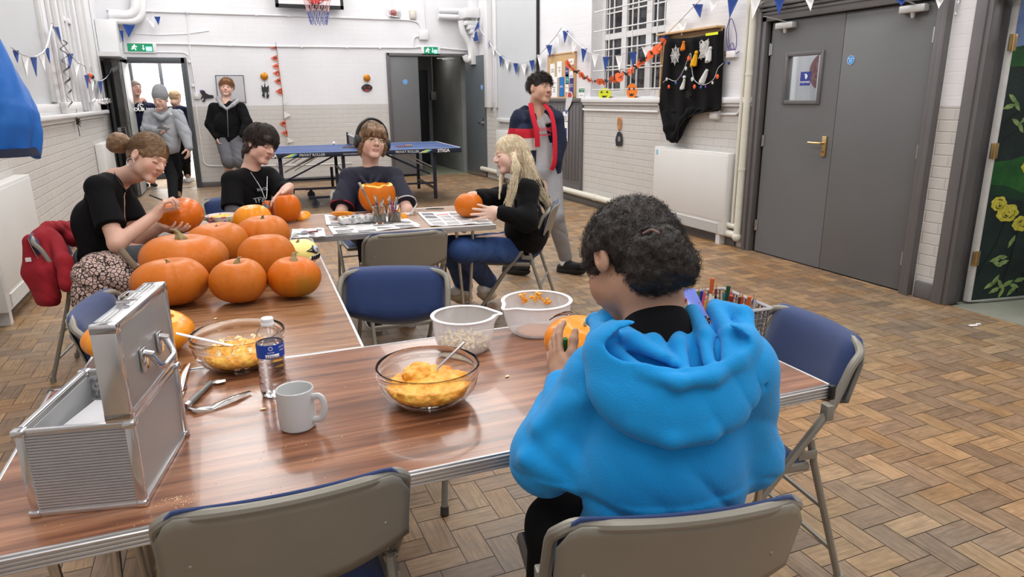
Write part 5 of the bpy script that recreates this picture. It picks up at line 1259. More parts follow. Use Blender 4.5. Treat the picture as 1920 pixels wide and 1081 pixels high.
# packet of paints
t = empty('paint_packet', (.705, 4.055, T+.004), .05, 'clear plastic packet of paint pots on the newspaper', 'packet')
S = Sdf(); S.box((0, 0, .026), (.105, .045, .022), rd=.018); S.disp(lumps(.004, 75, 3), (-.13, -.07, -.02), (.13, .07, .07)); P, Q = S.mesh(.004)
np_mesh('wrapper', P, Q, mat('crinkled_film', srgb(206, 206, 206), .25, col2=srgb(150, 150, 150), vs=40, coat=.5, lo=.45, hi=.6), t)
rr = random.Random(4)
for k in range(7):
    b = MB(); b.lathe([(0, 0), (.009, 0), (.009, .004), (0, .004)], 12); b.build('paint_pot', mat('pot_%s' % 'abcdefg'[k], srgb(*((230, 210, 60), (220, 90, 90), (90, 150, 90), (80, 110, 190), (240, 240, 240), (200, 90, 150), (230, 140, 60))[k]), .4), t, loc=(-.08+.026*k, rr.uniform(-.03, .02), .047), rot=(.3*rr.uniform(-1, 1), .3, 0))
# brushes, knives, can, bowl
t = empty('scraper', atz(556, 437, T+.012), .15, 'grey scraper with dark red grip lying on folded newspaper', 'scraper')
MB().tube([(.06, 0, 0), (.115, .005, 0)], .008, 10, flat=(.6, 1)).build('handle', mat('dark_red', srgb(110, 36, 50), .4), t); MB().tube([(-.06, -.01, -.002), (.06, 0, 0)], [.004, .012], 10, flat=(.2, 1)).build('blade', mat('blade_grey', srgb(130, 132, 132), .4, .6), t)
t = empty('kitchen_knife', atz(800, 391, T+.006), -.1, 'black knife lying at the far edge behind blonde girl\'s newspaper', 'knife')
MB().tube([(-.005, 0, 0), (.05, -.012, .002), (.11, -.02, .0)], [.005, .008, .006], 8, flat=(.6, 1)).build('handle', m_black, t); MB().box((-.06, -.004, -.001), (0, .008, .001)).build('blade', m_st2, t)
t = empty('drink_can', (.245, 4.42, T+.002), .2, 'colourful drinks can behind the bright orange pumpkin', 'can')
MB().lathe([(0, .003), (.024, 0), (.031, .008), (.033, .014), (.033, .102), (.027, .113), (.0265, .115), (.024, .111), (0, .110)], 32).build('can_body', mat('can_print', srgb(214, 110, 50), .3, .5, col2=srgb(60, 150, 170), vs=24, lo=.48, hi=.52), t)
MB().lathe([(.026, .112), (.0275, .114), (.0275, .116), (.025, .116)], 28, closed=True).build('can_rim', m_steel, t)
t = empty('floral_bowl', (-.015, 4.285, T+.002), 0, 'white bowl with floral print holding yellow pumpkin scrapings', 'bowl')
MB().lathe([(0, 0), (.045, 0), (.075, .03), (.088, .068), (.092, .07), (.088, .072), (.072, .034), (.042, .006), (0, .006)], 40).build('bowl_wall', mat('floral_china', srgb(226, 222, 222), .3, col2=srgb(196, 80, 110), vs=22, lo=.58, hi=.62, detail=2), t)
b = MB(); rr = random.Random(6)
for k in range(22):
    a = 2*PI*k/22; z = .03+.025*rr.random(); r = .079+(z-.03)*.30; b.sphere((r*math.cos(a), r*math.sin(a), z), (.008, .008, .006), 8, 6, mi=k % 3)
b.build('floral_print', [mat('print_green', srgb(110, 160, 60), .5), mat('print_pink', srgb(190, 60, 100), .5), mat('print_violet', srgb(90, 70, 150), .5)], t)
pulp('pumpkin_pulp', .062, .050, .022, t, 61, mat('pulp_yellow', srgb(246, 190, 50), .5, bump=.5, bs=120), top=.4)
# fruit-basket of pens on the dark table
bk = empty('pen_basket', (1.225, 1.60, T+.001), math.radians(-4), 'grey plastic lattice basket crammed with pens behind blue hoodie', 'basket')
m_bk = mat('grey_basket', srgb(120, 118, 118), .5); bw, bd, bh = .185, .105, .115
b = MB()
def side(x0, y0, x1, y1, nx, flare=.012):
    d = Vector((x1-x0, y1-y0, 0)); L = d.length; nrm = Vector((d.y, -d.x, 0)).normalized()
    for i in range(nx+1):
        p = Vector((x0, y0, 0))+d*(i/nx); b.tube([p, p+nrm*flare+Vector((0, 0, bh))], .0034, 6, flat=(.5, 1))
    for j in range(9):
        z = bh*j/8; o_ = nrm*flare*j/8; b.tube([Vector((x0, y0, z))+o_, Vector((x1, y1, z))+o_], .0034, 6, flat=(.6, 1))
side(-bw, -bd, bw, -bd, 26); side(bw, -bd, bw, bd, 14); side(bw, bd, -bw, bd, 26); side(-bw, bd, -bw, -bd, 14)
b.box((-bw, -bd, 0), (bw, bd, .004)); b.build('lattice', m_bk, bk)
f_ = .013
MB().tube(fillet([(-bw-f_, -bd-f_+.03, bh), (-bw-f_, -bd-f_, bh), (bw+f_, -bd-f_, bh), (bw+f_, bd+f_, bh), (-bw-f_, bd+f_, bh), (-bw-f_, -bd-f_+.03, bh)], .02), .0065, 8, flat=(.7, 1.3)).build('rim', mat('basket_rim', srgb(150, 150, 152), .45), bk)
rr = random.Random(21)
pc = [(30, 28, 30), (238, 238, 236), (60, 170, 80), (150, 40, 40), (200, 60, 50), (236, 140, 40), (240, 170, 110), (90, 120, 50), (60, 40, 30), (190, 90, 40), (170, 172, 176), (70, 50, 120), (40, 60, 150), (240, 200, 60), (120, 40, 50), (30, 80, 50), (60, 130, 170), (210, 90, 120)]
Rz = Matrix.Rotation(math.radians(-4), 4, 'Z')
PN = ['black', 'white', 'green', 'maroon', 'red', 'orange', 'peach', 'olive', 'dark brown', 'rust', 'silver', 'purple', 'navy', 'yellow', 'wine red', 'dark green', 'turquoise', 'pink']
WH = ['at its far left end', 'second from left', 'third from left', 'fourth from left', 'left of its middle', 'sixth from left', 'right of its middle', 'fifth from right', 'fourth from right', 'third from right', 'second from right', 'at its far right end']
for k in range(46):
    u = (k % 12)/11; v = (k//12)/3.2; x = -.13+.30*u+rr.uniform(-.008, .008); y = -.085+.16*v+rr.uniform(-.01, .01)
    lx, ly = rr.uniform(-.018, .022), rr.uniform(-.02, .012); L_ = rr.uniform(.125, .165); c = pc[k % len(pc)]; r = .0042 if k % 3 else .0062
    kind = 'colouring_pencil' if k % 3 else 'felt_tip_pen'
    base = Rz @ Vector((x, y, .006)); w = Vector((base.x+1.225, base.y+1.60, T+.003+.006))
    t = empty(kind, w, 0, '%s %s, %s row of grey basket, %s' % (PN[k % 18], 'colouring pencil' if k % 3 else 'felt tip pen', ('front', 'second', 'third', 'back')[k//12], WH[k % 12]), 'pencil' if k % 3 else 'pen', 'pencils in the basket' if k % 3 else 'felt tips in the basket')
    v_ = Vector((lx, ly, L_)); mc = mat('stick_colour_%s' % 'abcdefghijklmnopqr'[k % 18], srgb(*c), .4)
    if k % 3:
        MB().tube([Vector((0, 0, 0)), v_*.90], r, 6).build('barrel', mc, t, smooth=False); MB().tube([v_*.90, v_*.975], [r, .0012], 6).build('sharpened_tip', m_pine, t); MB().tube([v_*.97, v_], [.0013, .0003], 6).build('lead', mc, t)
    else:
        MB().tube([Vector((0, 0, 0)), v_*.70], r, 10).build('barrel', m_paper if k % 2 else mc, t); MB().tube([v_*.70, v_*.99, v_], [r*1.1, r*1.0, r*.8], 10).build('cap', mc, t)
t = empty('card_sleeve', (1.085, 1.60, T+.10), math.radians(-14), 'blue and white card pack resting on top of the pens', 'card pack')
MB().box((-.065, -.050, 0), (.085, .060, .012), bev=.001).build('card', mat('card_blue', srgb(84, 104, 190), .3, coat=.4), t); MB().box((-.067, -.052, .0122), (.03, .061, .0128)).build('white_panel', m_paper, t); MB().box((-.06, -.053, .004), (.02, -.0505, .010)).build('printed_line', MATS['ink_blue'], t)
t.rotation_euler = (math.radians(28), 0, math.radians(-14)); t.location = (1.115, 1.535, T+.138)
# ================================================================ PEOPLE
m_skin = mat('skin', (1, 1, 1), .48, attr='Col', sss=.08, bump=.05, bs=400)
def strands_mesh(name, L, r0, r1, m, parent, sides=3):
    """L: (n,k,3) polylines"""
    n, k, _ = L.shape
    T_ = np.gradient(L, axis=1); T_ /= np.linalg.norm(T_, axis=2, keepdims=True)+1e-9
    ref = np.tile(np.array([.31, .52, .79]), (n, k, 1)); U_ = np.cross(T_, ref); U_ /= np.linalg.norm(U_, axis=2, keepdims=True)+1e-9; W2 = np.cross(T_, U_)
    rad = np.linspace(r0, r1, k)[None, :, None]
    V = np.stack([L+(U_*math.cos(2*PI*i/sides)+W2*math.sin(2*PI*i/sides))*rad for i in range(sides)], axis=2)  # n,k,s,3
    idx = np.arange(n*k*sides).reshape(n, k, sides)
    Q = []
    for i in range(sides):
        j = (i+1) % sides; Q.append(np.stack([idx[:, :-1, i], idx[:, :-1, j], idx[:, 1:, j], idx[:, 1:, i]], axis=-1).reshape(-1, 4))
    return np_mesh(name, V.reshape(-1, 3), np.concatenate(Q), m, parent)
def hair_cap(c, R, s, n, m, parent, crown=(0, -.35, .93), rad=(.083, .102, .095), off=(0, -.012, .034), span=(35, 75), lift=(.02, .06), ok=None, seed=1, r=.0011, k=9, curl=0.0, name='hair_strands', stop=None):
    rg = np.random.RandomState(seed); U_ = rg.normal(size=(n*3, 3)); U_ /= np.linalg.norm(U_, axis=1, keepdims=True)
    if ok is None: ok = lambda u: (u[:, 2] > -.25+.0*u[:, 0]) & ~((u[:, 1] > .35) & (u[:, 2] < .45)) & ~((u[:, 1] > .0) & (u[:, 2] < .0))
    U_ = U_[ok(U_)][:n]; n = len(U_); cr = np.array(crown)/np.linalg.norm(crown)
    ang = np.radians(rg.uniform(span[0], span[1], n)); lf = rg.uniform(lift[0], lift[1], n); ph = rg.uniform(0, 6.3, (n, 3))
    t = U_*(U_@cr)[:, None]-cr; t /= np.linalg.norm(t, axis=1, keepdims=True)+1e-6; t += rg.normal(scale=.10, size=t.shape)
    rad = np.array(rad); off = np.array(off); out = []
    for i in range(k):
        f = i/(k-1); a = (ang*f)[:, None]; d = U_*np.cos(a)+t*np.sin(a); d /= np.linalg.norm(d, axis=1, keepdims=True)
        p = d*rad*(1+(lf*math.sin(PI*min(1, f*.8)))[:, None])+off
        if stop is not None: p = stop(p, f)
        if curl: p += curl*np.sin(ph+f*14)
        out.append(p)
    L = np.stack(out, axis=1)*s; Rn = np.array([list(q) for q in R]); L = L@Rn.T+np.array(c)
    return strands_mesh(name, L, r*s, r*.35*s, m, parent)
def hairmat(name, c1, c2, rough=.45):
    return mat(name, c1, rough, col2=c2, vs=60, lo=.3, hi=.7, spec=.4, bump=.2, bs=260)
def A(px, py, w): return atd(px, py, w)
RIGHT, UP, FWD = AX_R.copy(), AX_U.copy(), AX_F.copy()
def D(r, u, f): return (RIGHT*r+UP*u+FWD*f).normalized()
SKIN_A, SKIN_B, SKIN_C = (.62, .36, .26), (.60, .33, .24), (.40, .22, .14)
class Fig:
    def __init__(s, name, label, base, sc=1.0):
        s.t = empty('person', base, 0, label, 'person'); s.base = Vector(base); s.sc = sc; s.S = Sdf(); s.col = None; s.skin = SKIN_A
    def head(s, c, face, up=(0, 0, 1), hs=1.0, **k):
        s.hc = Vector(c); s.R = frame(face, up); s.hs = hs; s.T = head_sdf(s.S, c, s.R, hs, k.get('fat', 1), k.get('mouth', 0))
        s.skin = k.get('skin', SKIN_A)
        s.col = face_color(c, s.R, hs, s.skin, k.get('brow', (.12, .07, .04)), k.get('lip', (.50, .23, .20)), k.get('closed', False), k.get('eye', (.1, .06, .03)), k.get('blush', .35)*.6)
        return s
    def neck(s, nb, r=.050):
        s.nb = Vector(nb); s.S.chain([s.T(0, -.028, -.035), s.T(0, -.030, -.085), nb], [r*1.02, r, r*1.12], k=.025); return s
    def limb(s, pts, rs, k=.02): s.S.chain(pts, rs, k=k); return s
    def finish(s, h=.005, core=None):
        P, Q = s.S.mesh(h); o = np_mesh('body', P, Q, m_skin, None, colfn=s.col, smooth_it=0); s.attach(o); return o
    def attach(s, o):
        o.parent = s.t; o.matrix_parent_inverse = Matrix.Translation(-s.base); return o
    def part(s, name, S, h, m, col=None, sm=1):
        P, Q = S.mesh(h); return s.attach(np_mesh(name, P, Q, m, None, colfn=col, smooth_it=sm))
def torso(S, shL, shR, pel, b=1.0, wst=.105, sh=.062, chest=.098, k=.05, trap=None):
    m = (shL+shR)/2; ax = (shR-shL)
    if trap is not None:
        for e in (shL, shR): S.cap(trap, m.lerp(e, .86), .050, sh*.92, k=k)
    S.cap(shL, shR, sh*b, k=k)
    for f, r in ((.28, chest), (.72, chest)):
        top = shL+ax*f+(pel-m)*.16; bot = pel+ax*(f-.5)*.72
        S.cap(top, bot, r*b, wst*b, k=k)
def sleeve(S, sh, el, wr=None, r0=.062, r1=.055, r2=.040, k=.03):
    S.cap(sh, el, r0, r1, k=k)
    if wr is not None: S.cap(el, wr, r1, r2, k=k)
def cut_end(S, end, d, R=.09, L=.05):
    f = frame(d, (0.13, .31, .94)); S.box(Vector(end)+Vector(d).normalized()*L, (R, L, R), [list(r) for r in f], rd=.002, k=.004, mode='-')
def shoe(fig, an, toe, m, sole, s=1.0, name='shoe', z0=0.0):
    an = Vector(an); toe = Vector(toe); d = toe-an; d.z = 0; d.normalize(); S = Sdf(); g = min(an.z, toe.z)
    heel = Vector((an.x, an.y, 0))-d*.045*s; heel.z = an.z-.055*s; t = Vector((toe.x, toe.y, toe.z))
    S.chain([heel, heel.lerp(t, .55)+Vector((0, 0, .004)), t], [.036*s, .040*s, .034*s], k=.02); S.cap(an+Vector((0, 0, .01)), heel.lerp(t, .35)+Vector((0, 0, .02*s)), .040*s, .038*s, k=.03)
    zb = min(heel.z, t.z)-.030*s
    fig.part(name, S, .005, m)
    S = Sdf(); S.chain([heel-Vector((0, 0, .028*s)), heel.lerp(t, .55)-Vector((0, 0, .028*s)), t-Vector((0, 0, .026*s))], [.040*s, .044*s, .037*s], k=.01)
    lo = np.array([min(heel.x, t.x)-.1, min(heel.y, t.y)-.1, zb-.004]); S.box((lo[0]+.3, lo[1]+.3, max(heel.z, t.z)+.05-.016), (.6, .6, .06), rd=.001, mode='-')
    S.box((lo[0]+.3, lo[1]+.3, zb-.06), (.6, .6, .06), rd=.001, mode='-')
    o = fig.part('sole', S, .004, sole, sm=0); return o
m_blackc = mat('black_cotton', srgb(13, 13, 16), .92, var=.1, vs=10, spec=.2, bump=.1, bs=500)
m_navyc = mat('navy_cotton', srgb(20, 24, 46), .9, var=.1, vs=10, spec=.2, bump=.1, bs=500)
m_trk = mat('black_trousers', srgb(14, 14, 17), .9, spec=.2, bump=.1, bs=400)

# ---------------- person in the blue hoodie, foreground
F = Fig('person', 'person in bright blue hoodie seen from behind, dark curly hair in a bun, carving', (.72, .98, 0))
hc = A(1182, 497, 1.37)
F.head(hc, D(-.52, -.52, .70), D(-.12, .92, .42), 1.0, skin=SKIN_C, closed=True, brow=(.02, .015, .01))
F.neck(A(1232, 632, 1.29), .052)
shL, shR = A(1128, 712, 1.31), A(1382, 688, 1.24)
elL, elR = A(1034, 845, 1.36), A(1398, 842, 1.36)
wrL, wrR = A(1056, 716, 1.52), A(1215, 640, 1.58)
pel = Vector((.715, .985, .53))
F.limb([shL, elL, wrL], [.045, .038, .024]); F.limb([shR, elR, wrR], [.045, .038, .024]); F.limb([F.nb, pel], [.06, .09])
hand_sdf(F.S, wrL, D(-.22, .72, .62), D(.80, .12, .62), -1, (.30, .32, .36, .42), .92, thumb=(.55, .25), spread=.10)
hand_sdf(F.S, wrR, D(-.92, .25, .05), D(-.2, -.5, .8), 1, (.7, .8, .85, .9), .88, thumb=(.5, .4))
knL, knR = A(1055, 985, 1.44), A(1300, 1000, 1.50)
F.limb([pel+Vector((-.09, 0, -.02)), knL, Vector((knL.x, knL.y+.05, .08))], [.07, .05, .04]); F.limb([pel+Vector((.09, 0, -.02)), Vector((.93, 1.32, .52)), Vector((.93, 1.36, .08))], [.07, .05, .04])
F.finish(.0036)
S = Sdf()
torso(S, shL, shR, pel, 1.0, wst=.100, sh=.062, chest=.088, k=.03)
S.ell(pel+Vector((0, .0, .03)), (.178, .125, .12), k=.03)
S.ell((shL+shR)/2+(pel-(shL+shR)/2)*.45-FWD*.01, (.17, .12, .18), k=.02)
sleeve(S, shL, elL, wrL.lerp(elL, .16), .070, .068, .044, .03); sleeve(S, shR, elR, wrR.lerp(elR, .25), .066, .066, .046, .03)
S.cap(elL+Vector((-.010, 0, -.012)), elL.lerp(wrL, .3), .066, .050, k=.02)
S.cap(wrL.lerp(elL, .22), wrL.lerp(elL, .12), .040, .037, k=.006)
# neck opening
S.chain([F.nb+UP*.12-FWD*.02, F.nb+UP*.02], [.085, .068], k=.015, mode='-')
# hood: hanging shell, its opening and rolled edge
G = Sdf(); Rb = frame(-FWD+UP*.35, UP); Rbl = [list(r) for r in Rb]
G.ell(A(1262, 712, 1.20), (.150, .062, .112), Rbl, k=.02)
G.ell(A(1262, 655, 1.225), (.160, .095, .070), Rbl, k=.03)
G.ell(A(1268, 652, 1.195), (.128, .075, .050), Rbl, k=.012, mode='-')
G.ell(A(1262, 562, 1.27), (.150, .13, .088), Rbl, k=.020, mode='-')
G.ell(A(1262, 672, 1.262), (.130, .050, .050), Rbl, k=.02); G.ell(A(1262, 700, 1.235), (.10, .045, .03), Rbl, k=.02); G.ell(A(1255, 632, 1.285), (.115, .05, .020), Rbl, k=.02)
G.chain([F.nb+UP*.12-FWD*.02, F.nb+UP*.02], [.085, .066], k=.012, mode='-')
G.chain([A(1120, 602, 1.39), A(1128, 628, 1.30), A(1150, 660, 1.22), A(1205, 697, 1.155), A(1272, 716, 1.125), A(1335, 706, 1.135), A(1380, 676, 1.165), A(1404, 632, 1.21), A(1392, 592, 1.26), A(1345, 575, 1.31)], [.016, .018, .014, .012, .012, .013, .015, .018, .019, .018], k=.010)
G.chain([A(1298, 584, 1.30), A(1322, 630, 1.22), A(1330, 680, 1.165)], [.014, .014, .010], k=.010)
G.chain([A(1340, 580, 1.29), A(1368, 628, 1.21), A(1362, 672, 1.165)], [.014, .014, .010], k=.010)
G.chain([A(1150, 612, 1.31), A(1190, 640, 1.22), A(1245, 668, 1.165)], [.016, .016, .010], k=.012)
G.chain([A(1262, 606, 1.29), A(1272, 645, 1.21), A(1284, 690, 1.16)], [.012, .012, .008], k=.012)
G.chain([A(1200, 606, 1.30), A(1228, 640, 1.22), A(1262, 680, 1.165)], [.010, .011, .008], k=.012)
G.cap(A(1150, 600, 1.37), A(1122, 596, 1.47), .026, .017, k=.02); G.ell(A(1118, 600, 1.47), (.022, .02, .013), k=.006)
G.chain([A(1108, 640, 1.30), A(1138, 725, 1.21), A(1190, 790, 1.165), A(1258, 822, 1.15), A(1330, 806, 1.155), A(1385, 745, 1.18), A(1412, 680, 1.215)], [.010]*7, k=.02)
G.chain([A(1340, 715, 1.115), A(1335, 770, 1.125), A(1322, 815, 1.13)], [.0030]*3, k=.005, mode='-')
G.disp(folds(.006, 30, (.6, -.2, .6), 2.2), (.3, .6, .7), (1.2, 1.5, 1.2)); G.disp(folds(.0025, 70, (.7, .3, .5), 1.1), (.3, .6, .7), (1.2, 1.5, 1.2))
def crease(pts, r=.010, k=.022, mode='+'): S.chain(pts, [r]*len(pts), k=k, mode=mode)
crease([A(1010, 800, 1.30), A(1060, 760, 1.29), A(1105, 745, 1.25)], .010, .03)
crease([A(985, 860, 1.295), A(1035, 880, 1.29), A(1090, 920, 1.27)], .010, .03); crease([A(1012, 790, 1.33), A(1050, 840, 1.29), A(1105, 895, 1.26)], .010, .03)
crease([A(1108, 672, 1.235), A(1128, 730, 1.20), A(1135, 800, 1.19), A(1150, 870, 1.17)], .0035, .006, '-')
crease([A(1420, 660, 1.20), A(1438, 740, 1.18), A(1440, 820, 1.18)], .0035, .006, '-')
S.disp(folds(.013, 20, (.5, -.2, .8), 1.3), (.3, .6, .5), (1.1, 1.5, 1.1)); S.disp(folds(.005, 52, (.7, .3, .5), 4.1), (.3, .6, .5), (1.1, 1.5, 1.1)); S.disp(folds(.012, 30, (.1, .1, .9), 2.1), (.3, .6, .45), (1.1, 1.3, .70))
m_hood = mat('blue_fleece', srgb(2, 142, 212), .9, var=.06, vs=9, sheen=.12, bump=.25, bs=420)
hd = F.part('hoodie', S, .0045, m_hood, sm=2)
o = F.part('hood', G, .0035, m_hood, sm=2)
S = Sdf(); S.chain([F.nb-UP*.075, F.nb-UP*.03, F.nb+UP*.018], [.088, .074, .062], k=.02); F.part('neckline', S, .004, m_blackc)
S = Sdf(); S.chain([pel+Vector((-.09, 0, -.03)), knL], [.095, .072], k=.04); S.chain([pel+Vector((.09, 0, -.03)), Vector((.93, 1.32, .52))], [.095, .075], k=.04); S.ell(pel+Vector((0, .01, -.03)), (.18, .13, .09), k=.04)
S.chain([knL, Vector((knL.x-.02, knL.y+.05, .10))], [.070, .055], k=.03); S.chain([Vector((.93, 1.32, .52)), Vector((.93, 1.38, .10))], [.07, .055], k=.03)
S.disp(folds(.006, 34, (.2, .9, .3), 2), (.3, .6, .0), (1.2, 1.6, .8)); F.part('trousers', S, .006, m_trk)
for a in (Vector((knL.x-.02, knL.y+.05, .075)), Vector((.93, 1.38, .075))): shoe(F, a, a+Vector((0, .15, -.035)), m_black, m_white)
# curly hair
m_curl = hairmat('dark_curls', (.014, .011, .010), (.032, .024, .019), .5)
S = Sdf(); T_ = F.T; Rn = [list(r) for r in F.R]
S.ell(T_(0, -.016, .036), (.090, .104, .094), Rn, k=.02); S.ell(T_(.0, -.05, .0), (.080, .070, .075), Rn, k=.02)
S.ell(T_(0, -.055, -.04), (.055, .05, .04), Rn, k=.02)
bc_ = A(1236, 480, 1.245); S.ell(bc_, (.058, .050, .056), k=.012); S.ell(bc_+RIGHT*.028-UP*.018, (.044, .042, .040), k=.015); S.ell(bc_-UP*.032-RIGHT*.012, (.048, .042, .036), k=.015); S.ell(bc_+UP*.02-RIGHT*.005, (.045, .04, .035), k=.012)
S.chain([A(1168, 425, 1.262), A(1205, 440, 1.232), A(1228, 430, 1.20)], [.004, .006, .005], k=.010, mode='-')
S.ell(T_(0, .088, -.042), (.075, .070, .080), Rn, k=.008, mode='-')
for e in (-1, 1): S.ell(T_(e*.086, .004, -.030), (.026, .042, .044), Rn, k=.008, mode='-')
S.disp(lumps(.0035, 120, 1), tuple(hc-Vector((.3, .3, .3))), tuple(hc+Vector((.3, .3, .3)))); S.disp(lumps(.0016, 330, 2), tuple(hc-Vector((.3, .3, .3))), tuple(hc+Vector((.3, .3, .3))))
P, Q = S.mesh(.003); o = F.attach(np_mesh('hair', P, Q, m_curl)); F.hair = o
rg = np.random.RandomState(4); N_ = 5200; ii = rg.randint(0, len(P), N_); ctr = np.array(hc)
nrm = np.zeros_like(P); fn_ = np.cross(P[Q[:, 1]]-P[Q[:, 0]], P[Q[:, 2]]-P[Q[:, 0]])
for q in range(4): np.add.at(nrm, Q[:, q], fn_)
nrm /= np.linalg.norm(nrm, axis=1, keepdims=True)+1e-9
b0 = P[ii]; nn = nrm[ii]; tg = np.cross(nn, rg.normal(size=nn.shape)); tg /= np.linalg.norm(tg, axis=1, keepdims=True); bt = np.cross(nn, tg); K = 9; pol = []
for i in range(K):
    f = i/(K-1); a = f*rg.uniform(5, 9, N_)+rg.uniform(0, .3, N_); rr_ = .0035
    pol.append(b0-nn*.002+nn*(f*rg.uniform(.003, .011, N_))[:, None]+tg*(rr_*np.sin(a))[:, None]+bt*(rr_*np.cos(a)+f*.008)[:, None])
F.attach(strands_mesh('curly_strands', np.stack(pol, 1), .00042, .0002, m_curl, None))['kind'] = 'stuff'
hb = MB(); hb.tube(spline([A(1206, 437, 1.205), A(1222, 430, 1.19), A(1236, 436, 1.175)], 4), .0022, 6); F.attach(hb.build('hair_tie', mat('hair_tie_tan', srgb(120, 96, 86), .8)))
kn = empty('carving_tool', A(1060, 640, 1.55), 0, 'small carving tool with green handle end held at the glossy pumpkin', 'knife')
MB().tube([(0, 0, .008), (.006, .012, -.03)], .0055, 10).build('handle', mat('tool_green', srgb(10, 110, 50), .4), kn)
# ---------------- common builders for the other people
def tee(F, shL, shR, pel, elL, elR, m, b=1.0, frac=.72, wst=.098, name='t_shirt', h=.006, chest=.088, r0=.058, fold=.008, neck=.062, extra=None, flare=.068, col=None, sh=.056):
    S = Sdf(); torso(S, shL, shR, pel, b, wst=wst, chest=chest, k=.03, sh=sh, trap=F.nb-Vector((0, 0, .015)))
    for s_, e in ((shL, elL), (shR, elR)):
        en = s_.lerp(e, frac); S.cap(s_, en, r0, flare, k=.025)
    if extra: extra(S)
    for s_, e in ((shL, elL), (shR, elR)):
        en = s_.lerp(e, frac); cut_end(S, en, e-s_, R=flare*1.25, L=flare*1.1)
    S.chain([F.nb+Vector((0, 0, .12)), F.nb+Vector((0, 0, .03))], [neck*1.25, neck*.94], k=.008, mode='-')
    lo = tuple(F.nb-Vector((.6, .6, .9))); hi = tuple(F.nb+Vector((.6, .6, .4)))
    S.disp(folds(fold, 24, (.6, .2, .7), F.nb.x*9), lo, hi)
    return F.part(name, S, h, m, col)
def longtop(F, shL, shR, pel, elL, elR, wrL, wrR, m, b=1.0, wst=.105, name='jumper', h=.006, fold=.007, r=(.060, .052, .036), neck=.060, extra=None, col=None, cutw=0.0, chest=.09, hem=None):
    S = Sdf(); torso(S, shL, shR, pel, b, wst=wst, chest=chest, k=.03, trap=F.nb-Vector((0, 0, .015)))
    if wrL: sleeve(S, shL, elL, wrL, *[q*b for q in r])
    if wrR: sleeve(S, shR, elR, wrR, *[q*b for q in r])
    if extra: extra(S)
    S.chain([F.nb+Vector((0, 0, .12)), F.nb+Vector((0, 0, .03))], [neck*1.25, neck*.94], k=.008, mode='-')
    lo = tuple(F.nb-Vector((.6, .6, .9))); hi = tuple(F.nb+Vector((.6, .6, .4)))
    S.disp(folds(fold, 26, (.5, .3, .7), F.nb.x*7+1), lo, hi)
    return F.part(name, S, h, m, col)
def legs(F, hips, knees, ankles, m, r=(.088, .066, .050), h=.007, pel=None, fold=.006, name='trousers'):
    S = Sdf()
    for a, b, c in zip(hips, knees, ankles): S.cap(a, b, r[0], r[1], k=.03); S.cap(b, c, r[1], r[2], k=.02)
    if pel is not None: S.ell(pel, (.15, .12, .11), k=.04)
    m0 = hips[0]; S.disp(folds(fold, 30, (.3, .3, .8), m0.x*5), tuple(m0-Vector((.9, .9, 1.2))), tuple(m0+Vector((.9, .9, .6))))
    return F.part(name, S, h, m)
def shorthair(F, m, ext=(.083, .101, .094), off=(0, -.014, .038), front=.075, fz=-.015, low=-.045, extra=None, h=.0035, wob=.0025, wf=110):
    S = Sdf(); T_ = F.T; s = F.hs; Rn = [list(r) for r in F.R]
    S.ell(T_(*off), tuple(q*s for q in ext), Rn, k=.02)
    S.ell(T_(0, -.045, low+.02), (.066*s, .052*s, .05*s), Rn, k=.02)
    S.ell(T_(0, front+.035, fz-.02), (.070*s, .062*s, .080*s), Rn, k=.008, mode='-')
    for e in (-1, 1): S.ell(T_(e*.088, .012, -.026), (.026*s, .042*s, .040*s), Rn, k=.008, mode='-')
    if extra: extra(S, T_, Rn, s)
    lo = tuple(F.hc-Vector((.35, .35, .45))); hi = tuple(F.hc+Vector((.35, .35, .35)))
    S.disp(lumps(wob, wf, 1.5), lo, hi); S.disp(lumps(wob*.6, wf*2.6, 3.5), lo, hi)
    P, Q = S.mesh(h); return F.attach(np_mesh('hair', P, Q, m, smooth_it=1))

# ---------------- girl with the bun, black T-shirt
F = Fig('person', 'girl with light brown bun and hoop earring in black T-shirt, at left, working on pumpkin', (-.62, 4.2, 0))
F.head(A(276, 297, 3.66), D(.90, -.38, -.22), D(.42, .90, 0), 1.04, skin=(.66, .40, .30), closed=True, brow=(.16, .10, .06), blush=.5)
F.neck(A(218, 336, 3.70), .048)
shL, shR = A(184, 352, 3.50), A(228, 352, 3.82)
elL, elR = A(219, 456, 3.44), A(262, 446, 3.78)
wrL, wrR = A(292, 402, 3.56), A(305, 424, 3.72); pel = A(196, 478, 3.70)
F.limb([shL, elL, wrL], [.046, .040, .027]); F.limb([shR, elR, wrR], [.044, .038, .026]); F.limb([F.nb, pel], [.06, .09])
hand_sdf(F.S, wrL, D(.45, .85, .15), D(.75, -.3, .5), 1, (1.0, 1.1, 1.2, 1.25), .98, thumb=(.5, .9))
hand_sdf(F.S, wrR, D(.75, -.2, -.3), D(.3, .9, 0), -1, (.4, .45, .5, .55), .95)
kn = A(292, 480, 3.62); kn2 = A(290, 478, 3.86)
F.limb([pel, kn, Vector((kn.x, kn.y, .1))], [.08, .055, .04]); F.limb([pel, kn2, Vector((kn2.x, kn2.y, .1))], [.08, .055, .04])
F.finish(.0045)
tee(F, shL, shR, pel, elL, elR, m_blackc, 1.02, .70, wst=.105, extra=lambda S: (S.ell(A(178, 420, 3.66), (.11, .12, .14), k=.04), S.cap(A(204, 340, 3.66), A(186, 352, 3.54), .052, .056, k=.03)), flare=.072)
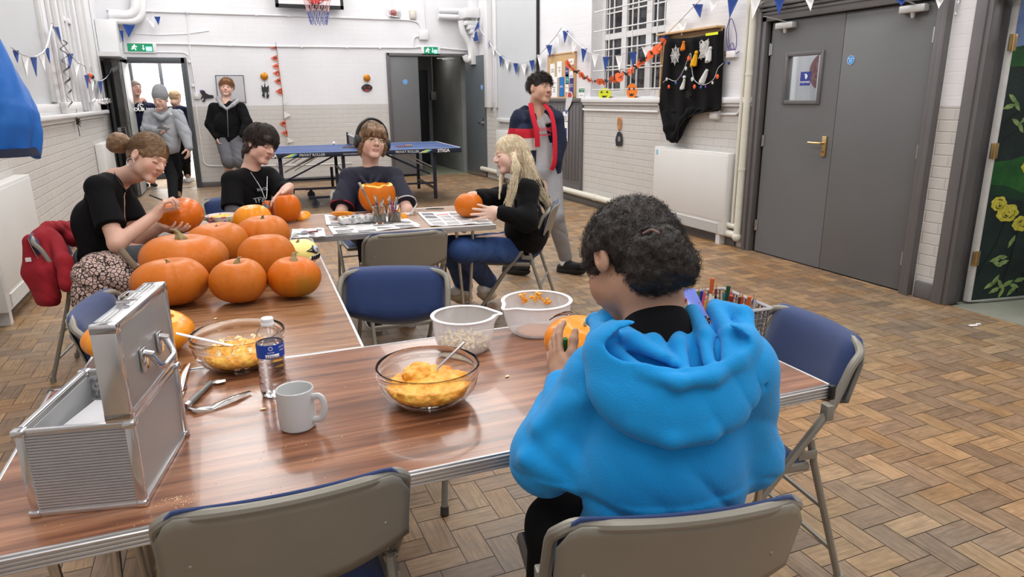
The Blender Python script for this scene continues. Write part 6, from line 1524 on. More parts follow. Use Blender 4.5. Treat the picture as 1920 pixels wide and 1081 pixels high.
legs(F, [pel+Vector((.02, -.08, -.03)), pel+Vector((.02, .08, -.03))], [kn, kn2], [Vector((kn.x+.02, kn.y, .12)), Vector((kn2.x+.02, kn2.y, .12))], mat('grey_denim', srgb(96, 102, 110), .8, var=.15, vs=30, bump=.1, bs=400), pel=pel+Vector((0, 0, -.02)))
for k_ in (kn, kn2): shoe(F, Vector((k_.x+.02, k_.y, .085)), Vector((k_.x+.17, k_.y-.02, .04)), m_black, m_white)
m_bun = hairmat('light_brown_hair', srgb(98, 74, 52), srgb(138, 108, 78))
def ex(S, T_, Rn, s):
    B_ = A(222, 267, 3.68); S.ell(B_, (.056, .052, .056), k=.01); S.ell(B_-RIGHT*.026-UP*.016, (.034, .034, .032), k=.01); S.ell(B_+RIGHT*.02+UP*.012, (.036, .036, .030), k=.012); S.cap(B_, T_(0, -.09, .05), .022, .028, k=.01)
    S.chain([T_(-.0, -.08, -.02), T_(0, -.085, -.06)], [.03, .012], k=.02)
shorthair(F, m_bun, (.082, .102, .092), front=.085, fz=-.01, low=-.02, extra=ex)
okb = lambda u: (u[:, 2] > -.2) & ~((u[:, 1] > .50) & (u[:, 2] < .55)) & ~((u[:, 1] > -.05) & (u[:, 2] < .05))
F.attach(hair_cap(F.hc, F.R, F.hs, 900, m_bun, None, crown=(0, .75, .65), rad=(.084, .104, .094), off=(0, -.014, .038), span=(30, 60), lift=(.0, .02), ok=okb, seed=5, r=.0012))['kind'] = 'stuff'
rg = np.random.RandomState(9); pol = []
for i in range(260):
    a = rg.uniform(0, 6.3); r_ = rg.uniform(.030, .050); c_ = np.array(F.R.transposed() @ (A(222, 267, 3.68)-F.hc))/F.hs+rg.uniform(-.010, .010, 3); st = rg.uniform(0, 6.3); tl = rg.uniform(-.6, .6)
    pol.append([c_+r_*np.array([math.sin(tl)*math.cos(st+q*.28), math.cos(st+q*.28)*math.cos(tl), math.sin(st+q*.28)*.86]) for q in range(10)])
Rn = np.array([list(q) for q in F.R]); F.attach(strands_mesh('bun_strands', (np.array(pol)*F.hs)@Rn.T+np.array(F.hc), .0016, .0008, m_bun, None))['kind'] = 'stuff'
er = MB().tube([F.T(.086, -.006+.021*math.cos(t), -.045+.021*math.sin(t)) for t in [2*PI*k/20 for k in range(20)]], .0022, 6, closed=True); F.attach(er.build('hoop_earring', m_steel))
nc = MB().tube(spline([A(214, 322, 3.62), A(224, 340, 3.60), A(238, 358, 3.60)], 5), .0022, 6); F.attach(nc.build('necklace', m_black))
tag(MB().tube([A(280, 365, 3.52), A(296, 371, 3.55), A(312, 378, 3.62)], [.0035, .004, .0025], 8).build('pen', m_dark), 'dark pen held by the girl with the hair bun', 'pen')

# ---------------- dark-haired person with printed black T-shirt
F = Fig('person', 'dark-haired person in black T-shirt with white print, hand resting on tall pumpkin', (.10, 4.95, 0))
F.head(A(489, 273, 4.52), D(.86, -.30, -.42), D(.25, .95, 0), 1.04, skin=(.66, .41, .32), closed=True, brow=(.05, .035, .025), blush=.25)
F.neck(A(470, 320, 4.56), .050)
shL, shR = A(434, 338, 4.42), A(506, 330, 4.68); elL, elR = A(437, 402, 4.36), A(540, 372, 4.50)
wrL, wrR = A(500, 392, 4.30), A(541, 352, 4.22); pel = A(462, 428, 4.62)
F.limb([shL, elL, wrL], [.044, .040, .027]); F.limb([shR, elR, wrR], [.044, .038, .027]); F.limb([F.nb, pel], [.06, .09])
hand_sdf(F.S, wrR+UP*.005, D(-.55, -.55, -.55), D(.15, -.85, -.1), 1, (.25, .3, .35, .45), 1.0, thumb=(.8, .05), spread=.16)
hand_sdf(F.S, wrL, D(.9, .1, -.1), D(0, .2, 1), -1, (.4, .5, .5, .6), .95)
F.limb([pel, pel+D(.4, -.05, -.9)*.42, (.55, 4.55, .1)], [.08, .055, .04])
F.finish(.0045)
tee(F, shL, shR, pel, elL, elR, m_blackc, 1.0, .80, wst=.10, flare=.070, neck=.056)
S = Sdf(); S.cap(shL.lerp(elL, .6), elL, .050, .047, k=.01); S.cap(elL, elL.lerp(wrL, .22), .046, .042, k=.01); F.part('under_sleeve', S, .005, mat('grey_sleeve', srgb(84, 84, 88), .85))
m_dj = mat('dark_jeans', srgb(34, 42, 62), .8, var=.12, vs=30, bump=.1, bs=400)
legs(F, [pel+Vector((-.09, -.03, -.02)), pel+Vector((.09, -.03, -.02))], [Vector((.16, 4.62, .47)), Vector((.38, 4.66, .47))], [Vector((.18, 4.62, .12)), Vector((.40, 4.68, .12))], m_dj, pel=pel)
for x in (.18, .40): shoe(F, Vector((x, 4.64, .085)), Vector((x+.03, 4.50, .04)), m_black, m_white)
m_dkh = hairmat('near_black_hair', srgb(34, 27, 25), srgb(62, 50, 44))
def ex(S, T_, Rn, s):
    S.ell(T_(0, -.075, -.045), (.060, .040, .060), Rn, k=.02); S.ell(T_(0, -.085, -.085), (.040, .026, .035), Rn, k=.02)
    for e in (-1, 1): S.ell(T_(e*.030, .070, .052), (.036, .030, .026), Rn, k=.015)
    for e in (-1, 1): S.ell(T_(e*.072, -.03, -.03), (.020, .034, .05), Rn, k=.015)
shorthair(F, m_dkh, (.090, .108, .100), front=.092, fz=-.03, low=-.05, extra=ex, wob=.004, wf=90)
okd = lambda u: (u[:, 2] > -.35) & ~((u[:, 1] > .45) & (u[:, 2] < .45)) & ~((u[:, 1] > -.05) & (u[:, 2] < .05))
F.attach(hair_cap(F.hc, F.R, F.hs, 1500, m_dkh, None, crown=(0, -.25, .97), rad=(.092, .110, .102), off=(0, -.014, .040), span=(30, 70), lift=(.02, .10), ok=okd, seed=6, r=.0016))['kind'] = 'stuff'
F.attach(MB().tube(spline([A(470, 322, 4.42), A(488, 350, 4.30), A(499, 372, 4.28), A(501, 330, 4.46)], 5), .0022, 6).build('necklace', m_steel))
# white print
def print_on(F, body, size, px, py, w, m, tilt=0, bold=.001, face=None, name='shirt_print', sx=1):
    c = A(px, py, w); n = (face if face is not None else -FWD); f = frame(-n, (0, 0, 1)); r = f.col[0]; u = f.col[2]
    vs, fs = text_geo(body, size, bold=bold, extrude=.0008); b = MB()
    b.add([c+r*(v.x*sx*math.cos(tilt)-v.y*math.sin(tilt))+u*(v.x*sx*math.sin(tilt)+v.y*math.cos(tilt))-(-n)*v.z for v in vs], fs)
    return F.attach(b.build(name, m, smooth=False))
m_pw = mat('print_white', srgb(190, 190, 192), .7)
print_on(F, 'TFX', .042, 487, 374, 4.34, mat('print_grey', srgb(120, 124, 128), .7), .1, face=D(.55, .1, -.8)); print_on(F, 'ROCK', .024, 492, 354, 4.38, MATS['print_grey'], .1, face=D(.55, .1, -.8))

# ---------------- person with headphones, navy polo shirt
F = Fig('person', 'person in navy polo shirt wearing black headphones and glasses behind hollow pumpkin', (.98, 4.95, 0))
F.head(A(698, 266, 4.64), D(.48, -.10, -.88), D(0, 1, .05), 1.02, skin=(.70, .45, .36), closed=False, brow=(.20, .13, .08), blush=.45, lip=(.56, .24, .22), eye=(.12, .14, .16))
F.neck(A(695, 319, 4.72), .050)
shL, shR = A(655, 332, 4.72), A(738, 331, 4.62); elL, elR = A(640, 398, 4.56), A(762, 392, 4.46)
wrL, wrR = A(668, 432, 4.62), A(740, 430, 4.56); pel = A(698, 425, 4.80)
F.limb([shL, elL, wrL], [.044, .038, .027]); F.limb([shR, elR, wrR], [.044, .038, .027]); F.limb([F.nb, pel], [.06, .09])
hand_sdf(F.S, wrL, D(.8, 0, -.5), D(.2, -1, 0), 1, (.4, .5, .5, .6), .95); hand_sdf(F.S, wrR, D(-.8, 0, -.5), D(-.2, -1, 0), -1, (.4, .5, .5, .6), .95)
F.finish(.0045)
def ex(S):
    S.chain([A(668, 318, 4.68), A(678, 334, 4.60), A(690, 347, 4.55)], [.012, .014, .012], k=.008); S.chain([A(716, 316, 4.66), A(712, 332, 4.58), A(702, 347, 4.54)], [.012, .014, .012], k=.008)
    S.cap(A(695, 345, 4.56), A(696, 330, 4.58), .010, k=.01)
m_polo = mat('polo_navy', srgb(26, 28, 46), .85, var=.08, vs=10, bump=.1, bs=500)
tee(F, shL, shR, pel, elL, elR, m_polo, 1.08, .86, wst=.115, name='polo_shirt', extra=ex, flare=.082, neck=.052, sh=.060)
def ring(F, c, d, r, tube, m, name):
    f = frame(d, (.1, .2, .97)); x, z = f.col[0], f.col[2]
    F.attach(MB().tube([Vector(c)+x*r*math.cos(t)+z*r*math.sin(t) for t in [2*PI*k/28 for k in range(28)]], tube, 6, closed=True).build(name, m))
ring(F, shL.lerp(elL, .85), elL-shL, .078, .0042, mat('trim_red', srgb(176, 30, 44), .8), 'red_sleeve_trim'); ring(F, shR.lerp(elR, .85), elR-shR, .078, .0042, mat('trim_white', srgb(200, 200, 204), .8), 'white_sleeve_trim')
print_on(F, 'RED BULL', .014, 727, 352, 4.49, mat('trim_red', srgb(176, 30, 44), .8), 0, .0006, D(.25, .1, -.95)); print_on(F, 'RACING', .010, 722, 347, 4.50, mat('print_dim', srgb(60, 66, 90), .8), 0, .0004, D(.25, .1, -.95))
F.attach(MB().sphere(tuple(A(734, 353, 4.485)), (.010, .006, .005), 10, 6).build('shirt_badge', mat('badge_yellow', srgb(240, 190, 90), .6)))
legs(F, [pel+Vector((-.09, -.03, -.02)), pel+Vector((.09, -.03, -.02))], [pel+Vector((-.12, -.42, -.0)), pel+Vector((.10, -.42, -.0))], [pel+Vector((-.12, -.42, -.38)), pel+Vector((.10, -.42, -.38))], m_dj, pel=pel)
for x in (-.12, .10): a = pel+Vector((x, -.41, 0)); a.z = .085; shoe(F, a, Vector((a.x, a.y-.14, .04)), m_black, m_white)
m_brh = hairmat('mid_brown_hair', srgb(104, 80, 60), srgb(142, 112, 86))
def ex(S, T_, Rn, s):
    for e in (-1, 1): S.chain([T_(e*.076, .012, .04), T_(e*.084, .012, -.02), T_(e*.078, -.002, -.075)], [.020, .022, .012], k=.015)
    S.ell(T_(0, -.075, -.06), (.066, .034, .060), Rn, k=.02)
    for q in (-.045, -.015, .018, .048): S.chain([T_(q*.8, .060, .095), T_(q, .090, .062), T_(q*1.15, .096, .030)], [.018, .017, .008], k=.008)
shorthair(F, m_brh, (.088, .106, .098), front=.094, fz=-.045, low=-.05, extra=ex)
okp = lambda u: (u[:, 2] > -.1) & ~((u[:, 1] > .6) & (u[:, 2] < .35))
F.attach(hair_cap(F.hc, F.R, F.hs, 1500, m_brh, None, crown=(0, -.1, .99), rad=(.089, .108, .100), off=(0, -.012, .038), span=(40, 85), lift=(.0, .04), ok=okp, seed=7, r=.0016, stop=lambda p, f: np.where((p[:, 1:2] > .045) & (p[:, 2:3] < .020), p*np.array([1, 1, 0])+np.array([0, 0, .020]), p)))['kind'] = 'stuff'
hb = MB(); hb.tube([F.T(.103*math.sin(t), -.008, .030+.122*math.cos(t)) for t in [(-1.75+3.5*k/24) for k in range(25)]], .013, 10, flat=(.7, 1.2)); hp_ = F.attach(hb.build('headphones', m_black))
for e in (-1, 1):
    b = MB(); Mx = Matrix.Translation(F.T(e*.096, -.006, -.004)) @ (F.R @ Matrix.Rotation(PI/2, 3, 'Y')).to_4x4(); b.lathe([(0, -.022), (.034, -.022), (.044, -.014), (.046, .004), (.040, .016), (.026, .02), (0, .02)], 26, M=Mx); F.attach(b.build('ear_cup', m_black))
b = MB()
for e in (-1, 1):
    c_ = (.032*e, .106, -.002); b.tube([F.T(c_[0]+.024*math.cos(t), c_[1]-.012*abs(math.cos(t)-e*.0)*(.5+.5*e*math.cos(t)), c_[2]+.016*math.sin(t)) for t in [2*PI*k/20 for k in range(20)]], .0013, 6, closed=True); b.tube([F.T(e*.056, .094, .004), F.T(e*.080, .01, .01)], .0012, 5)
b.tube([F.T(-.009, .108, .0), F.T(.009, .108, .0)], .0013, 5); F.attach(b.build('glasses', m_brass))

# ---------------- blonde girl
F = Fig('person', 'girl with long blonde hair in black fluffy jacket and jeans, seated in profile', (1.72, 4.05, 0))
F.head(A(957, 291, 4.34), D(-.93, -.18, -.22), D(-.12, 1, 0), 1.0, skin=(.74, .50, .41), closed=True, brow=(.42, .28, .16), blush=.3, lip=(.66, .30, .28))
F.neck(A(980, 336, 4.40), .042)
shL, shR = A(990, 356, 4.24), A(974, 352, 4.56); elL, elR = A(988, 414, 4.16), A(928, 372, 4.52)
wrL, wrR = A(938, 397, 4.08), A(896, 366, 4.30); pel = Vector((1.76, 4.07, .50))
F.limb([shL, elL, wrL], [.042, .036, .025]); F.limb([shR, elR, wrR], [.042, .036, .025]); F.limb([F.nb, pel], [.055, .085])
hand_sdf(F.S, wrL, D(-.98, -.02, -.12), D(-.2, .1, .9), 1, (.18, .22, .30, .40), .98, thumb=(.75, .15), spread=.17)
hand_sdf(F.S, wrR, D(-.8, -.3, -.3), D(-.2, -.3, -.8), -1, (.4, .45, .5, .55), .95)
an1, an2 = atz(870, 540, .115), atz(917, 536, .13)
kn1, kn2 = A(848, 463, 4.26), A(866, 468, 4.06)
F.limb([pel, kn1, an1], [.08, .055, .036]); F.limb([pel, kn2, an2], [.08, .055, .036])
F.finish(.0045)
m_fur = mat('black_fur', srgb(11, 11, 13), .9, var=.3, vs=50, spec=.2, sheen=.03, bump=.8, bs=160)
def ex(S):
    S.ell(A(988, 432, 4.36), (.14, .13, .16), k=.03); S.ell(A(1003, 350, 4.44), (.06, .07, .05), k=.02)
    S.chain([A(1000, 345, 4.42), A(1020, 372, 4.46), A(1028, 395, 4.46)], [.055, .035, .018], k=.02)
    S.cap(wrL.lerp(elL, .05), wrL.lerp(elL, .2), .036, .042, k=.01)
longtop(F, shL, shR, pel+Vector((0, 0, .04)), elL, elR, wrL.lerp(elL, .06), wrR.lerp(elR, .06), m_fur, 1.02, wst=.11, name='fluffy_jacket', extra=ex, r=(.060, .062, .042), h=.005)
rg = np.random.RandomState(2)
m_jean = mat('blue_jeans', srgb(38, 66, 118), .8, col2=srgb(60, 92, 146), vs=12, lo=.45, hi=.75, bump=.1, bs=400)
legs(F, [pel+Vector((-.03, .09, -.02)), pel+Vector((-.06, -.08, -.02))], [kn1, kn2], [an1+Vector((0, 0, .02)), an2+Vector((0, 0, .03))], m_jean, r=(.088, .072, .062), pel=pel+Vector((0, 0, .0)), name='jeans')
S = Sdf(); S.cap(an1+Vector((0, 0, .06)), an1-Vector((0, 0, .02)), .042, .040, k=.01); F.part('sock', S, .005, m_black)
m_shw = mat('white_leather', srgb(238, 234, 228), .5, var=.08, vs=20); m_sole = mat('cream_sole', srgb(206, 190, 160), .6)
shoe(F, an1, an1+D(-.35, 0, -.9)*.17+Vector((0, 0, -.02)), m_shw, m_sole, 1.05, 'trainer'); shoe(F, an2, an2+D(-.25, 0, -.95)*.17+Vector((0, 0, -.02)), m_shw, m_sole, 1.05, 'trainer')
m_bl = hairmat('blonde_hair', srgb(214, 196, 162), srgb(238, 224, 196), .4)
def ex(S, T_, Rn, s):
    S.ell(T_(0, -.05, -.04), (.070, .056, .075), Rn, k=.03)
    S.chain([T_(.0, -.085, -.05), A(1000, 340, 4.42), A(1016, 372, 4.42)], [.055, .040, .014], k=.02)
    S.chain([T_(-.074, .0, -.01), A(968, 318, 4.21), A(962, 350, 4.17), A(953, 386, 4.12)], [.020, .016, .013, .006], k=.015)
    S.chain([T_(.070, .02, -.02), A(940, 335, 4.40), A(936, 372, 4.38)], [.02, .014, .006], k=.015)
shorthair(F, m_bl, (.082, .100, .090), front=.088, fz=-.03, low=-.03, extra=ex)
okl = lambda u: (u[:, 2] > -.1) & ~((u[:, 1] > .5) & (u[:, 2] < .5)) & ~((u[:, 1] > .05) & (u[:, 2] < .12))
F.attach(hair_cap(F.hc, F.R, F.hs, 900, m_bl, None, crown=(0, .35, .93), rad=(.083, .102, .092), off=(0, -.014, .038), span=(35, 80), lift=(.0, .02), ok=okl, seed=8, r=.0012))['kind'] = 'stuff'
pol = []
for i in range(420):
    k_ = i % 3; j = lambda q: Vector(tuple(rg.normal(scale=q, size=3)))
    if k_ == 0: g_ = [F.T(-.07, .005, .03)+j(.010), F.T(-.085, .0, -.03)+j(.008), A(968, 318, 4.18)+j(.014), A(962, 350, 4.14)+j(.013), A(952+rg.normal()*4, 388+rg.normal()*6, 4.11)]
    elif k_ == 1: g_ = [F.T(0, -.09, .03)+j(.02), F.T(0, -.10, -.04)+j(.022), A(1000, 338, 4.38)+j(.02), A(1022, 368, 4.40)+j(.014), A(1033+rg.normal()*4, 394+rg.normal()*8, 4.42)]
    else: g_ = [F.T(-.06, -.05, .03)+j(.015), F.T(-.07, -.06, -.04)+j(.015), A(985, 330, 4.30)+j(.016), A(995, 352, 4.26)+j(.02), A(1000+rg.normal()*14, 372+rg.normal()*10, 4.27)]
    pol.append([list(q) for q in spline(g_, 4)])
F.attach(strands_mesh('long_strands', np.array(pol), .0014, .0006, m_bl, None))['kind'] = 'stuff'
# ---------------- boy walking in striped fleece coat
F = Fig('person', 'boy with short dark hair walking in open navy, red and white striped coat', (2.40, 5.28, 0))
F.head(A(1013, 168, 5.46), D(.66, -.08, -.74), D(0, 1, 0), 1.02, skin=(.58, .34, .24), brow=(.03, .02, .015), eye=(.04, .03, .02), blush=.25, fat=1.08)
F.neck(A(1010, 207, 5.52), .050)
shL, shR = A(974, 226, 5.52), A(1040, 224, 5.50); elL, elR = A(964, 268, 5.56), A(1046, 266, 5.50)
wrL, wrR = A(978, 300, 5.46), A(1040, 302, 5.44); pel = A(1012, 322, 5.52)
F.limb([shL, elL, wrL], [.044, .038, .027]); F.limb([shR, elR, wrR], [.044, .038, .027]); F.limb([F.nb, pel], [.07, .09])
an1, an2 = atz(1060, 488, .10), atz(957, 487, .11); kn1, kn2 = A(1040, 402, 5.46), A(998, 400, 5.46)
F.limb([pel, kn1, an1], [.08, .055, .036]); F.limb([pel, kn2, an2], [.08, .055, .036])
F.finish(.0055)
m_ltg = mat('pale_grey_jersey', srgb(168, 167, 168), .9, var=.08, vs=14, bump=.1, bs=400)
tee(F, shL.lerp(shR, .08), shL.lerp(shR, .92), pel, shL.lerp(shR, .08).lerp(elL, .2), shL.lerp(shR, .92).lerp(elR, .2), m_ltg, .95, 1.0, name='t_shirt', chest=.092, wst=.105, neck=.052, h=.006)
print_on(F, 'Chicago', .055, 1021, 241, 5.365, mat('print_crimson', srgb(176, 44, 62), .7), .08, .0012, D(.35, .1, -.94)); print_on(F, 'Athletics', .028, 1022, 252, 5.365, MATS['print_crimson'], .08, .0008, D(.35, .1, -.94))
bands = [(-9, .045, 'n'), (.045, .115, 'n'), (.115, .185, 'r'), (.185, .275, 'w'), (.275, .40, 'n')]
def coat_col(P):
    C = np.tile(np.array(srgb(28, 36, 62)), (len(P), 1)).astype(np.float32); zs = float(shL.z)
    d = zs+.06-P[:, 2]
    lat = (P-np.array(shL)) @ np.array(RIGHT)
    for a, b, c in bands:
        if c == 'n': continue
        col = srgb(200, 34, 52) if c == 'r' else srgb(216, 206, 198)
        m = (d > a) & (d < b) & (lat < .17); C[m] = col
    return C
m_coat = mat('striped_fleece', (1, 1, 1), .95, attr='Col', bump=.9, bs=150)
def ex(S):
    S.chain([A(985, 205, 5.56), A(972, 215, 5.50), A(985, 225, 5.42)], [.035, .040, .025], k=.02); S.cap(A(1030, 205, 5.52), A(1042, 222, 5.44), .035, .030, k=.02)
    S.cap(A(985, 250, 5.44), A(990, 318, 5.46), .075, .070, k=.03); S.cap(A(1046, 250, 5.50), A(1040, 322, 5.50), .050, .045, k=.03)
    S.chain([A(1012, 196, 5.42), A(1020, 230, 5.41), A(1023, 290, 5.41), A(1024, 350, 5.44)], [.045, .062, .072, .10], k=.01, mode='-')
longtop(F, shL, shR, pel, elL, elR, wrL, wrR, m_coat, 1.08, wst=.115, name='striped_coat', extra=ex, col=coat_col, r=(.066, .062, .050))
def strip(F, pts, r, m, name, fl=(.5, 1)):
    F.attach(MB().tube(spline(pts, 5), r, 8, flat=fl).build(name, m))
m_redl = mat('red_lining', srgb(196, 28, 48), .9, bump=.5, bs=200)
strip(F, [A(995, 194, 5.42), A(998, 212, 5.36), A(1006, 245, 5.34), A(1008, 275, 5.36)], .020, m_redl, 'coat_lining'); strip(F, [A(1022, 196, 5.42), A(1034, 214, 5.38), A(1040, 250, 5.36), A(1040, 300, 5.36), A(1034, 318, 5.38)], .022, m_redl, 'coat_lining')
m_jog = mat('grey_joggers', srgb(150, 150, 154), .9, var=.08, vs=14, bump=.15, bs=400)
legs(F, [pel+RIGHT*.09-UP*.02, pel-RIGHT*.07-UP*.02], [kn1, kn2], [an1+Vector((0, 0, .035)), an2+Vector((0, 0, .035))], m_jog, r=(.092, .072, .056), pel=pel, name='joggers')
m_bsh = mat('black_trainer', srgb(20, 20, 22), .6)
S = Sdf(); S.cap(an1+Vector((0, 0, .06)), an1-Vector((0, 0, .02)), .046, .044, k=.01); F.part('sock', S, .006, m_paper)
an1.z = .09; an2.z = .09; shoe(F, an1, an1+D(.75, 0, -.65)*.17-Vector((0, 0, .045)), m_bsh, m_bsh, 1.0, 'trainer'); shoe(F, an2, an2+D(.75, 0, -.65)*.17-Vector((0, 0, .045)), m_bsh, m_bsh, 1.0, 'trainer')
m_sd = hairmat('short_dark_hair', srgb(28, 22, 20), srgb(52, 42, 36)); shorthair(F, m_sd, (.080, .097, .088), front=.092, fz=.008, low=-.02, wob=.0015, wf=200)
F.attach(hair_cap(F.hc, F.R, F.hs, 1300, m_sd, None, crown=(0, -.5, .86), rad=(.080, .098, .089), off=(0, -.014, .038), span=(10, 22), lift=(.10, .30), ok=lambda u: (u[:, 2] > .12) | ((u[:, 1] < -.1) & (u[:, 2] > -.3)), seed=21, r=.0013, k=5))['kind'] = 'stuff'

# ---------------- ginger-haired boy by the back wall
F = Fig('person', 'ginger-haired boy in black zip top and grey shorts standing against back wall', (.20, 12.5, 0))
F.head(A(425, 165, 11.15), D(.25, -.14, -.95), D(.06, 1, 0), 1.15, skin=(.72, .45, .36), brow=(.40, .22, .10), blush=.5, fat=1.1)
F.neck(A(424, 190, 11.2), .058)
shL, shR = A(401, 202, 11.2), A(452, 202, 11.15); elL, elR = A(394, 232, 11.2), A(464, 230, 11.1); wrL, wrR = A(407, 257, 11.1), A(454, 252, 11.0); pel = A(430, 258, 11.2)
F.limb([shL, elL, wrL], [.045, .04, .03]); F.limb([shR, elR, wrR], [.045, .04, .03]); F.limb([F.nb, pel], [.07, .09])
hand_sdf(F.S, wrL, D(.25, -.95, -.1), D(.9, .1, .3), -1, (.5, .5, .55, .6), 1.05)
an1, an2 = atz(424, 343, .09), atz(447, 343, .09); kn1, kn2 = A(430, 306, 11.15), A(450, 306, 11.15)
F.limb([pel-RIGHT*.08, kn1, an1], [.09, .06, .042]); F.limb([pel+RIGHT*.08, kn2, an2], [.09, .06, .042])
F.finish(.007)
def ex(S): S.ell(A(427, 235, 11.15), (.20, .15, .22), k=.05)
longtop(F, shL, shR, pel, elL, elR, wrL, wrR, m_blackc, 1.15, wst=.12, name='zip_top', extra=ex, r=(.075, .068, .045), h=.009, chest=.11, neck=.066)
m_gh = mat('grey_marl', srgb(150, 150, 152), .9, var=.08, vs=20)
S = Sdf(); S.chain([A(408, 184, 11.2), A(415, 196, 11.02), A(425, 204, 10.93), A(437, 196, 10.98), A(446, 188, 11.1)], [.035, .030, .018, .030, .035], k=.02); F.part('hood', S, .008, m_gh)
strip(F, [A(426, 203, 10.90), A(427, 230, 10.88), A(428, 256, 10.92)], .006, m_steel, 'zip')
legs(F, [pel-RIGHT*.10, pel+RIGHT*.10], [kn1+UP*.05, kn2+UP*.05], [kn1+UP*.03, kn2+UP*.03], mat('grey_shorts', srgb(98, 98, 104), .9, var=.05, vs=10), r=(.125, .118, .112), pel=pel, h=.009, name='shorts')
for a in (an1, an2): shoe(F, a, a-Vector((0, .17, .045)), m_black, m_white)
m_gin = hairmat('ginger_hair', srgb(128, 88, 58), srgb(168, 122, 84))
def ex(S, T_, Rn, s): S.ell(T_(0, .045, .085), (.07, .055, .045), Rn, k=.02)
shorthair(F, m_gin, (.081, .099, .090), front=.092, fz=.010, low=-.02, extra=ex, h=.005, wob=.005)
F.attach(hair_cap(F.hc, F.R, F.hs, 900, m_gin, None, crown=(0, -.4, .9), rad=(.082, .100, .094), off=(0, -.012, .040), span=(14, 30), lift=(.10, .35), ok=lambda u: (u[:, 2] > .2) | ((u[:, 1] < -.1) & (u[:, 2] > -.2)), seed=22, r=.0016, k=5))['kind'] = 'stuff'

# ---------------- boy in grey hoodie and beanie with a phone
F = Fig('person', 'boy in grey hoodie and grey beanie looking at a phone in the doorway', (-.60, 10.9, 0))
F.head(A(301, 187, 9.5), D(.05, -.42, -.90), D(0, 1, 0), 1.14, skin=(.62, .40, .32), closed=True, brow=(.15, .1, .06))
F.neck(A(301, 211, 9.6), .054)
shL, shR = A(282, 216, 9.62), A(333, 216, 9.58); elL, elR = A(276, 243, 9.58), A(347, 250, 9.55); wrL, wrR = A(300, 246, 9.30), A(354, 276, 9.5); pel = A(310, 278, 9.6)
F.limb([shL, elL, wrL], [.045, .04, .03]); F.limb([shR, elR, wrR], [.045, .04, .03]); F.limb([F.nb, pel], [.07, .09])
hand_sdf(F.S, wrL, D(.9, .15, -.2), D(0, .3, -.9), 1, (.5, .6, .7, .8), 1.0); hand_sdf(F.S, wrR, D(.05, -.98, 0), D(-.9, 0, .1), -1, (.5, .55, .6, .65), 1.0)
an1, an2 = atz(326, 384, .09), atz(334, 368, .09); kn1, kn2 = A(323, 330, 9.5), A(333, 328, 9.75)
F.limb([pel-RIGHT*.06, kn1, an1], [.08, .055, .04]); F.limb([pel+RIGHT*.08, kn2, an2], [.08, .055, .04])
F.finish(.0065)
m_hg = mat('grey_hoodie', srgb(146, 149, 154), .95, var=.05, vs=10, bump=.15, bs=300)
def ex(S):
    S.chain([A(285, 206, 9.65), A(290, 214, 9.50), A(302, 221, 9.42), A(314, 214, 9.48), A(320, 206, 9.62)], [.035, .032, .028, .032, .035], k=.025); S.ell(A(308, 265, 9.6), (.19, .14, .13), k=.05)
longtop(F, shL, shR, pel+UP*.03, elL, elR, wrL, wrR, m_hg, 1.12, wst=.12, name='hoodie', extra=ex, r=(.078, .070, .048), h=.008, chest=.105, neck=.058, fold=.011)
F.attach(MB().prism([(-.02, 0), (0, .026), (.02, 0)], 0, .002, M=Matrix.Translation(A(321, 214, 9.42))).build('hoodie_logo', m_paper))
legs(F, [pel-RIGHT*.07, pel+RIGHT*.08], [kn1, kn2], [an1+Vector((0, 0, .04)), an2+Vector((0, 0, .04))], m_trk, r=(.092, .072, .055), pel=pel, h=.008)
for a in (an1, an2): shoe(F, a, a+D(.1, 0, -.9)*.17-Vector((0, 0, .045)), m_black, m_white)
S = Sdf(); Rn = [list(r) for r in F.R]; S.ell(F.T(0, -.015, .060), (.104, .118, .115), Rn, k=.01); S.ell(F.T(0, -.028, .135), (.070, .074, .055), Rn, k=.05); S.ell(F.T(0, .130, -.045), (.095, .075, .085), Rn, k=.005, mode='-'); S.ell(F.T(0, .0, -.065), (.2, .2, .075), Rn, k=.005, mode='-')
F.part('beanie', S, .005, mat('grey_knit', srgb(140, 142, 146), .95, var=.1, vs=40, bump=.8, bs=160), sm=0)
ph = MB().box((-.036, -.004, -.075), (.036, .004, .075), bev=.004).build('phone', m_dark); c = A(306, 240, 9.20); f = frame(D(.15, .75, -.5), D(.8, .3, -.3)); ph.matrix_world = Matrix.Translation(c) @ f.to_4x4(); tag(ph, 'dark mobile phone held by the boy in the grey beanie', 'phone')

# ---------------- older man in the doorway
F = Fig('person', 'older man with grey hair in navy hoodie with white lettering, leaning in doorway', (-1.12, 13.35, 0))
F.head(A(254, 166, 11.45), D(.80, -.02, -.58), D(-.05, 1, 0), 1.1, skin=(.62, .36, .28), brow=(.35, .3, .27), blush=.8, mouth=.003, fat=1.1)
F.neck(A(256, 192, 11.55), .066)
shL, shR = A(236, 204, 11.5), A(283, 202, 11.6); elL, elR = A(243, 216, 11.2), A(290, 236, 11.6); wrL, wrR = A(262, 198, 11.1), A(280, 255, 11.5); pel = A(268, 262, 11.6)
F.limb([shL, elL, wrL], [.05, .045, .032]); F.limb([shR, elR, wrR], [.05, .045, .032]); F.limb([F.nb, pel], [.08, .10])
hand_sdf(F.S, wrL, D(.3, .9, -.2), D(.5, -.2, .8), 1, (1.1, 1.2, 1.2, 1.3), 1.1)
an1, an2 = atz(270, 340, .09), atz(286, 340, .09); kn1, kn2 = A(270, 300, 11.6), A(284, 300, 11.6); F.limb([pel, kn1, an1], [.09, .06, .04]); F.limb([pel, kn2, an2], [.09, .06, .04])
F.finish(.0075)
